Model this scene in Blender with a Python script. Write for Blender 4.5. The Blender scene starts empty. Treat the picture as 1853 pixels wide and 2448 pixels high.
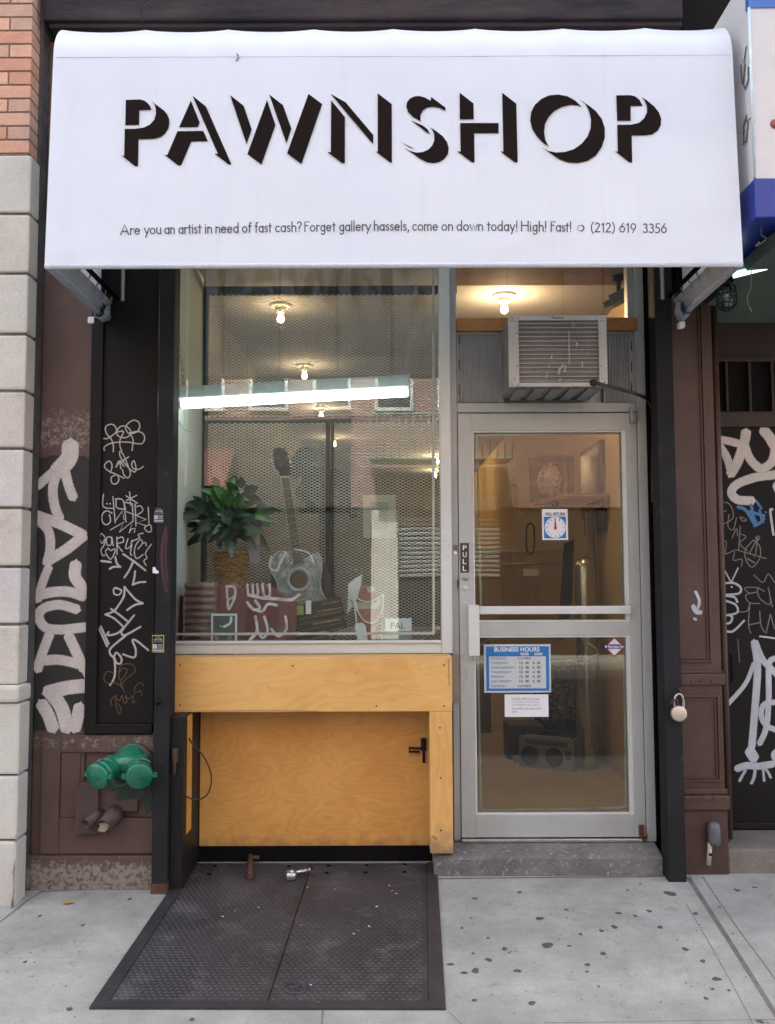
import bpy, bmesh, math, random
from mathutils import Vector, Matrix, noise
from mathutils.geometry import tessellate_polygon
random.seed(7)
C = bpy.context.scene.collection
sc = bpy.context.scene

# ------------------------------------------------------------------ camera
F = 2160.0; PX0, PY0 = 926.5, 1224.0
PITCH = math.radians(4.10); ROLL = math.radians(0.2)
CAM = Vector((0, -4.55, 1.45))
cam = bpy.data.cameras.new('camera'); camo = bpy.data.objects.new('camera', cam); C.objects.link(camo)
cam.sensor_fit = 'HORIZONTAL'; cam.sensor_width = 36; cam.lens = 36*F/1853
cam.clip_start = 0.05; cam.clip_end = 500
camo.location = CAM
R_cam = Matrix.Rotation(math.pi/2+PITCH, 3, 'X') @ Matrix.Rotation(-ROLL, 3, 'Z')
camo.rotation_euler = R_cam.to_euler()
sc.camera = camo
# ------------------------------------------------------------------ world, sun, exposure
SUN_EL, SUN_AZ = math.radians(52), math.radians(348)     # azimuth the light comes from, clockwise from +Y
w = bpy.data.worlds.new("World"); sc.world = w; w.use_nodes = True
nt = w.node_tree; bg = nt.nodes['Background']
sky = nt.nodes.new('ShaderNodeTexSky'); sky.sky_type = 'NISHITA'; sky.sun_disc = False
sky.sun_elevation = SUN_EL; sky.sun_rotation = SUN_AZ; sky.air_density = 1.0; sky.dust_density = 7.0; sky.ozone_density = 0.2
hs = nt.nodes.new('ShaderNodeHueSaturation'); hs.inputs['Saturation'].default_value = 0.62
nt.links.new(sky.outputs[0], hs.inputs['Color']); nt.links.new(hs.outputs[0], bg.inputs[0]); bg.inputs[1].default_value = 0.15
sd = bpy.data.lights.new('sun', 'SUN'); so = bpy.data.objects.new('sun', sd); C.objects.link(so)
sd.energy = 2.0; sd.angle = math.radians(0.6); sd.color = (1.0, 0.97, 0.93)
dv = Vector((math.sin(SUN_AZ)*math.cos(SUN_EL), math.cos(SUN_AZ)*math.cos(SUN_EL), math.sin(SUN_EL)))
so.rotation_euler = dv.to_track_quat('Z', 'Y').to_euler()
sc.view_settings.view_transform = 'Standard'; sc.view_settings.look = 'None'
sc.view_settings.gamma = 1.0; sc.view_settings.use_curve_mapping = False
sc.view_settings.exposure = 2.85
sc.render.engine = 'CYCLES'
sc.cycles.use_denoising = True
sc.cycles.max_bounces = 10; sc.cycles.transparent_max_bounces = 24
sc.cycles.diffuse_bounces = 5; sc.cycles.glossy_bounces = 4
sc.cycles.sample_clamp_indirect = 4.0

# ------------------------------------------------------------------ pixel helpers (photo pixels -> world)
def ray(px, py):
    return R_cam @ Vector(((px-PX0)/F, (PY0-py)/F, -1))
def P(px, py, Y):
    d = ray(px, py); s = (Y-CAM.y)/d.y
    return CAM + d*s
def PZ(px, py, z):
    d = ray(px, py); s = (z-CAM.z)/d.z
    return CAM + d*s
GS, G0 = 0.06, 0.038+0.06*0.17                    # ground slope towards the street
def gz(Y): return G0+GS*Y
def Gp(px, py):
    d = ray(px, py); s = (G0+GS*CAM.y-CAM.z)/(d.z-GS*d.y)
    return CAM + d*s
def XX(px, py, Y): return P(px, py, Y).x
def ZZ(px, py, Y): return P(px, py, Y).z
def M(px, py, Y):                                  # point of the street behind, seen mirrored in the glass
    p = P(px, py, -Y); return Vector((p.x, Y, p.z))

# ------------------------------------------------------------------ materials
MATS = {}
def newmat(name):
    m = bpy.data.materials.new(name); m.use_nodes = True
    return m, m.node_tree, m.node_tree.nodes['Principled BSDF']
def mat(name, col, rough=0.6, col2=None, scale=6.0, amt=1.0, bump=0.0, bscale=40.0, metal=0.0, spec=0.5,
        stain=None, sscale=3.0, sthr=(0.55, 0.65), samt=0.6, stretch=(1, 1, 1), coat=0.0, grain=0.12):
    if name in MATS: return MATS[name]
    m, nt, b = newmat(name); N = nt.nodes; L = nt.links
    tc = N.new('ShaderNodeTexCoord'); mp = N.new('ShaderNodeMapping'); mp.inputs['Scale'].default_value = stretch
    L.new(tc.outputs['Object'], mp.inputs[0])
    n1 = N.new('ShaderNodeTexNoise'); n1.inputs['Scale'].default_value = scale; n1.inputs['Detail'].default_value = 7; n1.inputs['Roughness'].default_value = 0.65
    L.new(mp.outputs[0], n1.inputs[0])
    rp = N.new('ShaderNodeValToRGB'); rp.color_ramp.elements[0].position = 0.35; rp.color_ramp.elements[1].position = 0.65
    if col2 is None: col2 = tuple(c*0.72 for c in col)
    rp.color_ramp.elements[0].color = (*col, 1); rp.color_ramp.elements[1].color = (*[a*(1-amt)+b2*amt for a, b2 in zip(col, col2)], 1)
    L.new(n1.outputs[0], rp.inputs[0]); out = rp.outputs[0]
    if grain:
        ng = N.new('ShaderNodeTexNoise'); ng.inputs['Scale'].default_value = 180; ng.inputs['Detail'].default_value = 3
        L.new(mp.outputs[0], ng.inputs[0])
        mr = N.new('ShaderNodeMapRange'); mr.inputs['From Min'].default_value = 0.3; mr.inputs['From Max'].default_value = 0.7
        mr.inputs['To Min'].default_value = 1-grain; mr.inputs['To Max'].default_value = 1+grain
        L.new(ng.outputs[0], mr.inputs[0])
        vm = N.new('ShaderNodeVectorMath'); vm.operation = 'SCALE'
        L.new(out, vm.inputs[0]); L.new(mr.outputs[0], vm.inputs['Scale']); out = vm.outputs[0]
    if stain:
        n2 = N.new('ShaderNodeTexNoise'); n2.inputs['Scale'].default_value = sscale; n2.inputs['Detail'].default_value = 9; n2.inputs['Roughness'].default_value = 0.7
        L.new(mp.outputs[0], n2.inputs[0])
        r2 = N.new('ShaderNodeMapRange'); r2.inputs['From Min'].default_value = sthr[0]; r2.inputs['From Max'].default_value = sthr[1]; r2.inputs['To Max'].default_value = samt
        L.new(n2.outputs[0], r2.inputs[0])
        mx = N.new('ShaderNodeMix'); mx.data_type = 'RGBA'
        L.new(r2.outputs[0], mx.inputs['Factor']); L.new(out, mx.inputs['A']); mx.inputs['B'].default_value = (*stain, 1); out = mx.outputs['Result']
    L.new(out, b.inputs['Base Color'])
    b.inputs['Roughness'].default_value = rough; b.inputs['Metallic'].default_value = metal; b.inputs['Specular IOR Level'].default_value = spec
    if coat: b.inputs['Coat Weight'].default_value = coat; b.inputs['Coat Roughness'].default_value = 0.15
    if bump:
        n3 = N.new('ShaderNodeTexNoise'); n3.inputs['Scale'].default_value = bscale; n3.inputs['Detail'].default_value = 6
        L.new(mp.outputs[0], n3.inputs[0])
        bp = N.new('ShaderNodeBump'); bp.inputs['Strength'].default_value = bump; bp.inputs['Distance'].default_value = 0.01
        L.new(n3.outputs[0], bp.inputs['Height']); L.new(bp.outputs[0], b.inputs['Normal'])
    m['_out'] = 1
    MATS[name] = m
    return m
def emit(name, col, s):
    m, nt, b = newmat(name)
    b.inputs['Base Color'].default_value = (*col, 1); b.inputs['Emission Color'].default_value = (*col, 1); b.inputs['Emission Strength'].default_value = s
    return m
def glassmat(name, tint=(0.93, 0.97, 0.95), f0=0.05, rough=0.0):
    m = bpy.data.materials.new(name); m.use_nodes = True; nt = m.node_tree; N = nt.nodes; L = nt.links
    N.remove(N['Principled BSDF']); out = N['Material Output']
    lw = N.new('ShaderNodeLayerWeight'); lw.inputs[0].default_value = 0.5
    pw = N.new('ShaderNodeMath'); pw.operation = 'POWER'; pw.inputs[1].default_value = 5
    L.new(lw.outputs['Facing'], pw.inputs[0])
    ma = N.new('ShaderNodeMath'); ma.operation = 'MULTIPLY_ADD'; ma.inputs[1].default_value = 1-f0; ma.inputs[2].default_value = f0
    L.new(pw.outputs[0], ma.inputs[0])
    tr = N.new('ShaderNodeBsdfTransparent'); tr.inputs[0].default_value = (*tint, 1)
    gl = N.new('ShaderNodeBsdfGlossy'); gl.inputs['Roughness'].default_value = rough; gl.inputs[0].default_value = (1, 1, 1, 1)
    nz = N.new('ShaderNodeTexNoise'); nz.inputs['Scale'].default_value = 1.6
    tc = N.new('ShaderNodeTexCoord'); L.new(tc.outputs['Object'], nz.inputs[0])
    bp = N.new('ShaderNodeBump'); bp.inputs['Strength'].default_value = 0.03; bp.inputs['Distance'].default_value = 0.02
    L.new(nz.outputs[0], bp.inputs['Height']); L.new(bp.outputs[0], gl.inputs['Normal'])
    mx = N.new('ShaderNodeMixShader'); L.new(ma.outputs[0], mx.inputs[0]); L.new(tr.outputs[0], mx.inputs[1]); L.new(gl.outputs[0], mx.inputs[2])
    L.new(mx.outputs[0], out.inputs[0])
    return m
def clothmat(name, col, trans=0.35):
    m, nt, b = newmat(name); N = nt.nodes; L = nt.links
    b.inputs['Base Color'].default_value = (*col, 1); b.inputs['Roughness'].default_value = 0.45
    t = N.new('ShaderNodeBsdfTranslucent'); t.inputs[0].default_value = (*[c*0.97 for c in col], 1)
    mx = N.new('ShaderNodeMixShader'); mx.inputs[0].default_value = trans
    tc = N.new('ShaderNodeTexCoord'); n1 = N.new('ShaderNodeTexNoise'); n1.inputs['Scale'].default_value = 2.0; n1.inputs['Detail'].default_value = 6
    L.new(tc.outputs['Object'], n1.inputs[0])
    rp = N.new('ShaderNodeValToRGB'); rp.color_ramp.elements[0].position = 0.3; rp.color_ramp.elements[1].position = 0.7
    rp.color_ramp.elements[0].color = (*[c*0.95 for c in col], 1); rp.color_ramp.elements[1].color = (*col, 1)
    L.new(n1.outputs[0], rp.inputs[0]); L.new(rp.outputs[0], b.inputs['Base Color'])
    mp = N.new('ShaderNodeMapping'); mp.inputs['Scale'].default_value = (9, 1, 0.7); L.new(tc.outputs['Object'], mp.inputs[0])
    n2 = N.new('ShaderNodeTexNoise'); n2.inputs['Scale'].default_value = 1.5; n2.inputs['Detail'].default_value = 8; n2.inputs['Roughness'].default_value = 0.7; L.new(mp.outputs[0], n2.inputs[0])
    mr = N.new('ShaderNodeMapRange'); mr.inputs['From Min'].default_value = 0.55; mr.inputs['From Max'].default_value = 0.8; mr.inputs['To Max'].default_value = 0.22; L.new(n2.outputs[0], mr.inputs[0])
    mg = N.new('ShaderNodeMix'); mg.data_type = 'RGBA'; L.new(mr.outputs[0], mg.inputs['Factor']); L.new(rp.outputs[0], mg.inputs['A']); mg.inputs['B'].default_value = (0.5, 0.5, 0.52, 1); L.new(mg.outputs['Result'], b.inputs['Base Color'])
    n3 = N.new('ShaderNodeTexNoise'); n3.inputs['Scale'].default_value = 3.5; n3.inputs['Detail'].default_value = 2; L.new(tc.outputs['Object'], n3.inputs[0])
    bp = N.new('ShaderNodeBump'); bp.inputs['Strength'].default_value = 0.35; bp.inputs['Distance'].default_value = 0.03
    L.new(n3.outputs[0], bp.inputs['Height']); L.new(bp.outputs[0], b.inputs['Normal'])
    out = N['Material Output']; L.new(b.outputs[0], mx.inputs[1]); L.new(t.outputs[0], mx.inputs[2]); L.new(mx.outputs[0], out.inputs[0])
    return m
def woodmat(name, c1, c2, rough=0.5, sc_=3.0, stretch=(1, 1, 3.2), dist=6.0, dirt=None):
    m, nt, b = newmat(name); N = nt.nodes; L = nt.links
    tc = N.new('ShaderNodeTexCoord'); mp = N.new('ShaderNodeMapping'); mp.inputs['Scale'].default_value = stretch
    L.new(tc.outputs['Object'], mp.inputs[0])
    n0 = N.new('ShaderNodeTexNoise'); n0.inputs['Scale'].default_value = sc_*0.5; n0.inputs['Detail'].default_value = 3
    L.new(mp.outputs[0], n0.inputs[0])
    ma = N.new('ShaderNodeMath'); ma.operation = 'MULTIPLY'; ma.inputs[1].default_value = dist*26
    L.new(n0.outputs[0], ma.inputs[0])
    si = N.new('ShaderNodeMath'); si.operation = 'SINE'; L.new(ma.outputs[0], si.inputs[0])
    n2 = N.new('ShaderNodeTexNoise'); n2.inputs['Scale'].default_value = sc_*1.2; n2.inputs['Detail'].default_value = 6; L.new(tc.outputs['Object'], n2.inputs[0])
    n3 = N.new('ShaderNodeTexNoise'); mpf = N.new('ShaderNodeMapping'); mpf.inputs['Scale'].default_value = (0.12*stretch[0], 1, 1.0) if stretch[2] > stretch[0] else (1, 1, 0.12); L.new(tc.outputs['Object'], mpf.inputs[0])
    n3.inputs['Scale'].default_value = 130; n3.inputs['Detail'].default_value = 5; L.new(mpf.outputs[0], n3.inputs[0])
    a1 = N.new('ShaderNodeMath'); a1.operation = 'MULTIPLY_ADD'; a1.inputs[1].default_value = 0.07; L.new(si.outputs[0], a1.inputs[0]); L.new(n2.outputs[0], a1.inputs[2])
    a2 = N.new('ShaderNodeMath'); a2.operation = 'MULTIPLY_ADD'; a2.inputs[1].default_value = 0.35; L.new(n3.outputs[0], a2.inputs[0]); L.new(a1.outputs[0], a2.inputs[2])
    rp = N.new('ShaderNodeValToRGB'); rp.color_ramp.elements[0].position = 0.48; rp.color_ramp.elements[1].position = 0.86
    rp.color_ramp.elements[0].color = (*c2, 1); rp.color_ramp.elements[1].color = (*c1, 1)
    L.new(a2.outputs[0], rp.inputs[0]); out = rp.outputs[0]
    if dirt:                                      # grime that climbs from the bottom edge, zlo..zhi in world height
        zlo, zhi, dc = dirt
        ge = N.new('ShaderNodeNewGeometry'); sx = N.new('ShaderNodeSeparateXYZ'); L.new(ge.outputs['Position'], sx.inputs[0])
        nn = N.new('ShaderNodeTexNoise'); nn.inputs['Scale'].default_value = 14; nn.inputs['Detail'].default_value = 8; L.new(tc.outputs['Object'], nn.inputs[0])
        ad = N.new('ShaderNodeMath'); ad.operation = 'MULTIPLY_ADD'; ad.inputs[1].default_value = -0.22; L.new(nn.outputs[0], ad.inputs[0]); L.new(sx.outputs['Z'], ad.inputs[2])
        mr = N.new('ShaderNodeMapRange'); mr.inputs['From Min'].default_value = zlo-0.13; mr.inputs['From Max'].default_value = zhi-0.13
        mr.inputs['To Min'].default_value = 0.8; mr.inputs['To Max'].default_value = 0.0; L.new(ad.outputs[0], mr.inputs[0])
        mx = N.new('ShaderNodeMix'); mx.data_type = 'RGBA'; L.new(mr.outputs[0], mx.inputs['Factor']); L.new(out, mx.inputs['A']); mx.inputs['B'].default_value = (*dc, 1); out = mx.outputs['Result']
    L.new(out, b.inputs['Base Color']); b.inputs['Roughness'].default_value = rough
    return m
def brickmat(name, c1, c2, mortar, sx=1.0, bw=0.2, rh=0.067, rot=True):
    m, nt, b = newmat(name); N = nt.nodes; L = nt.links
    tc = N.new('ShaderNodeTexCoord'); mp = N.new('ShaderNodeMapping')
    mp.inputs['Rotation'].default_value = (math.pi/2, 0, 0) if rot else (0, 0, 0)
    L.new(tc.outputs['Object'], mp.inputs[0])
    br = N.new('ShaderNodeTexBrick'); br.inputs['Scale'].default_value = 1.0; br.inputs['Brick Width'].default_value = bw; br.inputs['Row Height'].default_value = rh
    br.inputs['Mortar Size'].default_value = 0.008; br.inputs['Color1'].default_value = (*c1, 1); br.inputs['Color2'].default_value = (*c2, 1); br.inputs['Mortar'].default_value = (*mortar, 1)
    L.new(mp.outputs[0], br.inputs[0]); L.new(br.outputs[0], b.inputs['Base Color']); b.inputs['Roughness'].default_value = 0.85
    bp = N.new('ShaderNodeBump'); bp.invert = True; bp.inputs['Strength'].default_value = 0.6; bp.inputs['Distance'].default_value = 0.01
    L.new(br.outputs['Fac'], bp.inputs['Height']); L.new(bp.outputs[0], b.inputs['Normal'])
    return m

# ------------------------------------------------------------------ mesh builder
class MB:
    def __init__(s): s.v = []; s.f = []; s.mi = []; s.cur = 0; s.sm = []; s.al = {}
    def face(s, idx, smooth=False): s.f.append(idx); s.mi.append(s.cur); s.sm.append(smooth)
    def box(s, x0, x1, y0, y1, z0, z1, bev=0.0):
        x0, x1 = min(x0, x1), max(x0, x1); y0, y1 = min(y0, y1), max(y0, y1); z0, z1 = min(z0, z1), max(z0, z1)
        if bev <= 0:
            n = len(s.v)
            s.v += [Vector(p) for p in ((x0,y0,z0),(x1,y0,z0),(x1,y1,z0),(x0,y1,z0),(x0,y0,z1),(x1,y0,z1),(x1,y1,z1),(x0,y1,z1))]
            for q in ((0,3,2,1),(4,5,6,7),(0,1,5,4),(1,2,6,5),(2,3,7,6),(3,0,4,7)): s.face([n+i for i in q])
            return s
        bev = min(bev, 0.45*min(x1-x0, y1-y0, z1-z0))
        bm = bmesh.new()
        bmesh.ops.create_cube(bm, size=1)
        for v in bm.verts: v.co = Vector(((x0+x1)/2+v.co.x*(x1-x0), (y0+y1)/2+v.co.y*(y1-y0), (z0+z1)/2+v.co.z*(z1-z0)))
        bmesh.ops.bevel(bm, geom=bm.edges[:], offset=bev, segments=2, profile=0.6, affect='EDGES')
        s.addbm(bm); return s
    def addbm(s, bm, mtx=None, smooth=False):
        n = len(s.v); bm.verts.index_update()
        for v in bm.verts: s.v.append((mtx @ v.co) if mtx else v.co.copy())
        for f in bm.faces: s.face([n+v.index for v in f.verts], smooth)
        bm.free(); return s
    def obox(s, c, ex, ey, ez, bev=0.0):           # oriented box: centre and three half-axis vectors
        t = MB(); t.box(-1, 1, -1, 1, -1, 1)
        n = len(s.v); c = Vector(c); ex, ey, ez = Vector(ex), Vector(ey), Vector(ez)
        s.v += [c+ex*p.x+ey*p.y+ez*p.z for p in t.v]
        for f in t.f: s.face([n+i for i in f])
        return s
    def quad(s, a, b, c, d):
        n = len(s.v); s.v += [Vector(a), Vector(b), Vector(c), Vector(d)]; s.face([n, n+1, n+2, n+3]); return s
    def tube(s, pts, r, seg=10, cap=True, closed=False):
        pts = [Vector(p) for p in pts]; n0 = len(s.v); m = len(pts)
        rr = r if isinstance(r, (list, tuple)) else [r]*m
        prev = None
        for i, p in enumerate(pts):
            if closed: t = pts[(i+1) % m]-pts[i-1]
            else: t = pts[min(i+1, m-1)]-pts[max(i-1, 0)]
            t.normalize()
            if prev is None:
                u = t.cross(Vector((0, 0, 1)))
                if u.length < 0.1: u = t.cross(Vector((1, 0, 0)))
            else: u = prev - t*prev.dot(t)
            u.normalize(); prev = u; vv = t.cross(u)
            for k in range(seg):
                a = 2*math.pi*k/seg; s.v.append(p+(u*math.cos(a)+vv*math.sin(a))*rr[i])
        for i in range(m if closed else m-1):
            for k in range(seg):
                a = n0+i*seg+k; b = n0+i*seg+(k+1) % seg; j = (i+1) % m
                s.face([a, b, n0+j*seg+(k+1) % seg, n0+j*seg+k], True)
        if cap and not closed:
            s.face([n0+k for k in range(seg)][::-1]); s.face([n0+(m-1)*seg+k for k in range(seg)])
        return s
    def lathe(s, c, prof, seg=24, axis='Z', smooth=True):  # prof: (radius, along)
        c = Vector(c); n0 = len(s.v)
        if isinstance(axis, str): ax = {'X': Vector((1,0,0)), 'Y': Vector((0,1,0)), 'Z': Vector((0,0,1))}[axis]
        else: ax = Vector(axis).normalized()
        u = ax.orthogonal().normalized(); v = ax.cross(u)
        for r, h in prof:
            for k in range(seg):
                a = 2*math.pi*k/seg; s.v.append(c+ax*h+(u*math.cos(a)+v*math.sin(a))*r)
        for i in range(len(prof)-1):
            for k in range(seg):
                s.face([n0+i*seg+k, n0+i*seg+(k+1) % seg, n0+(i+1)*seg+(k+1) % seg, n0+(i+1)*seg+k], smooth)
        if prof[0][0] > 1e-6: s.face([n0+k for k in range(seg)][::-1])
        if prof[-1][0] > 1e-6: s.face([n0+(len(prof)-1)*seg+k for k in range(seg)])
        return s
    def sphere(s, c, r, sx=1, sy=1, sz=1, seg=14, rings=8):
        bm = bmesh.new(); bmesh.ops.create_uvsphere(bm, u_segments=seg, v_segments=rings, radius=1)
        s.addbm(bm, Matrix.Translation(c) @ Matrix.Diagonal((r*sx, r*sy, r*sz, 1)), True); return s
    def prism(s, pts, d):                          # 3D polygon extruded by vector d
        pts = [Vector(p) for p in pts]; d = Vector(d); n = len(s.v); m = len(pts)
        s.v += pts+[p+d for p in pts]
        tris = tessellate_polygon([pts])
        for t in tris: s.face([n+i for i in t]); s.face([n+m+i for i in t][::-1])
        for i in range(m): s.face([n+i, n+(i+1) % m, n+m+(i+1) % m, n+m+i])
        return s
    def poly(s, pts):
        pts = [Vector(p) for p in pts]; n = len(s.v); s.v += pts
        for t in tessellate_polygon([pts]): s.face([n+i for i in t])
        return s
    def build(s, name, m, parent=None, origin=None, sub=0):
        me = bpy.data.meshes.new(name)
        o = bpy.data.objects.new(name, me); C.objects.link(o)
        off = Vector((0, 0, 0))
        if parent is not None:
            o.parent = parent; q = parent
            while q is not None: off += q.location; q = q.parent
            if origin == 'keep': pass
        elif origin is not None:
            off = Vector(origin); o.location = off
        elif s.v:
            off = Vector(((min(p.x for p in s.v)+max(p.x for p in s.v))/2, (min(p.y for p in s.v)+max(p.y for p in s.v))/2, min(p.z for p in s.v))); o.location = off
        me.from_pydata([tuple(p-off) for p in s.v], [], s.f)
        for mm in (m if isinstance(m, (list, tuple)) else [m]): me.materials.append(mm)
        me.polygons.foreach_set('material_index', s.mi); me.polygons.foreach_set('use_smooth', s.sm)
        me.update()
        if s.al:
            at = me.attributes.new('paint', 'FLOAT', 'POINT'); at.data.foreach_set('value', [s.al.get(i, 1.0) for i in range(len(s.v))])
        me.validate()
        bm = bmesh.new(); bm.from_mesh(me); bmesh.ops.recalc_face_normals(bm, faces=bm.faces[:]); bm.to_mesh(me); bm.free()
        return o
def tag(o, label=None, cat=None, group=None, kind=None):
    if label: o['label'] = label
    if cat: o['category'] = cat
    if group: o['group'] = group
    if kind: o['kind'] = kind
    return o
def empty(name, loc, label, cat, group=None):
    o = bpy.data.objects.new(name, None); C.objects.link(o); o.location = loc; o.empty_display_size = 0.1
    return tag(o, label, cat, group)
def children(o): return [c for c in bpy.data.objects if c.parent == o]
def copy_tree(o, parent=None):
    c = o.copy(); C.objects.link(c); c.parent = parent
    for ch in children(o): copy_tree(ch, c)
    return c
def catmull(pts, n=6, closed=False):
    if len(pts) < 3: return [Vector(p) for p in pts]
    P_ = [Vector(p) for p in pts]; out = []
    for i in range(len(P_)-1):
        p0 = P_[max(i-1, 0)]; p1 = P_[i]; p2 = P_[i+1]; p3 = P_[min(i+2, len(P_)-1)]
        for k in range(n):
            t = k/n
            out.append(0.5*((2*p1)+(-p0+p2)*t+(2*p0-5*p1+4*p2-p3)*t*t+(-p0+3*p1-3*p2+p3)*t**3))
    out.append(P_[-1]); return out
LAYER = [0]
SPRAY = [0.0]
def ribbon(mb, pts2, wpx, fn, smooth=True, taper=False):
    """painted stroke: pts in photo pixels, fn(px,py,lift)->world point"""
    pts = [Vector((p[0], p[1], 0)) for p in pts2]
    if smooth and len(pts) > 2: pts = catmull(pts, 5)
    cl = [pts[0]]
    for p in pts[1:]:
        if (p-cl[-1]).length > 0.15: cl.append(p)
    if len(cl) < 2: cl.append(cl[0]+Vector((0.6, 0, 0)))
    h = wpx/2; seq = []
    d0 = (cl[0]-cl[1]).normalized(); d1 = (cl[-1]-cl[-2]).normalized()
    for k in (0.0, 0.4, 0.75): seq.append((cl[0]+d0*h*(1-k)*1.0, h*math.sqrt(max(0, 1-(1-k)**2))))
    for p in cl: seq.append((p, h))
    for k in (0.75, 0.4, 0.0): seq.append((cl[-1]+d1*h*(1-k), h*math.sqrt(max(0, 1-(1-k)**2))))
    n = len(mb.v); m = len(seq); LAYER[0] += 1; base = 0.0003*(LAYER[0] % 5)
    for i, (p, hw) in enumerate(seq):
        t = seq[min(i+1, m-1)][0]-seq[max(i-1, 0)][0]; t.normalize(); nn = Vector((-t.y, t.x, 0))
        jit = 1+0.06*math.sin(i*1.7+p.x)
        lift = 0.001+base+i*0.000012
        mb.v.append(fn((p+nn*hw*jit).x, (p+nn*hw*jit).y, lift)); mb.v.append(fn((p-nn*hw*jit).x, (p-nn*hw*jit).y, lift))
    for i in range(m-1): mb.face([n+2*i, n+2*i+1, n+2*i+3, n+2*i+2])
    if SPRAY[0]:                                   # soft overspray fringe, fading to nothing
        n = len(mb.v); sp = SPRAY[0]; cols_ = []
        sq = [(cl[0]+d0*(h+sp), 0.02, sp*0.5)]+[(p, hw, sp) for p, hw in seq]+[(cl[-1]+d1*(h+sp), 0.02, sp*0.5)]
        mm = len(sq)
        for i, (p, hw, e_) in enumerate(sq):
            t = sq[min(i+1, mm-1)][0]-sq[max(i-1, 0)][0]; t.normalize(); nn = Vector((-t.y, t.x, 0))
            for k, (o_, al) in enumerate(((hw+e_, 0.0), (hw*0.93, 1.0 if 0 < i < mm-1 else 0.0), (-hw*0.93, 1.0 if 0 < i < mm-1 else 0.0), (-hw-e_, 0.0))):
                q = p+nn*o_; mb.v.append(fn(q.x, q.y, 0.0007+i*0.000002)); mb.al[len(mb.v)-1] = al
        for i in range(mm-1):
            for k in (0, 1, 2): mb.face([n+4*i+k, n+4*i+k+1, n+4*i+k+5, n+4*i+k+4])
def onY(Y): return lambda px, py, l: P(px, py, Y-l)
def strokes(mb, lst, ox, oy, s, Y, w_default=8):
    fn = onY(Y)
    for item in lst:
        if isinstance(item, tuple) and isinstance(item[1], (int, float)) and isinstance(item[0], list): pts, wd = item
        else: pts, wd = item, w_default
        ribbon(mb, [(ox+u/s, oy+v/s) for u, v in pts], wd/s, fn)
def text(name, body, x0, x1, z0, z1, Y, m, parent, wid=None, depth=0.0006, bold=0.0, back=False, fn=None):
    cu = bpy.data.curves.new('t', 'FONT'); cu.body = body; cu.size = 1; cu.offset = bold
    o = bpy.data.objects.new('t', cu); C.objects.link(o)
    dg = bpy.context.evaluated_depsgraph_get(); me = bpy.data.meshes.new_from_object(o.evaluated_get(dg))
    vs = [v.co.copy() for v in me.vertices]; fs = [list(p.vertices) for p in me.polygons]
    bpy.data.objects.remove(o); bpy.data.curves.remove(cu); bpy.data.meshes.remove(me)
    if not vs: return None
    ax0, ax1 = min(v.x for v in vs), max(v.x for v in vs); ay0, ay1 = min(v.y for v in vs), max(v.y for v in vs)
    mb = MB()
    for v in vs:
        u = (v.x-ax0)/max(ax1-ax0, 1e-6); q = (v.y-ay0)/max(ay1-ay0, 1e-6)
        mb.v.append(fn(u, q) if fn else Vector((x0+(x1-x0)*u, Y, z0+(z1-z0)*q)))
    for f in fs: mb.face(f)
    if name is None: return mb
    return mb.build(name, m, parent)
def pxtext(mbs, body, px0, px1, py_top, py_bot, Y, bold=0.0):
    """text quad placed on plane Y covering the photo rectangle; appended to builder mbs"""
    a = P(px0, py_bot, Y); b = P(px1, py_top, Y)
    t = text(None, body, a.x, b.x, a.z, b.z, Y, None, None, bold=bold)
    if t:
        n = len(mbs.v); mbs.v += t.v
        for f in t.f: mbs.face([n+i for i in f])

# ------------------------------------------------------------------ material library
M_alu = mat('aluminium_frame', (0.44, 0.455, 0.43), 0.45, (0.375, 0.39, 0.365), 3, bump=0.05, metal=0.25, stain=(0.20, 0.18, 0.15), sscale=9, sthr=(0.60, 0.72), samt=0.5, stretch=(1, 1, 0.4), grain=0.05)
M_alu_l = mat('aluminium_light', (0.60, 0.63, 0.60), 0.42, (0.54, 0.57, 0.545), 3, metal=0.2, stain=(0.3, 0.28, 0.25), sscale=9, sthr=(0.64, 0.8), samt=0.3, grain=0.04)
M_alu_d = mat('aluminium_dark_channel', (0.36, 0.37, 0.36), 0.4, (0.3, 0.31, 0.3), 3, metal=0.35, grain=0.05)  # darker grey aluminium for the set-back channels
M_white = mat('white_paint_wall', (0.66, 0.70, 0.67), 0.9, (0.60, 0.64, 0.62), 2, spec=0.05)
M_brown = mat('brown_painted_wood', (0.085, 0.042, 0.033), 0.55, (0.06, 0.03, 0.024), 5, bump=0.25, bscale=30, stain=(0.22, 0.18, 0.15), sscale=11, sthr=(0.66, 0.72), samt=0.55)
M_brown2 = mat('brown_painted_iron', (0.075, 0.038, 0.027), 0.5, (0.050, 0.025, 0.018), 4, bump=0.15, bscale=60, stain=(0.25, 0.2, 0.17), sscale=60, sthr=(0.70, 0.74), samt=0.6)
M_black = mat('black_painted_steel', (0.009, 0.009, 0.010), 0.5, (0.013, 0.012, 0.012), 4, bump=0.08, bscale=30, spec=0.25, stain=(0.09, 0.08, 0.075), sscale=22, sthr=(0.64, 0.72), samt=0.4)
M_blackwood = mat('black_painted_panel', (0.013, 0.011, 0.010), 0.55, (0.009, 0.008, 0.008), 2.5, spec=0.15, bump=0.08, bscale=20, stain=(0.1, 0.08, 0.07), sscale=40, sthr=(0.69, 0.73), samt=0.35)
M_post = mat('dark_grey_steel_post', (0.022, 0.022, 0.024), 0.7, (0.015, 0.015, 0.016), 5, spec=0.15, bump=0.1, bscale=25, stain=(0.14, 0.10, 0.085), sscale=9, sthr=(0.62, 0.7), samt=0.4)
M_dark = mat('deep_dark_gap', (0.010, 0.009, 0.009), 1.0, spec=0.0)
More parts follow.
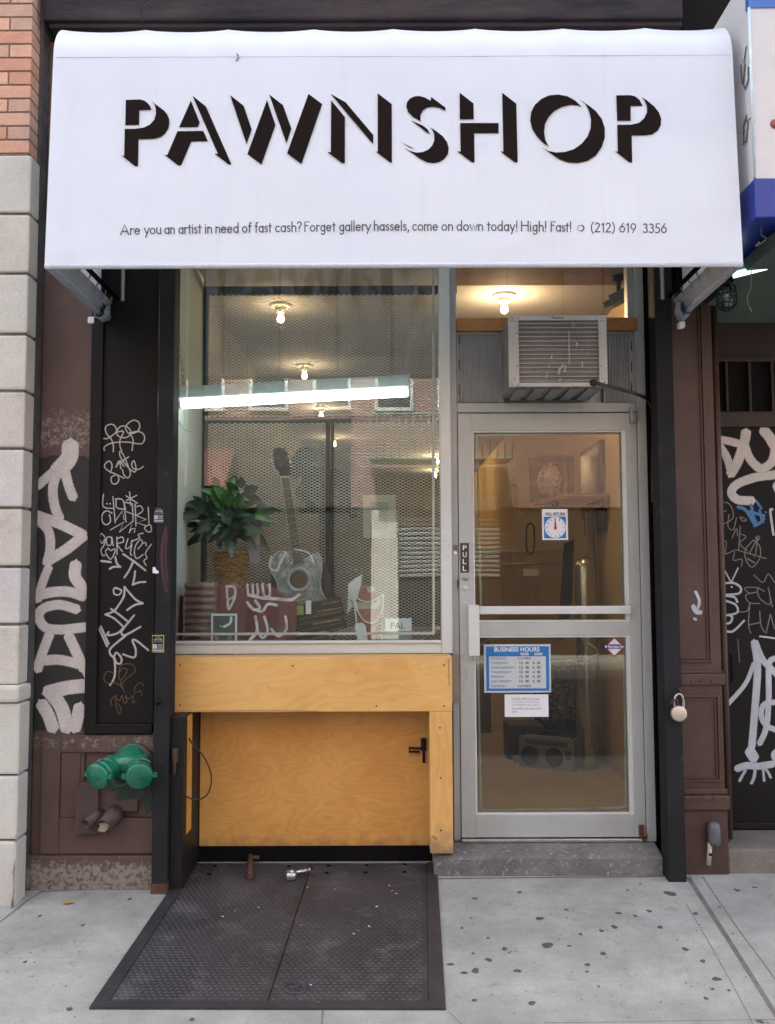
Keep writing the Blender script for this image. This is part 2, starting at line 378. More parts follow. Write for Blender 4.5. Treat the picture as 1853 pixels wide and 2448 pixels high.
M_rubber = mat('black_rubber', (0.015, 0.015, 0.016), 0.45)
M_ply = woodmat('varnished_plywood', (0.72, 0.42, 0.135), (0.62, 0.33, 0.09), 0.42, 2.2, (1, 1, 2.6), 5.0)
M_plyleg = woodmat('varnished_plywood_leg', (0.71, 0.40, 0.13), (0.60, 0.31, 0.085), 0.42, 2.2, (2.6, 1, 1), 4.0, dirt=(0.17, 0.30, (0.25, 0.16, 0.09)))
M_plyback = woodmat('plywood_hatch_board', (0.66, 0.34, 0.085), (0.54, 0.25, 0.05), 0.5, 2.4, (1, 1, 2.6), 7.0, dirt=(0.10, 0.19, (0.2, 0.12, 0.06)))
M_beamwood = woodmat('raw_timber', (0.42, 0.2, 0.06), (0.26, 0.11, 0.03), 0.6, 3.0, (1, 1, 6), 4.0)
M_rust = mat('rusty_iron', (0.12, 0.045, 0.02), 0.85, (0.06, 0.03, 0.02), 20, bump=0.5, bscale=80)
M_chrome = mat('dull_chrome', (0.55, 0.54, 0.52), 0.25, (0.4, 0.38, 0.35), 20, metal=0.9)
M_steel = mat('galvanised_steel', (0.38, 0.38, 0.39), 0.4, (0.3, 0.3, 0.31), 10, metal=0.6)
M_paper = mat('white_paper', (0.72, 0.73, 0.74), 0.7, (0.68, 0.69, 0.7), 5, grain=0.03)
M_ink = mat('letter_dark_brown', (0.014, 0.008, 0.006), 0.6, (0.010, 0.006, 0.005), 4, spec=0.05)
M_inkgrey = mat('letter_grey', (0.055, 0.052, 0.055), 0.6, grain=0.05)
M_tagw = mat('spray_cream_paint', (0.56, 0.52, 0.48), 0.55, (0.46, 0.42, 0.39), 9, grain=0.14, stain=(0.16, 0.15, 0.14), sscale=34, sthr=(0.70, 0.76), samt=0.5)
M_tagm = mat('marker_silver_paint', (0.42, 0.385, 0.36), 0.45, (0.34, 0.31, 0.29), 10)
M_tagb = mat('marker_bronze_paint', (0.13, 0.075, 0.03), 0.45)
M_tagblue = mat('marker_blue_paint', (0.05, 0.19, 0.42), 0.5)
M_tagcool = mat('spray_pale_blue_white', (0.46, 0.48, 0.52), 0.55, (0.36, 0.38, 0.41), 8)
def soften(m):
    nt = m.node_tree; N = nt.nodes; L = nt.links; out = N['Material Output']; b = N['Principled BSDF']
    at = N.new('ShaderNodeAttribute'); at.attribute_name = 'paint'; tc = N.new('ShaderNodeTexCoord'); nz = N.new('ShaderNodeTexNoise'); nz.inputs['Scale'].default_value = 300; L.new(tc.outputs['Object'], nz.inputs[0])
    a = N.new('ShaderNodeMath'); a.operation = 'MULTIPLY_ADD'; a.inputs[1].default_value = 1.0; a.inputs[2].default_value = -0.62; L.new(nz.outputs[0], a.inputs[0])
    sm = N.new('ShaderNodeMath'); sm.operation = 'ADD'; L.new(at.outputs['Fac'], sm.inputs[0]); L.new(a.outputs[0], sm.inputs[1])
    mr = N.new('ShaderNodeMapRange'); mr.inputs['From Min'].default_value = 0.12; mr.inputs['From Max'].default_value = 0.55; L.new(sm.outputs[0], mr.inputs[0])
    t = N.new('ShaderNodeBsdfTransparent'); mx = N.new('ShaderNodeMixShader'); L.new(mr.outputs[0], mx.inputs[0]); L.new(t.outputs[0], mx.inputs[1]); L.new(b.outputs[0], mx.inputs[2]); L.new(mx.outputs[0], out.inputs[0])
soften(M_tagw); soften(M_tagcool)
M_taggrey = mat('thin_grey_marker', (0.17, 0.16, 0.155), 0.5)
M_red = mat('red_satin', (0.15, 0.005, 0.012), 0.4, (0.09, 0.003, 0.008), 8)
M_awn = clothmat('white_awning_vinyl', (0.82, 0.865, 0.93), 0.28)

# ------------------------------------------------------------------ the ground
def gq(mb, x0, x1, y0, y1, lift=0.0, nx=1, ny=1):
    for i in range(nx):
        for j in range(ny):
            a, b = x0+(x1-x0)*i/nx, x0+(x1-x0)*(i+1)/nx; c, d = y0+(y1-y0)*j/ny, y0+(y1-y0)*(j+1)/ny
            mb.quad((a, c, gz(c)+lift), (b, c, gz(c)+lift), (b, d, gz(d)+lift), (a, d, gz(d)+lift))
def concrete():
    m, nt, b = newmat('worn_sidewalk_concrete'); N = nt.nodes; L = nt.links
    tc = N.new('ShaderNodeTexCoord')
    def nz(s, d, r=0.6):
        n = N.new('ShaderNodeTexNoise'); n.inputs['Scale'].default_value = s; n.inputs['Detail'].default_value = d; n.inputs['Roughness'].default_value = r
        L.new(tc.outputs['Object'], n.inputs[0]); return n
    n1 = nz(2.2, 8, 0.7); rp = N.new('ShaderNodeValToRGB'); e = rp.color_ramp.elements
    e[0].position = 0.34; e[0].color = (0.225, 0.215, 0.185, 1); e[1].position = 0.66; e[1].color = (0.37, 0.365, 0.322, 1)
    L.new(n1.outputs[0], rp.inputs[0])
    n2 = nz(150, 4, 0.8); mr = N.new('ShaderNodeMapRange'); mr.inputs['From Min'].default_value = 0.3; mr.inputs['From Max'].default_value = 0.7; mr.inputs['To Min'].default_value = 0.80; mr.inputs['To Max'].default_value = 1.15
    L.new(n2.outputs[0], mr.inputs[0]); vm = N.new('ShaderNodeVectorMath'); vm.operation = 'SCALE'; L.new(rp.outputs[0], vm.inputs[0]); L.new(mr.outputs[0], vm.inputs['Scale'])
    n3 = nz(7, 9, 0.75); m3 = N.new('ShaderNodeMapRange'); m3.inputs['From Min'].default_value = 0.57; m3.inputs['From Max'].default_value = 0.68; m3.inputs['To Max'].default_value = 0.75; L.new(n3.outputs[0], m3.inputs[0])
    mx = N.new('ShaderNodeMix'); mx.data_type = 'RGBA'; L.new(m3.outputs[0], mx.inputs['Factor']); L.new(vm.outputs[0], mx.inputs['A']); mx.inputs['B'].default_value = (0.19, 0.18, 0.16, 1)
    n4 = nz(38, 3, 0.5); m4 = N.new('ShaderNodeMapRange'); m4.inputs['From Min'].default_value = 0.69; m4.inputs['From Max'].default_value = 0.73; m4.inputs['To Max'].default_value = 0.55; L.new(n4.outputs[0], m4.inputs[0])
    mx2 = N.new('ShaderNodeMix'); mx2.data_type = 'RGBA'; L.new(m4.outputs[0], mx2.inputs['Factor']); L.new(mx.outputs['Result'], mx2.inputs['A']); mx2.inputs['B'].default_value = (0.16, 0.15, 0.14, 1)
    L.new(mx2.outputs['Result'], b.inputs['Base Color']); b.inputs['Roughness'].default_value = 0.8
    mz = N.new('ShaderNodeMapping'); mz.inputs['Scale'].default_value = (0.5, 3.5, 1); L.new(tc.outputs['Object'], mz.inputs[0])
    n5 = N.new('ShaderNodeTexNoise'); n5.inputs['Scale'].default_value = 4; n5.inputs['Detail'].default_value = 10; n5.inputs['Roughness'].default_value = 0.75; L.new(mz.outputs[0], n5.inputs[0])
    m5 = N.new('ShaderNodeMapRange'); m5.inputs['From Min'].default_value = 0.52; m5.inputs['From Max'].default_value = 0.7; m5.inputs['To Max'].default_value = 0.45; L.new(n5.outputs[0], m5.inputs[0])
    mx3 = N.new('ShaderNodeMix'); mx3.data_type = 'RGBA'; L.new(m5.outputs[0], mx3.inputs['Factor']); L.new(mx2.outputs['Result'], mx3.inputs['A']); mx3.inputs['B'].default_value = (0.24, 0.22, 0.205, 1); L.new(mx3.outputs['Result'], b.inputs['Base Color'])
    bp = N.new('ShaderNodeBump'); bp.inputs['Strength'].default_value = 0.35; bp.inputs['Distance'].default_value = 0.004; L.new(n2.outputs[0], bp.inputs['Height']); L.new(bp.outputs[0], b.inputs['Normal'])
    return m
M_conc = concrete()
M_gum = mat('blackened_chewing_gum', (0.055, 0.053, 0.052), 0.9, (0.09, 0.085, 0.08), 40)
M_joint_shade = mat('joint_dirt_and_contact_shade', (0.10, 0.09, 0.08), 0.9, (0.16, 0.145, 0.13), 12)  # joint dirt, also used for painted contact shade at wall feet
M_asph = mat('asphalt', (0.05, 0.05, 0.052), 0.9, (0.07, 0.07, 0.07), 3, bump=0.4, bscale=120)
sw = MB(); gq(sw, -14, 14, -3.6, 0.6, 0.0, 8, 4)
# joints, gum, a lighter repair and painted contact shade are part of the pavement surface
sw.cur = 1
def gline(pts, wpx, lift):
    for (a, b) in zip(pts[:-1], pts[1:]):
        A, B = Gp(*a), Gp(*b); t = (B-A).normalized(); n = Vector((-t.y, t.x, 0)).normalized(); up = Vector((0, 0, lift))
        wa = wpx*((A-CAM).length)/F/2; wb = wpx*((B-CAM).length)/F/2
        q = [A-n*wa, A+n*wa, B+n*wb, B-n*wb]
        sw.quad(*[Vector((p.x, p.y, gz(p.y)+lift)) for p in q])
gline([(1645, 2097), (1745, 2252), (1853, 2423), (1870, 2450)], 11, 0.0006)
gline([(1680, 2097), (1760, 2215), (1853, 2340), (1900, 2405)], 3, 0.0005)
gline([(1640, 2160), (1700, 2262), (1760, 2370), (1800, 2448)], 2, 0.0004)
gline([(772, 2415), (766, 2500)], 4, 0.0005)
gline([(1072, 2418), (1105, 2450)], 2, 0.0004)
gline([(0, 2205), (70, 2150), (105, 2128)], 5, 0.0005)
gline([(1300, 2446), (1800, 2438), (1870, 2437)], 2, 0.0004)
gline([(1046, 2101), (1200, 2099), (1400, 2097), (1588, 2095)], 7, 0.0003)  # grime strip painted in as contact shade along the door step
gline([(95, 2132), (230, 2126), (362, 2120)], 6, 0.0003)  # painted contact shade and grime at the left pilaster foot
gline([(1640, 2084), (1736, 2082), (1853, 2080)], 6, 0.0007)  # contact shade with grime, painted along the right-hand wall foot
sw.cur = 2
gum = [(475,262,14),(265,291,17),(250,383,9),(205,429,11),(695,344,14),(570,385,24),(940,360,18),(1018,373,14),(1083,350,16),(921,425,20),(860,443,16),(762,459,12),(1135,426,18),(328,477,12),(405,527,17),(605,510,32),(708,514,13),(868,550,20),(1253,529,20),(330,579,20),(257,549,12),(152,600,20),(268,630,24),(215,640,18),(466,631,22),(793,602,18),(792,634,12),(1335,585,16),(1400,669,23),(847,705,10),(1380,716,12),(1457,722,10),(1350,760,16),(263,768,15),(533,782,21),(1603,868,20),(1300,362,16),(982,252,11),(1042,222,9),(1578,239,14),(1182,268,34),(1495,252,18),(1475,457,7),(1412,332,10),(1280,703,6),(427,546,7)]
spots = [(1000+u/1.962, 2000+v/1.962, d/1.962) for u, v, d in gum]
spots += [(166, 2413, 10), (459, 2438, 9), (198, 2212, 7), (95, 2190, 6), (60, 2300, 6), (310, 2150, 7)]
random.seed(31)
spots += [(random.uniform(1080, 1853), random.uniform(2130, 2448), random.uniform(1.5, 3.2)) for _ in range(60)]+[(random.uniform(0, 330), random.uniform(2160, 2448), random.uniform(1.5, 3)) for _ in range(22)]
for px, py, dpx in spots:
    c = Gp(px, py); r = 1.75*dpx/2*((c-CAM).length)/F; n = len(sw.v); k = 20; ph = random.random()*6
    st = 0.9+random.random()*0.3
    sw.v.append(Vector((c.x, c.y, gz(c.y)+0.0022)))
    for i in range(k):
        a = 2*math.pi*i/k; q = r*(0.80+0.13*math.sin(2*a+ph)+0.08*math.sin(3*a+ph*2)+random.uniform(-.04, .04))
        x, y = c.x+q*math.cos(a), c.y+q*math.sin(a)*st; sw.v.append(Vector((x, y, gz(y)+0.0009)))
    for i in range(k): sw.face([n, n+1+i, n+1+(i+1) % k], True)
o = sw.build('sidewalk', [M_conc, M_joint_shade, M_gum], origin=(0, 0, 0)); tag(o, 'pale worn concrete sidewalk spotted with gum', kind='structure')
k = MB(); k.box(-14, 14, -3.76, -3.603, gz(-3.6)-0.3, gz(-3.6)+0.002, 0.012)
o = k.build('kerb', mat('granite_kerb', (0.25, 0.24, 0.23), 0.8), origin=(0, 0, 0)); tag(o, kind='structure')
k = MB(); k.quad((-80, -60, gz(-3.6)-0.14), (80, -60, gz(-3.6)-0.14), (80, -3.7, gz(-3.6)-0.14), (-80, -3.7, gz(-3.6)-0.14))
o = k.build('road', M_asph, origin=(0, 0, 0)); tag(o, kind='structure')
k = MB(); k.box(-30, 30, -14.2, -11.2, gz(-3.6)-0.5, gz(-3.6)+0.0, 0.01)
o = k.build('far_sidewalk', M_conc, origin=(0, 0, 0)); tag(o, kind='structure')
GL = gz(-3.6)

# ------------------------------------------------------------------ the pawnshop building
YW = 0.0                                            # glazing plane
B = empty('pawnshop_building', (0, 0.1, 0), 'brown and black pawnshop storefront with aluminium door and plywood bulkhead', 'building')
YP = -0.29
# --- left pilaster, brown above, black below, brown base: paint zones by height in the material
def pilaster_mat():
    m, nt, b = newmat('brown_pilaster_with_black_overpaint'); N = nt.nodes; L = nt.links
    ge = N.new('ShaderNodeNewGeometry'); sx = N.new('ShaderNodeSeparateXYZ'); L.new(ge.outputs['Position'], sx.inputs[0])
    def nz(s, d, r=0.65):
        n = N.new('ShaderNodeTexNoise'); n.inputs['Scale'].default_value = s; n.inputs['Detail'].default_value = d; n.inputs['Roughness'].default_value = r
        L.new(ge.outputs['Position'], n.inputs[0]); return n
    n1 = nz(5, 7); rp = N.new('ShaderNodeValToRGB'); rp.color_ramp.elements[0].position = .35; rp.color_ramp.elements[1].position = .65
    rp.color_ramp.elements[0].color = (0.105, 0.062, 0.048, 1); rp.color_ramp.elements[1].color = (0.078, 0.045, 0.036, 1); L.new(n1.outputs[0], rp.inputs[0])
    # pale flaked patches
    n2 = nz(48, 12, 0.8)
    def band(zc, hw, soft, amp):
        s1 = N.new('ShaderNodeMath'); s1.operation = 'SUBTRACT'; L.new(sx.outputs['Z'], s1.inputs[0]); s1.inputs[1].default_value = zc
        s2 = N.new('ShaderNodeMath'); s2.operation = 'ABSOLUTE'; L.new(s1.outputs[0], s2.inputs[0])
        s3 = N.new('ShaderNodeMapRange'); s3.inputs['From Min'].default_value = hw; s3.inputs['From Max'].default_value = hw+soft; s3.inputs['To Min'].default_value = amp; s3.inputs['To Max'].default_value = 0
        L.new(s2.outputs[0], s3.inputs[0]); return s3.outputs[0]
    acc = None
    zs = [(ZZ(120, 1030, YP), 0.06, 0.10, 0.17), (ZZ(120, 2100, YP), 0.05, 0.08, 0.22), (ZZ(120, 1775, YP), 0.02, 0.03, 0.14)]
    for z in zs:
        q = band(*z)
        if acc is None: acc = q
        else:
            a = N.new('ShaderNodeMath'); a.operation = 'MAXIMUM'; L.new(acc, a.inputs[0]); L.new(q, a.inputs[1]); acc = a.outputs[0]
    ad = N.new('ShaderNodeMath'); ad.operation = 'ADD'; L.new(n2.outputs[0], ad.inputs[0]); L.new(acc, ad.inputs[1])
    fl = N.new('ShaderNodeMapRange'); fl.inputs['From Min'].default_value = 0.66; fl.inputs['From Max'].default_value = 0.72; fl.inputs['To Max'].default_value = 0.75; L.new(ad.outputs[0], fl.inputs[0])
    mx = N.new('ShaderNodeMix'); mx.data_type = 'RGBA'; L.new(fl.outputs[0], mx.inputs['Factor']); L.new(rp.outputs[0], mx.inputs['A']); mx.inputs['B'].default_value = (0.26, 0.235, 0.20, 1)
    # black band
    n3 = nz(4, 5); off = N.new('ShaderNodeMath'); off.operation = 'MULTIPLY_ADD'; off.inputs[1].default_value = 0.10; L.new(n3.outputs[0], off.inputs[0]); L.new(sx.outputs['Z'], off.inputs[2])
    ztop, zbot = ZZ(120, 1095, YP)+0.05, ZZ(120, 1748, YP)
    c1 = N.new('ShaderNodeMapRange'); c1.inputs['From Min'].default_value = ztop; c1.inputs['From Max'].default_value = ztop+0.004; c1.inputs['To Min'].default_value = 1; c1.inputs['To Max'].default_value = 0; L.new(off.outputs[0], c1.inputs[0])
    c2 = N.new('ShaderNodeMapRange'); c2.inputs['From Min'].default_value = zbot; c2.inputs['From Max'].default_value = zbot+0.004; L.new(sx.outputs['Z'], c2.inputs[0])
    mu = N.new('ShaderNodeMath'); mu.operation = 'MULTIPLY'; L.new(c1.outputs[0], mu.inputs[0]); L.new(c2.outputs[0], mu.inputs[1])
    mx2 = N.new('ShaderNodeMix'); mx2.data_type = 'RGBA'; L.new(mu.outputs[0], mx2.inputs['Factor']); L.new(mx.outputs['Result'], mx2.inputs['A']); mx2.inputs['B'].default_value = (0.013, 0.0125, 0.012, 1)
    L.new(mx2.outputs['Result'], b.inputs['Base Color']); b.inputs['Roughness'].default_value = 0.6
    bp = N.new('ShaderNodeBump'); bp.inputs['Strength'].default_value = 0.3; bp.inputs['Distance'].default_value = 0.006; L.new(n2.outputs[0], bp.inputs['Height']); L.new(bp.outputs[0], b.inputs['Normal'])
    return m
M_pil = pilaster_mat()
xpl = XX(90, 1300, YP); xpr = XX(219, 1000, YP); xbl = XX(243, 1200, YP); xbr = XX(368, 1200, YP)
xt0, xt1 = XX(366, 1500, -0.364), XX(403, 1500, -0.364)
zb = lambda py, Y=YP: ZZ(250, py, Y)
p = MB(); p.box(xpl, xpr, YP, 0.12, gz(YP)-0.05, 4.05, 0.004)
pil = p.build('left_pilaster', M_pil, B)
pil.name = 'pilaster'
p = MB()                                           # lower panelled base behind the standpipe
xr = xt0+0.01
p.box(xpr+0.0005, xr, YP+0.012, 0.12, gz(YP)-0.05, zb(1752), 0.0)
p.box(XX(98, 1900, YP-.012), XX(142, 1900, YP-.012), YP-0.014, YP+0.02, zb(2040), zb(1760), 0.004)      # stile
p.box(XX(142, 1900, YP-.012), xr, YP-0.010, YP+0.02, zb(2040), zb(1955), 0.004)     # lower rail
p.box(XX(142, 1780, YP-.012), xr, YP-0.010, YP+0.02, zb(1798), zb(1756), 0.004)     # upper rail
p.box(XX(145, 1850, YP-.012), XX(190, 1850, YP-.012), YP-0.006, YP+0.02, zb(1954), zb(1800), 0.003)
p.box(XX(330, 1850, YP-.012), xr, YP-0.004, YP+0.02, zb(1954), zb(1800), 0.003)
p.box(xpl-0.01, xr, YP-0.028, YP+0.0, gz(YP)-0.05, zb(2042), 0.006)                 # plinth
p.build('pilaster_base', M_pil, B)
# black panel with border
p = MB(); Yb = YP-0.012
p.box(xpr, xbl, Yb-0.012, 0.12, zb(1752), 4.05, 0.003)
p.box(xbl, xbr+0.012, Yb+0.004, 0.12, zb(1728), 4.05)
p.box(xbl, xbr+0.012, Yb-0.012, 0.12, zb(1752), zb(1729), 0.004)
bp_ = p.build('black_panel', M_blackwood, B)
g = MB()
T1 = [[(90,360),(150,355),(240,290),(255,240),(220,190),(180,180),(130,200),(115,250),(140,310),(190,370),(215,440),(215,525)],
 [(250,280),(290,220),(350,200),(410,230),(435,280),(410,330),(350,350),(280,330),(250,280)], [(260,280),(330,265),(340,290),(300,380),(300,460),(320,510)],
 [(400,290),(370,230),(400,170),(470,130),(530,150),(548,210),(520,270),(440,300),(400,290)],
 [(420,290),(520,270),(590,300),(610,360),(580,420),(520,425),(400,405),(280,405),(170,425),(100,470),(105,510)], [(430,310),(465,380),(450,510)],
 [(180,790),(200,700),(170,645),(120,670),(105,720),(160,770),(250,810),(350,860)], [(250,815),(190,850),(200,920),(250,930),(285,880),(270,820)],
 [(330,750),(350,820),(400,855),(430,800),(400,700),(340,560),(300,520),(300,580),(350,660),(430,750),(490,780),(500,720),(475,640),(445,690),(480,745),(540,745),(595,710)],
 [(250,720),(290,640),(310,740)], [(260,690),(410,590)], [(300,640),(350,710)],
 [(92,1060),(88,1215),(215,1240)], [(210,1090),(240,1420)], [(130,1180),(140,1182)], [(170,1180),(180,1182)], [(240,1120),(330,1130),(370,1250)], [(250,1130),(260,1230),(370,1250)],
 [(420,1030),(435,1200)], [(375,1080),(520,1175)], [(510,1075),(380,1140)], [(350,1170),(375,1410)], [(350,1160),(450,1180)], [(455,1180),(465,1400)], [(490,1180),(500,1460)],
 [(490,1220),(560,1210),(585,1270),(500,1330)], [(655,1225),(665,1440)],
 [(665,1445),(610,1480),(640,1530),(690,1530),(690,1460),(665,1445)], [(200,1300),(130,1270),(75,1320),(80,1410),(130,1445),(180,1400),(165,1320)],
 [(110,1600),(65,1555),(45,1620),(75,1680),(112,1620),(100,1700),(60,1760),(80,1830),(110,1830)], [(190,1600),(130,1610),(140,1700),(190,1690),(195,1600),(215,1710)],
 [(260,1600),(262,1820)], [(262,1620),(330,1600),(340,1660),(265,1690),(330,1780)], [(400,1620),(370,1740),(430,1720),(450,1640)], [(450,1700),(430,1800),(450,1830)],
 [(590,1550),(530,1570),(545,1610),(480,1640),(445,1660)], [(525,1750),(580,1680),(560,1630),(500,1700),(480,1800),(510,1870),(590,1820)], [(580,1680),(620,1670),(630,1710)],
 [(695,1690),(620,1800),(640,1860),(600,1900),(630,1960)], [(115,1780),(150,1740),(180,1770),(230,1750),(235,1790),(180,1880),(120,1800)]]
strokes(g, T1, 230, 980, 5.265, Yb+0.004, 15)
LAYER[0] = 0
for z_ in ([(240,1400),(330,1270),(350,1380)], [(380,1280),(630,1380),(510,1420),(640,1460)], [(180,1510),(350,1410),(290,1540),(460,1400),(415,1550),(440,1500),(490,1490),(480,1540)]):
    ribbon(g, [(230+u/5.265, 980+v/5.265) for u, v in z_], 2.6, onY(Yb+0.004), smooth=False)
T6 = [[(60,1900),(185,1915)], [(240,1850),(260,1930),(305,1975)], [(305,1975),(220,1975),(170,2000)], [(340,1815),(480,1910),(620,2020)], [(460,1920),(420,2010),(355,2110)], [(490,2030),(480,2110),(460,2200)], [(460,2200),(540,2170),(620,2165)]]
strokes(g, T6, 230, 980, 5.265, Yb+0.004, 25)
T7 = [([(300,340),(370,380),(340,430),(280,420),(280,350),(370,370)],20), [(410,330),(400,450),(330,570),(270,640),(170,680)], [(410,335),(500,440),(560,500),(640,540)], [(640,540),(540,560),(440,625)], [(240,610),(340,680),(440,760)],
 [(170,680),(280,730),(400,840)], [(530,690),(400,850),(370,900),(390,940),(460,920),(610,835)], [(400,840),(330,910),(230,940),(190,930),(210,900)], [(110,830),(210,1050)], [(90,860),(190,1080)],
 [(430,940),(240,1100),(230,1180),(280,1240),(290,1400),(270,1500),(225,1570)], [(280,1200),(310,1160),(370,1230),(360,1295),(310,1290),(280,1220)], [(390,1180),(530,1220),(550,1120),(510,1010),(560,1010),(710,1130)]]
strokes(g, T7, 220, 1340, 5.267, Yb+0.004, 25)
g.build('graffiti', M_tagm, bp_)
g = MB()
T8 = [[(410,1660),(380,1560),(440,1480),(540,1400),(520,1320),(430,1300),(350,1340),(340,1480),(350,1500)], [(370,1600),(360,1520),(420,1440),(440,1370),(380,1360),(340,1420)],
 [(390,1600),(290,1540),(180,1540),(150,1460),(190,1400),(260,1410)], [(250,1820),(240,1760),(300,1700),(300,1760),(310,1850),(340,1930),(365,1880),(330,1800)],
 [(310,1740),(350,1760),(380,1700),(400,1790),(440,1780),(420,1700),(460,1740),(520,1700),(510,1790),(560,1770)], [(540,1680),(540,1600),(600,1540),(650,1560),(635,1575)], [(560,1660),(610,1640),(625,1700)]]
strokes(g, T8, 220, 1340, 5.267, Yb+0.0025, 10)
tag(g.build('graffiti', M_tagb, bp_), 'thin bronze marker scrawl')
g = MB(); SPRAY[0] = 5.5
Z3, Z4 = (0, 600, 2.764), (0, 1300, 2.458)
strokes(g, [([(465,1290),(455,1370),(385,1450)],100), ([(420,1400),(340,1470),(250,1550)],46), ([(385,1440),(350,1560),(360,1680),(392,1765)],50), ([(425,1430),(450,1540),(482,1625)],50),
            ([(242,1748),(400,1805),(545,1875)],56), ([(548,1885),(440,1970),(312,2050)],56), ([(250,1775),(320,1850),(332,1960),(312,2060)],48)], *Z3, YP)
strokes(g, [([(285,140),(250,230),(222,325)],38), ([(445,125),(440,190),(470,240),(488,300)],58), ([(218,305),(300,285),(400,282),(488,308)],48),
            ([(450,385),(350,358),(255,380),(228,430),(265,490),(350,505),(500,490)],44), ([(290,535),(250,640),(222,735)],44), ([(405,545),(450,640),(490,730)],50), ([(228,690),(350,682),(480,712)],46),
            ([(495,725),(535,800)],42), ([(500,835),(400,845),(285,872)],70), ([(300,880),(360,960),(392,1080)],70), ([(248,945),(285,1010),(310,1080)],62), ([(468,965),(455,1020),(440,1080)],62)], *Z4, YP)
g.build('graffiti', M_tagw, pil); SPRAY[0] = 0.0

# left and right shutter tracks (posts)
def track(px0, px1, Yf, py, name='shutter_track'):
    x0, x1 = XX(px0, py, Yf), XX(px1, py, Yf); z0 = gz(Yf)-0.002
    t = MB(); t.box(x0, x1, Yf, Yf+0.012, z0, 3.6, 0.003)
    t.box(x0, x0+0.008, Yf+0.0125, Yf+0.10, z0, 3.6, 0.002); t.box(x1-0.008, x1, Yf+0.0125, Yf+0.10, z0, 3.6, 0.002)
    t.box(x0, x1, Yf+0.1005, Yf+0.11, z0, 3.6)
    for zz in (0.6, 1.32, 2.0, 2.6): t.lathe(((x0+x1)/2, Yf-0.001, zz), [(0.007, -0.004), (0.007, 0.0)], 8, 'Y')
    return t.build(name, M_post, B), x0, x1
tl, tx0, tx1 = track(366, 403, -0.364, 1800)
tr, rx0, rx1 = track(1592, 1634, -0.250, 1800)
# rust foot of the left track, red paint smear
s_ = MB(); s_.box(tx0-0.001, tx1+0.001, -0.367, -0.30, gz(-0.364)-0.002, gz(-0.364)+0.045, 0.002); s_.build('rusted_foot', M_rust, tl)
g = MB(); fn = onY(-0.364)
for pts, wd in (([(397,1262),(389,1300),(387,1340),(391,1380),(398,1412)], 8), ([(399,1275),(396,1330),(400,1390)], 5)):
    ribbon(g, pts, wd, fn)
g.build('red_paint_smear', mat('red_paint_smear', (0.055, 0.016, 0.016), 0.5), tl)
bo = MB(); c = P(372, 1677, -0.36); bo.lathe((c.x+0.01, -0.364, c.z), [(0.014, -0.0), (0.014, -0.006), (0.008, -0.012), (0.006, -0.02), (0.0, -0.022)], 12, 'Y')
bo.build('bolt', M_black, tl)
# dark side column between the post and the recess, with slide latch
xk0 = XX(403, 1900, -0.33); xk1 = XX(437, 1900, -0.33)
s_ = MB(); s_.box(tx1+0.002, xk1, -0.33, 0.2, gz(-0.33)+0.0, ZZ(430, 1702, -.19), 0.004)
s_.build('recess_side_board', M_black, B)
s_ = MB(); s_.box(xk1+0.0005, xk1+0.004, -0.255, -0.16, 0.26, ZZ(430, 1702, -.19)-0.01)
s_.build('recess_side_panel', M_plyback, B)
s_ = MB(); xg = XX(410, 1400, -0.0); s_.box(tx0-0.05, xg, -0.25, 0.02, ZZ(430, 1702, -.19)+.002, 3.6, 0.003); s_.build('side_jamb', M_blackwood, B)

# --- window: left jamb x412.. right 1049..; head hidden behind awning
xw0 = XX(410, 1200, YW); xw1 = XX(1053, 1300, YW); zsill = ZZ(700, 1532, YW); ZH = 3.24
W = bpy.data.objects.new('window', None); C.objects.link(W); W.parent = B; W.location = (0, 0, 0)
f = MB()
xm = XX(1080, 1300, -0.03); xm2 = XX(1096, 1300, -0.03)
f.box(xw0, xw1, -0.035, 0.02, ZZ(700, 1563, -0.03), zsill, 0.004)
f.box(xw0, xw1-0.004, -0.046, -0.0355, ZZ(700, 1538, -0.03), ZZ(700, 1531, -0.03), 0.002)
f.box(xw1, xm, -0.042, 0.06, ZZ(700, 1563, -0.03), ZH+0.1, 0.004)
f.box(xw0-0.002, xw0+0.004, -0.03, 0.03, zsill, ZH+0.1, 0.002)
f.build('window_frame', M_alu_l, W)
f = MB(); f.box(xm+0.001, xm2, -0.02, 0.05, ZZ(1100, 2007, 0), ZH+0.1, 0.002); f.build('mullion', M_alu_d, W)
GLASS = glassmat('window_glass', (0.90, 0.95, 0.93), 0.06)
f = MB(); f.box(xw0+0.004, xw1-0.001, -0.003, 0.003, zsill+0.001, ZH+0.099); f.build('glass_pane', GLASS, W)
f = MB()
fo = lambda px, py, l: P(px, py, -0.0035-l)
ribbon(f, [(1036, 640), (1036, 1000), (1037, 1514)], 6, fo, smooth=False); ribbon(f, [(413, 1516), (1036, 1514)], 6, fo, smooth=False)
f.build('alarm_tape', mat('foil_tape', (0.42, 0.46, 0.42), 0.4, metal=0.3), W)
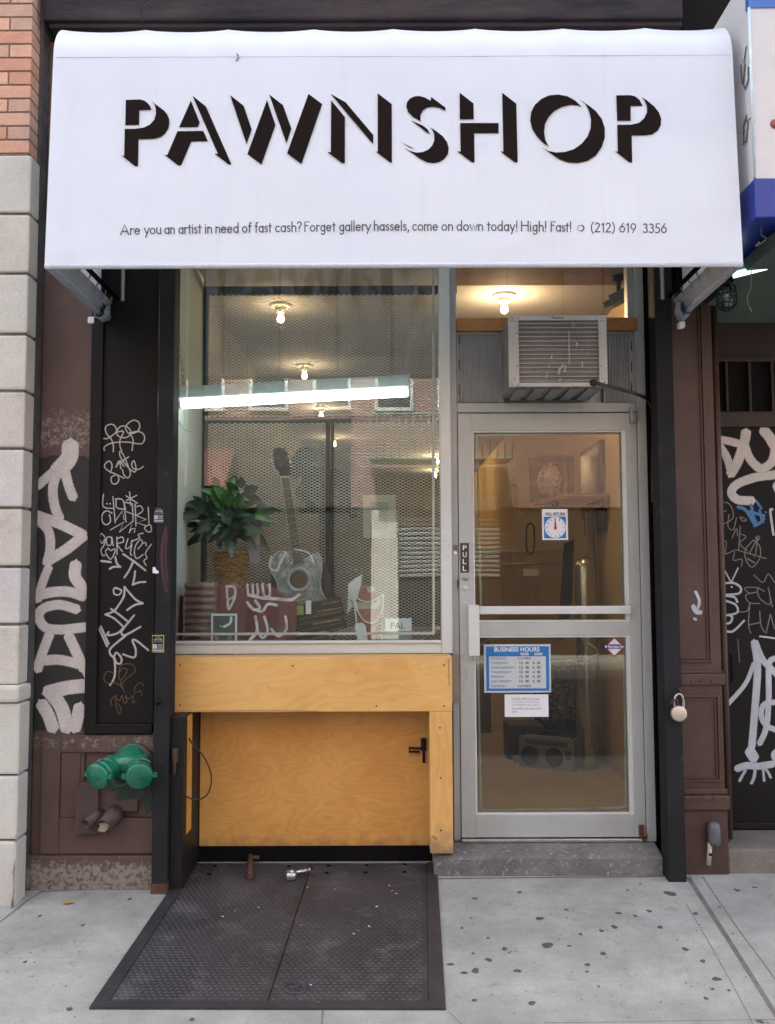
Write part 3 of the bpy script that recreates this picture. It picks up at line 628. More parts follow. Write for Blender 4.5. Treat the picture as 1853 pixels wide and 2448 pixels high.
# white scribble strokes laid on the glass
f = MB()
GT = [([(640,830),(645,870),(680,860),(690,820),(700,860),(740,840)],1)]
ZW = (390, 1050, 2.358)
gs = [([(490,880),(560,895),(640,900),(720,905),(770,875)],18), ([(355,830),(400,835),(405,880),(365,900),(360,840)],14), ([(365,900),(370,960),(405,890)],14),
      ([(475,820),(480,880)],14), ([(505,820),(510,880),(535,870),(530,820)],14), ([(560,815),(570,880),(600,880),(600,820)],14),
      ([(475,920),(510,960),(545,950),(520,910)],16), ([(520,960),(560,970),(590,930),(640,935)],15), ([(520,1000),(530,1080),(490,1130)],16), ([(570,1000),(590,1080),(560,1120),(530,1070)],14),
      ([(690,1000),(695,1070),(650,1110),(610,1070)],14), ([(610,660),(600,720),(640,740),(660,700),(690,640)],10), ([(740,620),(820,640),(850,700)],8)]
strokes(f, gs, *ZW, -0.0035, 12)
f.build('graffiti', mat('faded_scribble_white', (0.46, 0.48, 0.46), 0.6, (0.22, 0.22, 0.21), 18), W)
# sill top fascia (plywood box)
zf1, zf0 = ZZ(700, 1571, -0.19), ZZ(700, 1702, -0.19); xf0 = XX(408, 1640, -0.19); xf1 = XX(1081, 1640, -0.19)
f = MB(); f.box(xf0, xf1, -0.19, -0.036, zf0, zf1, 0.003); blk = f.build('plywood_fascia', M_ply, B)
f = MB(); xe = XX(425, 1640, -0.19); f.box(xf0-0.001, xf0+0.022, -0.192, -0.15, zf0-0.001, zf1-0.001, 0.002); f.build('fascia_end_strip', woodmat('darker_plywood', (0.5, 0.24, 0.07), (0.36, 0.16, 0.045), 0.45), blk)
f = MB(); f.box(XX(1028, 1900, -0.19), xf1-0.001, -0.188, -0.05, ZZ(1050, 2041, -0.19), zf0-0.0005, 0.003); f.build('plywood_leg', M_plyleg, B)
f = MB()
for px, py in ((430, 1590), (430, 1685), (700, 1592), (1062, 1590), (1062, 1688), (900, 1688), (1052, 1740), (1054, 1860), (1054, 1985)):
    f = MB(); q = P(px, py, -0.19); f.lathe((q.x, -0.1902, q.z), [(0.0042, 0), (0.0042, -0.0006), (0, -0.0007)], 8, 'Y'); f.build('screw', M_post, blk)
f = MB()
for pts, wd in (([(470,1700),(640,1698),(760,1700)],1.5), ([(1072,1575),(1074,1640)],2), ([(640,1640),(646,1648)],1.2), ([(850,1610),(858,1606)],1.2), ([(1040,2034),(1074,2036)],5), ([(1036,2000),(1044,2006)],6)): ribbon(f, pts, wd, onY(-0.1902))
f.build('scuffs', mat('wood_scuff', (0.36, 0.22, 0.10), 0.8), blk)
# back board of recess
zb0 = ZZ(700, 2022, 0.03); f = MB(); f.box(XX(478, 1900, 0.03), XX(1040, 1900, 0.03), 0.03, 0.05, zb0, zf0+0.02); bk = f.build('hatch_board', M_plyback, B)
f = MB(); f.box(xk1+0.001, XX(1045, 1900, 0.05), 0.051, 0.09, GL, zf0+0.05); f.box(XX(440, 1900, 0.0), XX(1040, 2030, 0.0), 0.02, 0.048, gz(0)-0.02, zb0-0.001, 0.002)
f.build('black_kick_strip', M_dark, B)
f = MB(); f.box(XX(455, 1900, 0.03), XX(478, 1900, 0.03), 0.022, 0.049, zb0, zf0+0.02, 0.002); f.build('recess_corner_post', M_black, B)
# shelf above the recess (underside of the display) keeps the recess dark
f = MB(); f.box(xk1, xm2, -0.034, 0.75, zf0+0.02, zsill-0.07); f.build('display_floor', mat('display_shelf', (0.25, 0.2, 0.15), 0.7), B)
def latch(c, sx, parent, horiz=True):
    t = MB(); t.tube([c+Vector((0, 0, 0.035)), c+Vector((0, 0, -0.085))], 0.007, 8)
    t.box(c.x-0.014, c.x+0.014, c.y+0.001, c.y+0.012, c.z-0.028, c.z+0.034, 0.003)
    if horiz:
        t.tube([c+Vector((0, -0.004, -0.012)), c+Vector((-0.07*sx, -0.006, -0.012))], 0.005, 8); t.tube([c+Vector((-0.070*sx, -0.006, -0.006)), c+Vector((-0.072*sx, -0.006, -0.03)), c+Vector((-0.02*sx, -0.006, -0.03))], 0.005, 8)
    return t.build('slide_latch', M_rust if not horiz else M_black, parent)
latch(P(1013, 1782, 0.015), 1, bk)
lt = latch(P(418, 1808, -0.345), 1, B, False)

# --- transom and door frame, right of the window
xr0 = XX(1506, 700, 0); xd1 = XX(1552, 1300, -0.03)
DF = bpy.data.objects.new('door_frame', None); C.objects.link(DF); DF.parent = B; DF.location = (0, 0, 0)
f = MB(); xdr = XX(1530, 1300, -0.03)
f.box(xdr, xd1, -0.035, 0.06, ZZ(1500, 2007, 0), ZH+0.1, 0.003)
f.box(xm2+0.0005, xdr-0.0005, -0.03, 0.05, ZZ(1300, 985, -0.03), ZZ(1300, 963, -0.03), 0.003)
f.build('jamb', M_alu, DF)
f = MB(); f.box(xdr-0.03, xdr-0.0006, -0.012, 0.05, ZZ(1300, 962, -0.03), ZH+0.1, 0.002); f.build('transom_channel', M_alu_d, DF)
f = MB(); f.box(xm2+0.001, xdr-0.031, -0.003, 0.003, ZZ(1300, 762, 0), ZH+0.09); f.build('transom_glass', glassmat('transom_glass', (0.93, 0.95, 0.93), 0.03), DF)
f = MB(); f.box(xm2+0.001, XX(1519, 776, 0), -0.045, 0.005, ZZ(1300, 792, -0.03), ZZ(1300, 761, -0.03), 0.003); f.build('timber_rail', M_beamwood, DF)
for a, b_ in ((xm2+0.002, XX(1203, 880, 0)), (XX(1440, 880, 0), XX(1518, 880, 0))):
    f = MB(); z0, z1 = ZZ(1300, 961, -0.02), ZZ(1300, 793, -0.02)
    f.box(a, b_, -0.002, 0.03, z0, z1); f.box(a+0.001, a+0.012, -0.016, -0.0025, z0, z1, 0.002); f.box(b_-0.012, b_-0.001, -0.016, -0.0025, z0, z1, 0.002)
    f.box(a+0.0125, b_-0.0125, -0.016, -0.0025, z1-0.012, z1, 0.002)
    n = int((b_-a-0.03)/0.014)
    for i in range(n):
        x = a+0.018+i*0.014; f.box(x, x+0.008, -0.012, -0.0025, z0, z1-0.0125, 0.002)
    f.build('accordion_filler', mat('grey_ribbed_vinyl', (0.36, 0.36, 0.345), 0.5, (0.28, 0.28, 0.27), 5), DF)
f = MB(); f.box(xm2+0.003, xdr-0.031, 0.031, 0.036, ZZ(1300, 962, -0.02), ZZ(1300, 790, -0.02)); f.build('backing_panel', M_alu_d, DF)
f = MB()
for px, pys in ((1098, (800, 860, 920)), (1510, (815, 865, 915))):
    for py in pys: f = MB(); q = P(px, py+12, -0.017); f.box(q.x-0.002, q.x+0.002, -0.018, -0.0165, q.z-0.025, q.z+0.025); f.build('slot', M_dark, DF)

# door leaf
D = bpy.data.objects.new('door', None); C.objects.link(D); D.parent = B; D.location = (0, 0, 0)
dx0 = xm2+0.003; dx1 = xdr-0.003
zt, zbm = ZZ(1300, 988, -0.02), ZZ(1300, 2001, -0.02)
gx0, gx1 = XX(1131, 1300, -0.02), XX(1502, 1300, -0.02)
zg_t = ZZ(1300, 1030, -0.02); zm1, zm0 = ZZ(1300, 1487, -0.02), ZZ(1300, 1520, -0.02); zg_b = ZZ(1300, 1948, -0.02)
f = MB(); Yd0, Yd1 = -0.028, 0.018
f.box(dx0, gx0, Yd0, Yd1, zbm, zt, 0.003); f.box(gx1, dx1, Yd0, Yd1, zbm, zt, 0.003)
f.box(gx0, gx1, Yd0+0.001, Yd1-0.001, zg_t, zt-0.0005, 0.003); f.box(gx0, gx1, Yd0+0.001, Yd1-0.001, zm0, zm1, 0.003); f.box(gx0, gx1, Yd0+0.001, Yd1-0.001, zbm+0.0005, zg_b, 0.003)
f.build('leaf_frame', M_alu, D)
f = MB()
for a, b_ in ((zm1, zg_t), (zg_b, zm0)):
    f.box(gx0+0.0005, gx0+0.008, Yd0+0.004, -0.004, a, b_, 0.002); f.box(gx1-0.022, gx1-0.0005, Yd0+0.004, -0.004, a, b_, 0.002)
    f.box(gx0+0.0085, gx1-0.0225, Yd0+0.004, -0.004, b_-0.008, b_-0.0005, 0.002); f.box(gx0+0.0085, gx1-0.0225, Yd0+0.004, -0.004, a+0.0005, a+0.01, 0.002)
f.build('glazing_bead', M_alu_l, D)
GD = glassmat('door_glass', (0.86, 0.87, 0.82), 0.045)
f = MB(); f.box(gx0+0.002, gx1-0.002, -0.003, 0.003, zm1+0.001, zg_t-0.001); f.build('upper_glass', GD, D)
f = MB(); f.box(gx0+0.002, gx1-0.002, -0.003, 0.003, zg_b+0.001, zm0-0.001); f.build('lower_glass', GD, D)
f = MB(); fo = lambda px, py, l: P(px, py, 0.0045+l)
for pts in ([(1140,1040),(1150,1448)], [(1482,1040),(1490,1448)], [(1140,1040),(1482,1036)], [(1143,1570),(1150,1930)], [(1150,1930),(1160,1937),(1485,1931),(1497,1925)], [(1497,1925),(1492,1565)], [(1146,1545),(1165,1530),(1195,1524)], [(1385,1522),(1425,1550),(1430,1562),(1400,1575),(1300,1583)]):
    ribbon(f, pts, 5 if pts[0][1] < 1500 or pts[0][1] > 1560 else 2.2, fo, smooth=False)
f.build('alarm_tape', mat('foil_tape_door', (0.33, 0.35, 0.32), 0.4, metal=0.3), D)
f = MB(); za, zc = ZZ(1300, 1468, -0.05), ZZ(1300, 1449, -0.05); f.box(XX(1146, 1458, -0.05), gx1-0.005, -0.06, -0.035, za, zc, 0.004); f.build('push_bar', M_alu_l, D)
f = MB(); hx0, hx1 = XX(1121, 1500, -0.09), XX(1147, 1500, -0.09); f.box(hx0, hx1, -0.085, -0.029, ZZ(1130, 1569, -0.09), ZZ(1130, 1447, -0.09), 0.003)
f.build('handle', M_alu_l, D)
f = MB(); a = P(1101, 1369, -0.03); b_ = P(1121, 1298, -0.03); f.box(a.x, b_.x, -0.031, -0.0285, a.z, b_.z); pp = f.build('pull_plate', mat('brown_plate', (0.045, 0.025, 0.018), 0.4), D)
f = MB()
for i, ch in enumerate('PULL'): pxtext(f, ch, 1106.5, 1115.5, 1303.5+i*16.5, 1315.5+i*16.5, -0.0315, 0.01)
f.build('pull_lettering', M_paper, D)
f = MB(); c = P(1114, 1381, -0.028); f.lathe((c.x, -0.028, c.z), [(0.017, 0), (0.017, -0.004), (0.014, -0.009), (0.0, -0.0092)], 20, 'Y'); f.box(c.x-0.0015, c.x+0.0015, -0.0385, -0.0373, c.z-0.006, c.z+0.004); f.build('lock_cylinder', M_steel, D)
f = MB(); c = P(1112, 1406, -0.028); f.lathe((c.x, -0.028, c.z), [(0.013, 0), (0.013, -0.003), (0.0, -0.0032)], 18, 'Y'); f.build('blanking_plug', M_alu_l, D)
f = MB(); c = P(1094, 1396, -0.03); f.box(c.x-0.005, c.x+0.004, -0.034, -0.0285, c.z-0.035, c.z+0.035, 0.001); f.build('strike_plate', M_steel, D)
f = MB(); c = P(1094, 1396, -0.034); f.box(c.x-0.002, c.x+0.0025, -0.036, -0.0345, c.z-0.02, c.z+0.02); f.build('latch_hole', M_dark, D)
f = MB(); a = P(1508, 1010, -0.05); b_ = P(1526, 974, -0.05); f.box(a.x, b_.x, -0.052, -0.0355, a.z, b_.z, 0.003); f.lathe(((a.x+b_.x)/2, -0.056, a.z+0.008), [(0.009, 0), (0.009, 0.05)], 12); f.build('pivot_hinge', M_steel, D)
f = MB(); a = P(1528, 2006, -0.04); b_ = P(1545, 1972, -0.04); f.box(a.x, b_.x-.01, -0.045, -0.0355, a.z+.01, b_.z, 0.003); f.tube(catmull([(a.x+0.005, -0.05, a.z+.012), (a.x+0.02, -0.055, a.z), (b_.x-.004, -0.055, a.z+0.003), (b_.x, -0.05, a.z+0.025)], 5), 0.004, 8); f.build('floor_pivot', M_rust, D)
f = MB(); f.box(dx0, dx1-0.02, -0.05, 0.05, zbm-0.018, zbm-0.003, 0.003); f.build('threshold', M_chrome, D)
# button and purple sticker on the mullion
f = MB(); c = P(1089, 1309, -0.022); f.box(c.x-0.011, c.x+0.010, -0.0245, -0.0215, c.z-0.012, c.z+0.012); f.build('purple_label', mat('purple_plastic', (0.17, 0.06, 0.19), 0.4), B)
f = MB(); c = P(1088, 1322, -0.022); f.lathe((c.x, -0.0215, c.z), [(0.009, 0), (0.009, -0.004), (0.006, -0.006), (0, -0.006)], 16, 'Y'); f.build('bell_button', M_paper, B)

# dark reveal right of the door + drain hose lane
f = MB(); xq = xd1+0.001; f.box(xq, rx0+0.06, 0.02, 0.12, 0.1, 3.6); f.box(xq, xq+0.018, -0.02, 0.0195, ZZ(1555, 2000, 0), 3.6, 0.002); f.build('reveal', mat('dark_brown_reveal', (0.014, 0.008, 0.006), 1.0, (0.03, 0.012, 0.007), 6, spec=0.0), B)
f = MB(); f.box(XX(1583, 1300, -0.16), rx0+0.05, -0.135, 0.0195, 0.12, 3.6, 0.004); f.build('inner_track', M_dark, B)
# door step
def stepmat():
    return mat('pitted_stone_step', (0.19, 0.18, 0.165), 0.85, (0.10, 0.095, 0.09), 5, bump=0.6, bscale=70, stain=(0.34, 0.33, 0.30), sscale=38, sthr=(0.56, 0.63), samt=0.65)
M_step = stepmat()
f = MB(); sx0, sx1 = XX(1038, 2060, -0.17), rx0-0.005; zs1 = ZZ(1300, 2047, -0.17)
bm = bmesh.new()
pro = [(-0.172, gz(-0.17)-0.03), (-0.172, zs1-0.012), (-0.160, zs1), (-0.05, zbm-0.021), (0.12, zbm-0.019), (0.12, gz(-0.17)-0.03)]
n = 40; vs = []
for i in range(n+1):
    x = sx0+(sx1-sx0)*i/n
    vs.append([bm.verts.new((x, y+(noise.noise(Vector((x*9, y*5, z*9)))*0.006 if j in (1, 2) else 0), z+(noise.noise(Vector((x*12, 3, y*9)))*0.006 if j in (1, 2) else 0))) for j, (y, z) in enumerate(pro)])
for i in range(n):
    for j in range(len(pro)): bm.faces.new((vs[i][j], vs[i][(j+1) % 6], vs[i+1][(j+1) % 6], vs[i+1][j]))
bm.faces.new(vs[0]); bm.faces.new(vs[-1][::-1]); f.addbm(bm); f.build('door_step', M_step, B)

# wall above storefront: dark ledge, brick strip
f = MB(); zL0 = ZZ(300, 50, -0.42); zL1 = ZZ(300, 44, -0.42)
f.box(XX(104, 30, -0.42), 1.42, -0.42, -0.2, zL0+0.006, zL0+0.75, 0.012); f.box(XX(108, 30, -0.45), 1.42, -0.40, -0.2, zL0-0.02, zL0+0.0055, 0.008)
f.build('stone_lintel', mat('sooty_stone', (0.045, 0.033, 0.032), 0.75, (0.014, 0.013, 0.015), 3.5, spec=0.25, bump=0.9, bscale=12, stain=(0.28, 0.25, 0.23), sscale=9, sthr=(0.66, 0.72), samt=0.4, stretch=(0.6, 1, 1.8)), B)
f = MB(); f.box(XX(104, 60, -0.30), 1.42, -0.285, -0.2, 3.60, zL0-0.0205); f.build('brick_strip', brickmat('red_brick_strip', (0.22, 0.06, 0.045), (0.14, 0.04, 0.035), (0.2, 0.17, 0.15)), B)
f = MB(); f.box(-1.62, 1.42, -0.2, 0.13, ZH+0.101, 15.5); f.box(-1.62, -1.10, 0.121, 0.3, 0, 15.5); f.box(-1.62, 1.62, 0.3, 9.0, 3.4, 15.5); f.build('upper_wall', mat('dull_plaster', (0.3, 0.27, 0.26), 0.8), B)

# ------------------------------------------------------------------ interior of the shop
zc = 3.22; zfl = zbm-0.01; XL, XRr, YB = -1.13, 1.50, 11.5
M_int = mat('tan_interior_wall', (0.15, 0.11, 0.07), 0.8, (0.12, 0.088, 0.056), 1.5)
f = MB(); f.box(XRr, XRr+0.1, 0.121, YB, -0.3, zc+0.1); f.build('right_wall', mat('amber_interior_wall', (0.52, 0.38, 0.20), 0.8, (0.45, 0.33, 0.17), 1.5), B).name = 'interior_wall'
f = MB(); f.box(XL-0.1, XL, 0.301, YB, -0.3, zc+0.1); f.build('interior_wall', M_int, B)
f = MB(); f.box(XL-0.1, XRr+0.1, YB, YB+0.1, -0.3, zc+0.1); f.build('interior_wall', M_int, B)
f = MB(); f.box(XL-0.1, XRr+0.1, 0.131, YB, zc, zc+0.09); f.build('ceiling', mat('grey_ceiling', (0.34, 0.33, 0.335), 0.9, (0.30, 0.29, 0.295), 1.2), B)
f = MB(); f.box(xm2+0.02, XRr, 0.10, 0.62, zc-0.075, zc-0.001); f.build('soffit', mat('brown_soffit', (0.30, 0.19, 0.12), 0.8), B)
f = MB(); f.box(XL-0.1, XRr+0.1, 0.06, YB, zfl-0.06, zfl); f.build('floor', mat('tan_floor', (0.48, 0.38, 0.27), 0.6, (0.40, 0.31, 0.22), 3), B)
f = MB(); f.box(xm2-0.03, xm2-0.005, 0.0605, 0.75, zfl, 1.3, 0); f.build('display_end_wall', M_int, B)
xs = XX(413, 1200, 0.0)
f = MB(); f.box(xs-0.02, xs, 0.03, 0.69, zsill-0.1, zc-0.001); f.build('display_side_wall', M_white, B)
f = MB(); f.box(xs-0.015, xs+0.022, 0.691, 0.72, zsill-0.1, zc-0.06); f.build('display_side_trim', mat('raw_wood_trim', (0.42, 0.27, 0.12), 0.6), B)
f = MB(); f.box(XX(1422, 1500, 1.8), XX(1408, 1500, 1.8), 1.78, 1.86, zfl, 1.92, 0.004); f.box(XX(1425, 1500, 1.8), XX(1433, 1500, 1.8), 1.80, 1.86, zfl, 1.92, 0.004); f.build('door_casing', mat('pale_wood_casing', (0.42, 0.30, 0.17), 0.5), B)
f = MB(); f.box(XRr-0.012, XRr-0.001, 0.15, 6, zfl, zfl+0.09, 0.003); f.build('baseboard', mat('pale_wood_base', (0.45, 0.33, 0.2), 0.5), B)

# security grille behind the display
Yg = 0.70; GR = empty('security_grille', (0, Yg, 1.0), 'expanded metal security grille with dark teal frame behind the shop window', 'grille')
gx_0 = XX(483, 1200, Yg); gx_1 = xm2+0.06; gz0 = zsill-0.08; gz1 = zc-0.05
M_teal = mat('dark_teal_steel', (0.022, 0.04, 0.043), 0.6, (0.015, 0.026, 0.03), 5)
f = MB()
f.box(gx_0, gx_0+0.03, Yg-0.01, Yg+0.02, gz0, gz1, 0.003)
f.box(gx_0+0.0305, gx_1, Yg-0.01, Yg+0.02, gz1-0.05, gz1, 0.003)
zmb = ZZ(700, 1003, Yg); f.box(gx_0+0.0305, gx_1, Yg-0.012, Yg+0.022, zmb-0.018, zmb+0.018, 0.003)
f.build('grille_frame', M_teal, GR)
f = MB(); x_ = XX(782, 1200, Yg); f.box(x_-0.007, x_+0.018, Yg-0.02, Yg+0.02, gz0, zmb-0.0185, 0.002); f.box(x_+0.024, x_+0.040, Yg-0.018, Yg+0.02, gz0, zmb-0.0185, 0.002); f.build('grille_post', M_black, GR)
f = MB(); dw, dh, th = 0.0345, 0.0176, 0.0016
nz_ = int((gz1-gz0)/dh); nx_ = int((gx_1-gx_0)/(dw/2))
for j in range(nz_):
    z0 = gz0+j*dh
    for sgn in (1, -1):
        n0 = len(f.v); pts = []
        for i in range(nx_+1):
            up = (i % 2 == 0) == (sgn == 1)
            pts.append(Vector((gx_0+i*dw/2, Yg+0.004+0.0006*sgn, z0+(dh/2 if up else 0.0) + (0 if sgn == 1 else dh/2) - dh/4)))
        # zig-zag strand, flat bar: front, top and bottom faces
        for q in pts: f.v += [q+Vector((0, -th, th*0.9)), q+Vector((0, -th, -th*0.9)), q+Vector((0, th, 0))]
        for i in range(nx_):
            a = n0+3*i
            f.face([a, a+1, a+4, a+3]); f.face([a, a+3, a+5, a+2]); f.face([a+1, a+2, a+5, a+4])
f.build('expanded_mesh', mat('galvanised_mesh', (0.78, 0.79, 0.77), 0.5), GR)

# bulbs
M_bulb = emit('warm_bulb_glass', (1.0, 0.66, 0.34), 4)
M_porc = mat('porcelain', (0.7, 0.66, 0.6), 0.4)
def bulb(X, Y, label, first=[]):
    if not first:
        e = empty('ceiling_bulb', (X, Y, zc), label, 'light bulb', 'bare bulbs on the shop ceiling')
        b_ = MB(); b_.lathe((X, Y, zc-0.001), [(0.072, 0), (0.07, -0.012), (0.045, -0.02), (0.035, -0.02), (0.035, -0.03), (0.028, -0.055), (0.0, -0.055)], 24); b_.build('lamp_holder', M_porc, e)
        b_ = MB(); b_.lathe((X, Y, zc-0.055), [(0.012, 0), (0.013, -0.012), (0.023, -0.032), (0.024, -0.046), (0.016, -0.060), (0.0, -0.066)], 16); b_.build('bulb', M_bulb, e)
        first.append(e)
        l = bpy.data.lights.new('bulb_light', 'POINT'); l.energy = 1.15; l.color = (1.0, 0.66, 0.36); l.shadow_soft_size = 0.04
        lo = bpy.data.objects.new('bulb_light', l); C.objects.link(lo); lo.parent = e; lo.location = (0, 0, -0.145); l2 = l.copy(); l2.energy = 3.2; first.append(l2)
        return e
    e = copy_tree(first[0]); e.location = (X, Y, zc); e['label'] = label
    if X > 0:
        for c_ in children(e):
            if c_.type == 'LIGHT': c_.data = first[1]
    return e
for x, y, lb in ((-0.69, 1.22, 'lit bare bulb nearest the window, above the white tube'), (-0.69, 2.9, 'lit bare bulb just above the middle of the white tube'),
                 (-0.69, 4.8, 'lit bare bulb half hidden under the white tube'), (-0.67, 6.8, 'small lit bulb seen through the mesh right of the grille post'),
                 (0.74, 1.03, 'lit bare bulb in the transom left of the air conditioner'), 
                 (0.74, 8.6, 'small lit bulb at the right edge of the window, upper of two'), (0.80, 10.4, 'small lit bulb at the right edge of the window, lower of two')):
    bulb(x, y, lb)

# fluorescent tube in the window
Yt = 0.085; A_, Bq = P(435, 967, Yt), P(974, 938, Yt)
FL = empty('fluorescent_light', A_, 'bright white fluorescent tube hung on chains across the shop window', 'light')
f = MB(); f.tube([A_, Bq], 0.023, 16); f.build('tube', emit('cool_tube', (0.95, 1.0, 0.98), 1.5), FL)
f = MB(); dd = (Bq-A_).normalized()
for e_, s2 in ((A_, -1), (Bq, 1)): f.tube([e_+dd*s2*0.001, e_+dd*s2*0.022], 0.022, 12)
f.build('tube_socket', M_alu_l, FL)
f = MB(); up = Vector((0, 0, 1)); c0 = (A_+Bq)/2+Vector((0, 0.03, 0.062)); f.obox(c0, dd*((Bq-A_).length/2+0.01), Vector((0, 0.04, 0)), up*0.03); f.build('fixture_body', mat('white_enamel_fixture', (0.5, 0.56, 0.55), 0.4), FL)
def chain(name, a, b, parent, link=0.03, m=M_steel):
    t = MB(); L_ = (b-a).length; n = max(2, int(L_/(link*0.8))); d = (b-a).normalized(); s1 = d.orthogonal().normalized(); s2 = d.cross(s1)
    for i in range(n):
        c = a+d*(L_*(i+0.5)/n); s = s1 if i % 2 else s2; pts = []
        for k in range(10):
            q = 2*math.pi*k/10; pts.append(c+d*math.cos(q)*link*0.55+s*math.sin(q)*link*0.22)
        t.tube(pts, 0.0016, 5, closed=True)
    return t.build(name, m, parent)
chain('chain', P(421, 745, Yt), P(440, 930, Yt), FL, 0.04); chain('chain', P(995, 682, Yt), P(968, 915, Yt), FL, 0.04); chain('chain', P(997, 682, Yt), P(1000, 830, Yt), FL, 0.04)
f = MB(); f.tube(catmull([P(424, 975, Yt), P(425, 1000, Yt), P(440, 1025, Yt), P(458, 1032, Yt)], 6), 0.003, 6); f.build('power_cord', mat('white_cord', (0.5, 0.55, 0.52), 0.5), FL)

# ------------------------------------------------------------------ display: plant in basket
zd = zsill-0.07
def leafmesh(mb, base, dirv, L_, W_, droop, mi):
    d = Vector(dirv).normalized(); side = d.cross(Vector((random.uniform(-.5, .5), -1, random.uniform(0.1, 0.9))))
    if side.length < 0.1: side = Vector((1, 0, 0))
    side.normalize(); side = (side+Vector((0, 0, random.uniform(-.5, .5)))).normalized(); n0 = len(mb.v); K = 8; mb.cur = mi
    for i in range(K+1):
        t = i/K; w_ = W_*math.sin(math.pi*min(1, t**0.62))**0.8*(1-0.1*t) if 0 < t < 1 else 0.0
        c = base+d*L_*t+Vector((0, 0, -droop*t*t)); up = side.cross(d).normalized()
        mb.v += [c-side*w_+up*w_*0.35, c, c+side*w_+up*w_*0.35]
    for i in range(K):
        a = n0+3*i; mb.face([a, a+1, a+4, a+3], True); mb.face([a+1, a+2, a+5, a+4], True)
Yp = 0.30; pc = P(553, 1320, Yp)
PL = empty('potted_plant', (pc.x, Yp, ZZ(553, 1396, Yp)), 'glossy green leafy plant in a woven wicker basket in the shop window', 'plant')
f = MB(); random.seed(3)
sc_p = (Yp+4.55)/F
lv = [(545,1240,430,1222),(540,1250,432,1238),(545,1262,440,1212),(540,1225,480,1180),(548,1215,470,1165),(555,1210,520,1150),(560,1215,545,1148),(565,1215,600,1185),(560,1215,590,1150),(575,1220,598,1150),
      (570,1230,632,1215),(572,1240,650,1230),(575,1250,655,1260),(570,1262,640,1280),(560,1270,620,1300),(550,1268,580,1255),(545,1270,500,1290),(540,1275,470,1300),(545,1280,560,1310),(550,1260,520,1230),(555,1250,565,1200),(560,1245,600,1220),(545,1240,500,1205),(548,1258,480,1255),(552,1272,530,1305),(565,1255,610,1240)]
for (a, b2, c2, d2) in lv:
    for rep in range(6):
        a -= 2; b2 -= 2; jx, jy = -6+random.uniform(-14, 14)*rep, -6+random.uniform(-11, 11)*rep
        y0 = Yp+random.uniform(-0.05, 0.05); p0 = P(a, b2, y0); p1 = P(c2+jx, d2+jy, y0+random.uniform(-0.13, 0.13))
        d = p1-p0; L_ = random.uniform(0.095, 0.14); tip = p0+d*random.uniform(0.55, 1.0); dn_ = (d.normalized()+Vector((random.uniform(-.35, .35), 0, random.uniform(-.35, .25)))).normalized(); leafmesh(f, tip-dn_*L_, dn_+Vector((0, 0, 0.25)), L_, random.uniform(0.022, 0.034), 0.03, random.choice((0, 0, 1, 2)))
f.build('leaves', [mat('leaf_dark', (0.012, 0.05, 0.018), 0.3, (0.008, 0.03, 0.014), 20), mat('leaf_green', (0.04, 0.17, 0.03), 0.3, (0.025, 0.10, 0.02), 20), mat('leaf_bluegreen', (0.02, 0.065, 0.045), 0.3, (0.012, 0.045, 0.03), 20)], PL)
f = MB()
for i in range(9):
    f.tube(catmull([P(550+random.uniform(-6, 6), 1330, Yp), P(548+random.uniform(-14, 14), 1290, Yp+random.uniform(-.02, .02)), P(553+random.uniform(-35, 35), 1245+random.uniform(-15, 15), Yp+random.uniform(-.05, .05))], 4), 0.004, 6)
f.build('stems', mat('stem_dark', (0.02, 0.03, 0.015), 0.6), PL)
f = MB(); zt_, zb_ = ZZ(553, 1318, Yp), ZZ(553, 1396, Yp); r1, r0 = 42*sc_p, 33*sc_p; rows = 13; seg = 36
M_wick = mat('wicker', (0.50, 0.27, 0.09), 0.5, (0.16, 0.07, 0.02), 55)
for j in range(rows):
    z = zb_+(zt_-zb_)*(j+0.5)/rows; R_ = r0+(r1-r0)*j/rows; pts = []
    for k in range(seg):
        a = 2*math.pi*k/seg; q = R_+0.006*(1 if (k//3+j) % 2 else -1); pts.append(Vector((pc.x+q*math.cos(a), Yp+q*math.sin(a), z)))
    f.tube(pts, (zt_-zb_)/rows*0.40, 6, closed=True)
f.lathe((pc.x, Yp, zb_), [(r0*0.93, 0), (r1*0.93, zt_-zb_-0.01)], 24)
f.build('basket', M_wick, PL)
# basket stand: red satin draped over boxes
f = MB(); n0 = len(f.v); nx = 26
x0, x1 = xs+0.004, XX(720, 1500, 0.4)
def cl(u, v):                                      # u across, v down/front
    x = x0+(x1-x0)*u; ridge = ZZ(553, 1397, Yp)
    top = ridge-0.06*max(0, (0.15-u)/0.15)-0.02*abs(math.sin(u*9))-0.10*max(0, (u-0.75)/0.25)
    if v < 0.4: return Vector((x, 0.62-0.45*v/0.4, top+0.004*math.sin(u*40)))
    t = (v-0.4)/0.6; return Vector((x, 0.17-0.05*t+0.012*math.sin(u*34+t*2)*t, top+(zd+0.002-top)*t))
N_, K_ = 60, 20
for j in range(K_+1):
    for i in range(N_+1): f.v.append(cl(i/N_, j/K_))
for j in range(K_):
    for i in range(N_): a = j*(N_+1)+i; f.face([a, a+1, a+N_+2, a+N_+1], True)
tag(f.build('satin_cloth', M_red), 'dark red satin cloth draped under the wicker basket', 'cloth')
f = MB(); q = P(1072, 1520, 0.2); f.sphere((XX(1035, 1518, .12), 0.12, zd+0.035), 0.05, 1.6, 1, 0.8); f.sphere((XX(1050, 1518, .12), 0.2, zd+0.03), 0.05, 1.0, 1, 0.9)
tag(f.build('red_pouch', M_red), 'small crumpled red cloth at the window corner by the name card', 'cloth')

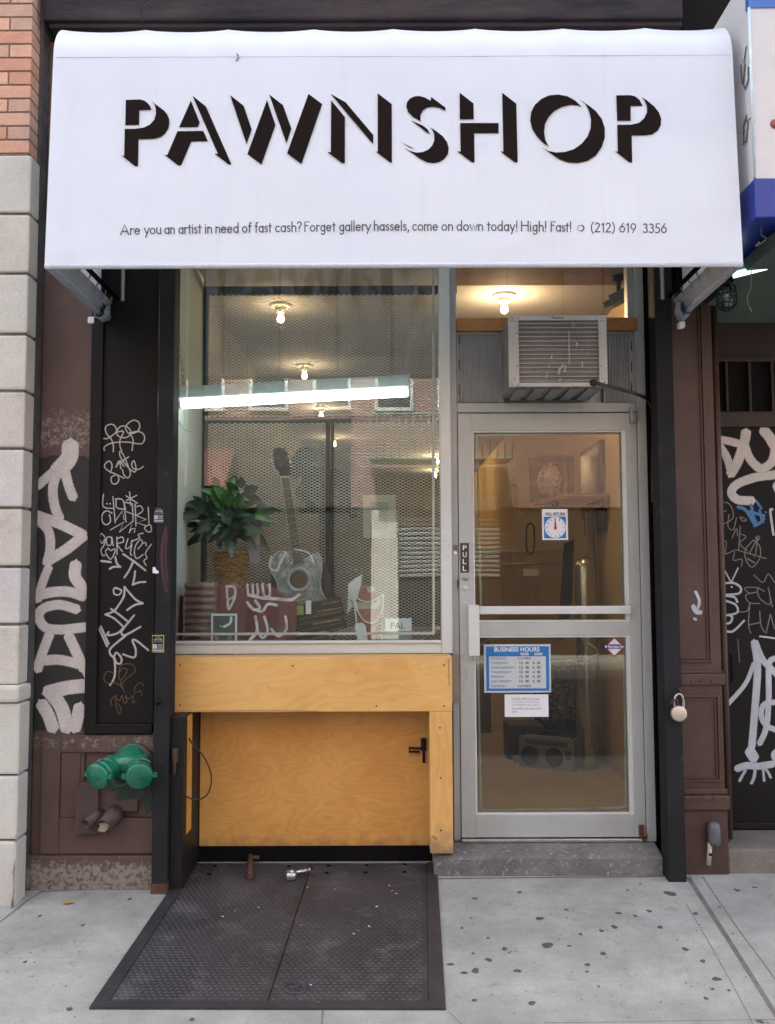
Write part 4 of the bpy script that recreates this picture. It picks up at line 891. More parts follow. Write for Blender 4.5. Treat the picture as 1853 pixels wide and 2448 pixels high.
def flat(name, px0, py0, px1, py1, Y, m, label, cat, th=0.006, lean=0.0, zbase=None, parent=None, bev=0.001):
    a = P(px0, py1, Y); b_ = P(px1, py0, Y); f = MB(); f.box(a.x, b_.x, Y, Y+th, a.z if zbase is None else zbase, b_.z, bev)
    o = f.build(name, m, parent)
    if label: tag(o, label, cat)
    return o
# ribbed brown block standing in for a reflection in the glass
f = MB(); a = P(439, 1540, 0.08); b_ = P(515, 1392, 0.08); M_rib = mat('brown_ribbed_reflection', (0.30, 0.18, 0.15), 0.5, (0.22, 0.12, 0.10), 10)
nr = 10; hh = (b_.z-zd)/nr
f.box(a.x+0.004, b_.x-0.004, 0.09, 0.158, zd, b_.z)
for i in range(nr): f.tube([(a.x, 0.088, zd+hh*(i+0.5)), (b_.x, 0.088, zd+hh*(i+0.5))], hh*0.42, 8)
tag(f.build('ribbed_reflection_block', M_rib), 'brown ribbed block standing in for a reflection at the left end of the window', 'case')
# small framed photo
FR = empty('photo_frame', P(537, 1535, 0.035), 'small dark blue picture in a thin white frame in front of the ribbed block', 'picture')
flat('frame', 504, 1467, 567, 1538, 0.035, M_paper, None, None, 0.006, parent=FR, zbase=zd)
flat('picture', 509, 1472, 562, 1536, 0.032, mat('dark_blue_print', (0.05, 0.08, 0.09), 0.3), None, None, 0.0025, parent=FR, zbase=zd)
f = MB(); ribbon(f, [(553, 1476), (550, 1490), (536, 1498)], 6, onY(0.0315)); ribbon(f, [(525, 1497), (540, 1498)], 1.5, onY(0.0315)); f.build('print_marks', M_paper, FR)
f = MB(); ribbon(f, [(517, 1522), (520, 1530)], 9, onY(0.0305)); ribbon(f, [(550, 1522), (548, 1530)], 9, onY(0.0305)); f.build('print_hands', mat('print_skin', (0.35, 0.17, 0.1), 0.5), FR)
# tall silver card with red ring
TC_ = empty('printed_card', P(615, 1345, 0.27), 'tall grey card with a small red ring beside the basket', 'card')
flat('card', 596, 1262, 622, 1346, 0.27, mat('grey_card', (0.22, 0.21, 0.25), 0.5), None, None, 0.003, parent=TC_)
f = MB(); ribbon(f, [(617, 1270), (621, 1278), (618, 1290), (611, 1288), (610, 1276), (617, 1270)], 2.5, onY(0.2695)); f.build('ring_print', mat('card_red', (0.4, 0.06, 0.04), 0.5), TC_)
flat('clip_bar', 597, 1235, 624, 1261, 0.27, M_black, None, None, 0.003, parent=TC_)

# --- guitar (clear body)
Yq = 0.34
GU = empty('guitar', P(715, 1520, Yq), 'acoustic guitar with clear body, brown sound hole and black headstock standing in the window', 'guitar')
def gp(px, py, dy=0): return P(px, py, Yq+dy)
hd = [(652,1073),(657,1070),(690,1071),(683,1071),(692,1100),(694,1130),(690,1138),(674,1140),(669,1128),(656,1115)]
hd = [(653,1074),(658,1070),(681,1071),(690,1095),(694,1128),(690,1140),(671,1140),(667,1128),(656,1116)]
f = MB(); f.prism([gp(*q) for q in hd], (0, 0.018, 0)); f.build('headstock', mat('black_lacquer', (0.018, 0.03, 0.036), 0.25), GU)
f = MB(); nk = [(671, 1140), (691, 1139), (724, 1342), (703, 1352)]
f.prism([gp(*q, 0.0) for q in nk], (0, 0.02, 0)); f.build('neck', mat('neck_wood', (0.10, 0.085, 0.07), 0.5), GU)
f = MB(); k_ = 17
for i in range(k_):
    t = 1-0.94**(i*2.1); t = t/(1-0.94**(k_*2.1)); a = gp(671+(703-671)*t, 1140+212*t, -0.001); b_ = gp(691+(724-691)*t, 1139+203*t, -0.001)
    f.tube([a, b_], 0.0011, 5)
for i in (3, 5, 7, 9, 12):
    t = 1-0.94**(i*2.1-1); t = t/(1-0.94**(k_*2.1)); f.lathe(gp((671+691)/2+32.5*t, 1140+207*t, -0.0005), [(0.0032, 0), (0.0032, -0.001), (0, -0.0012)], 8, 'Y')
f.build('frets', mat('fret_wire', (0.5, 0.47, 0.38), 0.3, metal=0.5), GU)
f = MB(); f.tube([gp(671, 1140, -.001), gp(703, 1352, -.001)], 0.0018, 5); f.tube([gp(691, 1139, -.001), gp(724, 1342, -.001)], 0.0018, 5); f.box(gp(670, 1140).x, gp(692, 1140).x, Yq-.003, Yq+.01, gp(680, 1142).z, gp(680, 1138).z); f.build('binding', mat('cream_binding', (0.45, 0.40, 0.27), 0.4), GU)
f = MB()
for px, py in ((650, 1087), (692, 1083), (650, 1103), (694, 1106), (653, 1117), (698, 1116)): f.sphere(gp(px, py, 0.005), 0.007, 1.2, .8, 1); f.tube([gp(px, py, 0.006), gp((px+672)/2, py, 0.006)], 0.0025, 6)
for px, py in ((663, 1081), (681, 1079), (666, 1097), (684, 1095), (672, 1113), (687, 1112)): f.sphere(gp(px, py, -0.003), 0.004)
f.build('tuning_pegs', M_chrome, GU)
bo_ = catmull([(v[0], v[1], 0) for v in [(703,1322),(670,1318),(650,1335),(648,1365),(663,1395),(660,1425),(645,1455),(640,1490),(655,1525),(700,1540),(750,1540),(790,1528),(805,1490),(795,1450),(775,1425),(765,1395),(770,1360),(768,1332),(755,1322),(735,1335),(722,1340),(703,1322)]], 5)[:-1]
M_acr = glassmat('clear_acrylic', (0.86, 0.88, 0.88), 0.10, 0.12)
_n = M_acr.node_tree; _o = _n.nodes['Material Output']; _s = _o.inputs[0].links[0].from_socket
_d = _n.nodes.new('ShaderNodeBsdfDiffuse'); _d.inputs[0].default_value = (0.6, 0.62, 0.65, 1); _m = _n.nodes.new('ShaderNodeMixShader'); _z = _n.nodes.new('ShaderNodeTexNoise'); _z.inputs['Scale'].default_value = 9; _z.inputs['Detail'].default_value = 6
_r = _n.nodes.new('ShaderNodeMapRange'); _r.inputs['From Min'].default_value = 0.42; _r.inputs['From Max'].default_value = 0.68; _r.inputs['To Min'].default_value = 0.06; _r.inputs['To Max'].default_value = 0.55
_n.links.new(_z.outputs[0], _r.inputs[0]); _n.links.new(_r.outputs[0], _m.inputs[0]); _n.links.new(_s, _m.inputs[1]); _n.links.new(_d.outputs[0], _m.inputs[2]); _n.links.new(_m.outputs[0], _o.inputs[0])
f = MB(); f.prism([gp(v.x, v.y, 0.012) for v in bo_], (0, 0.004, 0)); f.prism([gp(v.x, v.y, 0.085) for v in bo_], (0, 0.004, 0)); f.build('body', M_acr, GU)
f = MB(); f.tube([gp(v.x, v.y, 0.012) for v in bo_], 0.0022, 6, closed=True); f.tube([gp(v.x, v.y, 0.088) for v in bo_], 0.002, 6, closed=True); f.build('body_edge', mat('acrylic_edge', (0.62, 0.65, 0.66), 0.25), GU)
f = MB(); c = gp(714, 1386, 0.008); f.lathe(c, [(0.049, 0.003), (0.049, -0.001), (0.070, -0.001), (0.070, 0.003)], 30, 'Y'); f.build('rosette', mat('milky_ring', (0.40, 0.42, 0.44), 0.35), GU)
f = MB(); f.lathe(gp(714, 1386, 0.008), [(0.047, 0.0), (0.047, 0.002)], 28, 'Y'); f.build('sound_hole', mat('brown_hole', (0.10, 0.045, 0.018), 0.6), GU)
# black gift boxes with gold print, behind and below the guitar
M_gold = mat('gold_print', (0.42, 0.30, 0.09), 0.4, metal=0.4)
M_blkbox = mat('glossy_black_card', (0.012, 0.012, 0.014), 0.3)
def boxthing(name, pts, Y, th, label, lines, mcol=M_blkbox):
    c = P(sum(q[0] for q in pts)/len(pts), max(q[1] for q in pts), Y)
    e = empty(name, c, label, 'box'); f = MB(); f.prism([P(q[0], q[1], Y) for q in pts], (0, th, 0)); f.build('carton', mcol, e)
    f = MB()
    for ln in lines:
        (ax, ay), (bx, by), wd = ln
        L_ = math.hypot(bx-ax, by-ay); t = 0
        while t < L_:
            s_ = random.uniform(2, 7); u0, u1 = t/L_, min(1, (t+s_)/L_)
            ribbon(f, [(ax+(bx-ax)*u0, ay+(by-ay)*u0), (ax+(bx-ax)*u1, ay+(by-ay)*u1)], wd*random.uniform(.7, 1.1), onY(Y)); t += s_+random.uniform(1, 3)
    f.build('gold_lettering', M_gold, e); return e
random.seed(11)
boxthing('gift_box', [(648,1330),(690,1325),(700,1470),(650,1478)], 0.44, 0.03, 'upright black box with vertical gold lettering left of the guitar sound hole', [((668,1470),(672,1350),3), ((683,1400),(686,1320),2.5)])
boxthing('gift_box', [(755,1340),(776,1345),(818,1470),(760,1455)], 0.44, 0.03, 'upright black box with gold lettering right of the guitar body', [((764,1440),(771,1350),3), ((790,1440),(806,1460),2)])
boxthing('gift_box', [(650,1462),(812,1425),(826,1470),(655,1500)], 0.25, 0.03, 'upper tilted black box striped with gold lettering under the guitar', [((655,1485),(705,1468),3), ((760,1462),(820,1452),3), ((690,1440),(755,1425),2.5), ((655,1494),(820,1462),1.5), ((660,1475),(700,1458),1.5), ((770,1445),(810,1437),2), ((715,1478),(820,1458),1.2)])
boxthing('gift_box', [(645,1500),(820,1468),(832,1500),(700,1540),(648,1540)], 0.20, 0.03, 'lower tilted black box striped with gold lettering by the glass', [((655,1512),(720,1500),2), ((750,1492),(815,1480),3.5), ((660,1530),(780,1508),2.5), ((760,1515),(825,1498),2), ((690,1534),(740,1530),2), ((652,1506),(820,1474),1.2), ((660,1520),(820,1488),1.2), ((750,1528),(830,1510),1.3), ((655,1536),(700,1528),1.5)])
flat('green_tag', 707, 1448, 726, 1470, 0.18, mat('lime_card', (0.28, 0.36, 0.04), 0.5), 'small lime green tag on the black boxes', 'tag', 0.003)
flat('price_slip', 731, 1436, 744, 1468, 0.18, M_paper, 'small white slip beside the lime green tag', 'paper', 0.002)
# --- necklace bust, tag, name card, papers
NB = empty('necklace_display', P(885, 1530, 0.16), 'small pinkish jewellery stand with a white bead necklace and paper tag', 'jewellery stand')
f = MB(); yb = 0.16
f.prism([P(q[0], q[1], yb) for q in [(862,1540),(850,1445),(862,1402),(892,1400),(900,1425),(903,1540)]], (0, 0.03, 0)); f.build('stand', mat('pink_velvet', (0.36, 0.16, 0.12), 0.7, (0.28, 0.11, 0.09), 30), NB)
f = MB(); f.prism([P(q[0], q[1], yb-0.002) for q in [(834,1432),(860,1440),(900,1440),(916,1420),(918,1424),(905,1455),(848,1456)]], (0, 0.0015, 0)); f.prism([P(q[0], q[1], yb-0.002) for q in [(876,1402),(892,1401),(898,1412),(880,1418)]], (0, 0.0015, 0)); f.build('collar', mat('cream_card', (0.5, 0.47, 0.38), 0.6), NB)
def beads(pts, Y):
    t = MB(); cp = catmull([P(q[0], q[1], Y) for q in pts], 10); acc = 0; last = cp[0]; t.sphere(last, 0.0048, seg=8, rings=5)
    for q in cp[1:]:
        acc += (q-last).length
        if acc > 0.0062: t.sphere(q, 0.0048, seg=8, rings=5); acc = 0
        last = q
    return t
for pts in ([(845,1420),(860,1434),(880,1439),(900,1432),(916,1420)], [(845,1422),(855,1460),(870,1483),(888,1490),(905,1478),(914,1450),(917,1422)], [(917,1422),(914,1480),(914,1530)], [(846,1424),(849,1460),(853,1490)]):
    beads(pts, yb-0.012).build('bead_string', mat('white_beads', (0.80, 0.79, 0.74), 0.35), NB)
f = MB(); f.prism([P(q[0], q[1], yb-0.02) for q in [(848,1496),(852,1490),(868,1489),(874,1496),(880,1534),(856,1536)]], (0, 0.001, 0)); f.build('paper_tag', M_paper, NB)
f = MB(); a = P(921, 1509, 0.10); b_ = P(984, 1478, 0.10); f.box(a.x, b_.x, 0.10, 0.102, a.z, b_.z)
nc = f.build('name_card', M_paper); tag(nc, 'white card reading PAL beside the necklace stand', 'card')
f = MB(); pxtext(f, 'PAL', 934, 968, 1488, 1503, 0.099, 0.005); f.build('card_lettering', M_inkgrey, nc)
tag(flat('card_holder', 918, 1510, 985, 1530, 0.105, M_steel, 'x', 'x', 0.03, zbase=zd), 'grey metal block under the white name card', 'holder')
f = MB(); f.prism([P(q[0], q[1], 0.24) for q in [(833,1395),(866,1372),(860,1420),(830,1470)]], (0, 0.001, 0)); tag(f.build('paper_sheet', M_paper), 'pale sheet of paper standing behind the necklace stand', 'paper')
f = MB(); f.tube([P(805, 1369, 0.3), P(866, 1362, 0.3), P(864, 1400, 0.3), P(855, 1450, 0.3)], 0.003, 6); tag(f.build('wire_easel', M_steel), 'thin bent metal easel wire behind the paper sheet', 'easel')
# framed picture on the grille
PF = empty('framed_picture', P(907, 1286, 0.72), 'pale framed picture hung behind the mesh at the right of the window', 'picture')
flat('frame', 868, 1183, 946, 1286, 0.73, mat('pale_green_mat', (0.55, 0.55, 0.42), 0.6), None, None, 0.02, parent=PF)
flat('print', 888, 1200, 928, 1265, 0.727, mat('soft_print', (0.35, 0.33, 0.25), 0.6, (0.12, 0.13, 0.13), 22, stretch=(1, 1, 3)), None, None, 0.002, parent=PF)

# deeper interior things
def wallpic(name, X, y0, y1, z0, z1, m, label, cat='picture', side=-1):
    f = MB(); 
    if side < 0: f.box(X+0.001, X+0.03, y0, y1, z0, z1, 0.004)
    else: f.box(X-0.03, X-0.001, y0, y1, z0, z1, 0.004)
    return tag(f.build(name, m), label, cat)
wallpic('poster', XL, 1.1, 1.6, 1.75, 2.15, mat('red_poster', (0.30, 0.05, 0.04), 0.5, (0.12, 0.02, 0.02), 10), 'dark red poster on the left shop wall above the plant')
random.seed(21)
f = MB()
for k_, (px, py, rr) in enumerate(((728,1100,26),(742,1135,30),(705,1120,20),(735,1165,28),(762,1180,20),(815,1150,26),(835,1172,28),(822,1195,22),(740,1208,16),(850,1200,16),(720,1075,16),(800,1128,14),(838,1215,14),(842,1230,9))):
    sc_k = (1.5+4.55)/F; c = P(px, py, 1.5)
    pts = [Vector((c.x+rr*sc_k*math.cos(a)*(1+.35*math.sin(3*a+k_)), 1.5+0.012*k_, c.z+rr*sc_k*math.sin(a)*(1+.3*math.sin(2*a+k_*2)))) for a in [2*math.pi*k/16 for k in range(16)]]
    f.prism(pts, (0, 0.01, 0))
f.tube([P(770, 1060, 1.5), P(770, 1215, 1.5)], 0.008, 6); f.box(P(770,1215,1.5).x-.15, P(770,1215,1.5).x+.2, 1.44, 1.62, P(770,1217,1.5).z-.02, P(770,1217,1.5).z)
f.tube([P(770, 1217, 1.5), Vector((P(770, 1217, 1.5).x, 1.5, zfl))], 0.02, 8)
tag(f.build('leaf_sculpture', M_dark), 'black leafy metal sculpture on a stand behind the mesh grille', 'sculpture')
f = MB(); f.box(XL+0.001, XL+0.02, 0.75, 6, 1.42, 1.45); f.build('dado_rail', M_int, B)
# partition / dark shelving with objects on the floor of the room
f = MB(); f.box(0.02, 0.52, 5.2, 5.6, zfl, 2.0, 0.01); tag(f.build('cabinet', mat('dark_wood_cabinet', (0.04, 0.022, 0.015), 0.5)), 'dark brown cabinet standing deep inside the shop behind the mesh', 'cabinet')
CT = empty('glass_counter', (0.2, 3.2, zfl), 'long shop counter with pale top seen through the mesh and door', 'counter')
f = MB(); f.box(-0.6, 0.85, 3.0, 3.5, zfl, 0.98, 0.01); f.build('counter_body', mat('counter_wood', (0.13, 0.07, 0.035), 0.5), CT)
f = MB(); f.box(-0.62, 0.87, 2.98, 3.52, 0.981, 1.01, 0.005); f.build('counter_top', mat('counter_top', (0.42, 0.36, 0.27), 0.4), CT)
flat('name_sign', 1252, 1360, 1290, 1377, 2.97, M_paper, 'small white label on the counter seen through the door glass', 'label', 0.004)
f = MB(); yk = 3.0; kx0, kx1, kz0, kz1 = P(1128, 1340, yk).x, P(1366, 1340, yk).x, 1.011, P(1250, 1316, yk).z
for yy in (yk, yk+0.45):
    for zz in (kz0+0.012, kz1, kz1-0.11): f.tube([(kx0, yy, zz), (kx1, yy, zz)], 0.008, 6)
    for x_ in (kx0, kx1): f.tube([(x_, yy, kz0), (x_, yy, kz1)], 0.008, 6)
f.build('case_frame', mat('pale_case_frame', (0.55, 0.5, 0.4), 0.4), CT)
f = MB(); f.box(kx0+0.01, kx1-0.01, yk+0.002, yk+0.006, kz0+0.02, kz1-0.01); f.build('case_glass', glassmat('case_glass', (0.9, 0.9, 0.88), 0.06), CT)
f = MB(); q = P(1268, 1325, 2.6); q1_ = P(1268, 1250, 2.6); f.tube(catmull([q1_, q1_+Vector((0.028, 0, -0.04)), q+Vector((0.028, 0, 0.04)), q, q+Vector((-0.028, 0, 0.04)), q1_+Vector((-0.028, 0, -0.04)), q1_], 5), 0.007, 8)
tag(f.build('hanging_ring', M_dark), 'long black oval ring hanging in the shop left below the clock sign', 'ornament')
f = MB(); q = P(1392, 1330, 1.7); f.lathe((q.x, 1.62, zfl), [(0.06, 0), (0.07, 0.02), (0.07, q.z-zfl-0.08), (0.05, q.z-zfl-0.02), (0.0, q.z-zfl)], 20)
tag(f.build('metal_canister', M_chrome), 'tall shiny metal canister standing by the right shop wall', 'canister')
f = MB(); f.prism([P(q_[0], q_[1], 1.9) for q_ in [(1350, 1300), (1372, 1290), (1368, 1450), (1345, 1530), (1335, 1530)]], (0, 0.03, 0))  # plain dark upright form
tag(f.build('dark_form', M_dark), 'tall dark narrow shape in the shop, seen through the door right of the clock sign', 'coat')
# shelf with vase
SH = empty('wall_shelf', (1.2, 2.0, 1.9), 'wooden corner shelf on brackets holding a patterned vase', 'shelf')
f = MB(); a = P(1275, 1200, 2.2); f.prism([(a.x, 2.2, a.z), (XRr-0.002, 2.2, a.z), (XRr-0.002, 1.5, a.z), (XRr-0.3, 1.5, a.z)], (0, 0, -0.03)); f.build('board', woodmat('shelf_wood', (0.34, 0.17, 0.06), (0.2, 0.09, 0.03)), SH)
f = MB(); f.box(XRr-0.03, XRr-0.001, 1.6, 2.2, a.z-0.25, a.z-0.031, 0.004); f.build('bracket', M_brown, SH)
f = MB(); vc = P(1318, 1198, 2.05); f.lathe((vc.x, 2.05, a.z+0.001), [(0.06, 0), (0.09, 0.06), (0.105, 0.14), (0.09, 0.20), (0.055, 0.235), (0.05, 0.255), (0.065, 0.265), (0.045, 0.262)], 24)
tag(f.build('vase', mat('patterned_vase', (0.5, 0.42, 0.32), 0.3, (0.06, 0.04, 0.035), 38)), 'cream and brown patterned vase on the corner shelf', 'vase')
f = MB(); f.box(vc.x-0.12, vc.x+0.22, 2.28, 2.31, a.z+0.0, a.z+0.36, 0.006); tag(f.build('dark_painting', mat('dark_canvas', (0.06, 0.02, 0.015), 0.5, (0.14, 0.05, 0.03), 14)), 'dark red canvas behind the vase on the shelf', 'picture')
f = MB(); sc2 = P(1352, 1198, 2.0); f.lathe((sc2.x, 1.98, a.z+0.001), [(0.03, 0), (0.022, 0.03), (0.03, 0.10), (0.016, 0.17), (0.024, 0.20), (0.012, 0.24), (0.0, 0.27)], 16)
tag(f.build('figurine', mat('brown_carving', (0.12, 0.05, 0.02), 0.4, (0.2, 0.1, 0.05), 20)), 'small brown carved figurine right of the vase', 'figurine')
# picture on right wall
RP = empty('wall_painting', (XRr, 1.9, 1.88), 'tall black framed painting on the right shop wall seen through the door', 'picture')
f = MB(); f.box(XRr-0.035, XRr-0.001, 1.62, 2.27, 1.88, 2.39, 0.004); f.build('frame', M_black, RP)
f = MB(); f.box(XRr-0.038, XRr-0.0355, 1.66, 2.23, 1.92, 2.35); f.build('canvas', mat('dark_teal_canvas', (0.03, 0.035, 0.04), 0.25, (0.08, 0.04, 0.03), 8), RP)
f = MB(); f.tube([(XRr-0.02, 1.0, 1.42), (XRr-0.02, 1.0, 1.22)], [0.02, 0.035], 8); f.tube([(XRr-0.02, 1.02, 1.2), (XRr-0.02, 1.03, 1.0)], [0.02, 0.004], 8)
tag(f.build('hanging_ornament', mat('orange_ornament', (0.32, 0.09, 0.03), 0.5)), 'orange ornament hanging on the right shop wall', 'ornament')
f = MB(); f.prism([(XRr-0.001, 0.75, 0.95), (XRr-0.001, 0.95, 0.95), (XRr-0.001, 0.93, 1.15), (XRr-0.001, 0.77, 1.15)], (-0.003, 0, 0)); tag(f.build('paper_notice', M_paper), 'paper notice pinned low on the right shop wall', 'paper')
# boombox
yb0 = 1.5; c = PZ(1318, 1842, zfl)
BX = empty('boombox', (c.x, c.y, zfl), 'silver boombox radio with two round speakers on the shop floor', 'radio')
ang = math.radians(-28); ex = Vector((math.cos(ang), math.sin(ang), 0)); ey = Vector((-math.sin(ang), math.cos(ang), 0)); ez = Vector((0, 0, 1)); bc = Vector((c.x, c.y+0.08, zfl+0.105))
f = MB(); f.obox(bc, ex*0.19, ey*0.055, ez*0.10); f.build('case', mat('champagne_plastic', (0.20, 0.185, 0.16), 0.35, (0.24, 0.22, 0.19), 20), BX)
for s2 in (-0.115, 0.055):
    f = MB(); f.lathe(bc+ex*s2-ey*0.0555-ez*0.02, [(0.062, 0.0), (0.062, 0.006), (0.05, 0.008), (0.03, 0.002), (0.0, 0.004)], 24, tuple(-ey)); f.build('speaker', M_black, BX)
f = MB(); f.obox(bc-ey*0.0565+ez*0.068, ex*0.15, ey*0.001, ez*0.014); f.obox(bc-ey*0.0565+ex*0.15, ex*0.022, ey*0.001, ez*0.03); f.build('dial', mat('dark_dial', (0.05, 0.05, 0.045), 0.3), BX)
f = MB(); f.tube([bc+ex*0.12+ez*0.1, bc+ex*0.09+ez*0.36], 0.002, 5); f.build('antenna', M_chrome, BX)
f = MB(); f.tube(catmull([bc-ex*0.16+ez*0.1, bc-ex*0.16+ez*0.135, bc+ex*0.16+ez*0.135, bc+ex*0.16+ez*0.1], 5), 0.006, 8); f.build('carry_handle', M_black, BX)
f = MB(); c2 = PZ(1265, 1825, zfl); f.box(c2.x-0.13, c2.x+0.12, c2.y+0.12, c2.y+0.36, zfl, zfl+0.24, 0.01)
tag(f.build('amplifier', mat('dark_metal_case', (0.04, 0.042, 0.045), 0.4)), 'dark box shaped amplifier behind the boombox', 'amplifier')
f = MB(); f.box(c2.x-0.10, c2.x+0.06, c2.y+0.02, c2.y+0.119, zfl, zfl+0.035, 0.004); tag(f.build('silver_case', M_steel), 'small flat silver case on the floor left of the boombox', 'case')
# confetti canvas
f = MB(); a = P(1300, 1800, 2.6); b_ = P(1376, 1575, 2.6); CX = empty('confetti_canvas', (0.5*(a.x+b_.x), 2.6, a.z), 'tall black canvas covered in small coloured dabs behind the hours sign', 'picture')
f.box(a.x-0.06, b_.x, 2.6, 2.63, zfl, b_.z, 0.004); f.build('canvas', M_dark, CX); random.seed(5)
fs_ = [MB() for _ in range(4)]
for i in range(620):
    u, v = random.random(), random.random()**0.9; X = a.x-0.05+(b_.x-a.x+0.04)*u; Z = b_.z-0.02-(0.46)*v; s_ = random.uniform(.004, .011); q = fs_[i % 4]
    q.quad((X-s_, 2.599-0.00001*i, Z-s_*.4), (X+s_, 2.599-0.00001*i, Z-s_*.3), (X+s_*.8, 2.599-0.00001*i, Z+s_*.4), (X-s_, 2.599-0.00001*i, Z+s_*.5))
for q, cc in zip(fs_, ((0.4, 0.12, 0.04), (0.35, 0.25, 0.12), (0.25, 0.04, 0.04), (0.12, 0.16, 0.14))): q.build('paint_dabs', mat('dab_%d' % int(cc[0]*100), cc, 0.6), CX)
# surveillance camera in the transom
SCm = empty('surveillance_camera', P(1478, 640, 0.45), 'small grey security camera hanging above the air conditioner inside the transom', 'camera')
f = MB(); t0 = P(1478, 648, 0.45); f.lathe((t0.x, 0.45, zc-0.08), [(0.04, 0), (0.04, -0.02), (0.015, -0.03)], 16); f.tube([(t0.x, 0.45, zc-0.10), (t0.x, 0.45, P(1478, 700, 0.45).z)], 0.012, 10); f.build('bracket', M_post, SCm)
f = MB(); c = P(1480, 712, 0.42); f.obox(c, Vector((0.042, -0.02, 0.018)), Vector((0.01, 0.03, 0)), Vector((-0.012, 0, 0.028))); f.tube([c-Vector((0.04, -0.02, 0.018)), c-Vector((0.075, -0.035, 0.034))], 0.02, 12); f.build('camera_body', mat('grey_plastic', (0.12, 0.11, 0.10), 0.4), SCm)

# ------------------------------------------------------------------ signs on the door
def signthing(name, px0, py0, px1, py1, Y, label, back=M_paper):
    e = empty(name, P((px0+px1)/2, py1, Y), label, 'sign'); a = P(px0, py1, Y); b_ = P(px1, py0, Y)
    f = MB(); f.box(a.x, b_.x, Y, Y+0.0015, a.z, b_.z); f.build('board', back, e); return e
Ys = -0.006
M_blue = mat('sign_blue', (0.012, 0.15, 0.42), 0.35, (0.012, 0.15, 0.42)); M_sheet = mat('pale_grey_sheet', (0.50, 0.53, 0.53), 0.4, (0.48, 0.5, 0.5), 5, grain=0.03)
M_bl2 = mat('sign_blue_letters', (0.03, 0.16, 0.34), 0.5); M_ink2 = mat('black_ink', (0.03, 0.03, 0.03), 0.5)
S1 = signthing('business_hours_sign', 1158, 1540, 1316, 1656, Ys, 'blue and white business hours board stuck on the lower door glass', mat('sign_white_edge', (0.55, 0.6, 0.63), 0.4))
def prect(px0, py0, px1, py1, Y, m, parent, nm):
    a = P(px0, py1, Y); b_ = P(px1, py0, Y); f = MB(); f.box(a.x, b_.x, Y, Y+0.0006, a.z, b_.z); return f.build(nm, m, parent)
prect(1163, 1545, 1312, 1652, Ys-0.0012, M_blue, S1, 'blue_field'); prect(1170, 1569, 1305, 1646, Ys-0.0022, M_sheet, S1, 'hours_table')
prect(1245, 1560.5, 1264, 1566.5, Ys-0.0022, M_sheet, S1, 'open_tab'); prect(1278, 1560.5, 1297, 1566.5, Ys-0.0022, M_sheet, S1, 'close_tab')
f = MB(); pxtext(f, 'BUSINESS HOURS', 1182, 1290, 1547, 1558, Ys-0.0026, 0.02); f.build('heading', M_paper, S1)
f = MB(); g2 = MB(); sc_ = 210/1674
rows_ = [('MONDAY', 432, 352, 662), ('TUESDAY', 519, 354, 688), ('WEDNESDAY', 606, 356, 808), ('THURSDAY', 692, 356, 745), ('FRIDAY', 779, 356, 612), ('SATURDAY', 866, 360, 745), ('SUNDAY', 958, 362, 650)]
for nm, cy, u0, u1 in rows_:
    py = 1520+cy*sc_; pxtext(f, nm, 1130+u0*sc_, 1130+u1*sc_, py-3, py+3, Ys-0.0029)
    if nm in ('MONDAY', 'SUNDAY'): pxtext(g2, 'CLOSED', 1130+862*sc_, 1130+1115*sc_, py-3, py+2.4, Ys-0.0029, 0.01)
    else:
        for body, a0, a1 in (('12:', 893, 965), ('00', 1008, 1072), ('6:', 1148, 1190), ('00', 1228, 1292)): pxtext(g2, body, 1130+a0*sc_, 1130+a1*sc_, py-3.4, py+2.6, Ys-0.0029, 0.02)
pxtext(g2, 'A.M.', 1249, 1260, 1562, 1565, Ys-0.0029); pxtext(g2, 'P.M.', 1282, 1293, 1562, 1565, Ys-0.0029)
f.build('weekday_lettering', M_bl2, S1); g2.build('time_lettering', M_ink2, S1)
S2 = signthing('notice_paper', 1207, 1660, 1311, 1714, Ys, 'white typed notice taped under the business hours board')
f = MB()
for i, (t, x1) in enumerate((('PLEASE ARRIVE at least', 1290), ('15 minutes before closing.', 1288), ('WE RESERVE the right to', 1290), ('close before the times stated', 1294), ('above.', 1238))): pxtext(f, t, 1223.5, x1, 1668+i*7.5, 1673.5+i*7.5, Ys-0.0008)
f.build('notice_lettering', mat('grey_ink', (0.25, 0.25, 0.26), 0.6), S2)
S3 = signthing('return_clock_sign', 1297, 1217, 1357, 1291, Ys, 'white and blue WILL RETURN clock sign with red hands on the upper door glass')
prect(1301, 1235, 1353, 1287, Ys-0.001, M_blue, S3, 'blue_field')
f = MB(); pxtext(f, 'WILL RETURN', 1303, 1351, 1225, 1233, Ys-0.0008, 0.03); c = P(1327.5, 1261, Ys)
for k_ in range(12):
    a = math.pi/2-2*math.pi*k_/12; R_ = 0.0435; nm = str(12 if k_ == 0 else k_); x, z = c.x+R_*math.cos(a), c.z+R_*math.sin(a); hs = 0.0045
    t = text(None, nm, x-hs*(0.6 if len(nm) == 1 else 1), x+hs*(0.6 if len(nm) == 1 else 1), z-hs, z+hs, Ys-0.0030, None, None, bold=0.02); n = len(f.v); f.v += t.v
    for q in t.f: f.face([n+i for i in q])
f.build('sign_lettering', M_ink2, S3)
f = MB(); f.lathe((c.x, Ys-0.0012, c.z), [(0.053, 0), (0.053, -0.0008), (0, -0.0008)], 40, 'Y', smooth=False); f.build('clock_dial', M_paper, S3)
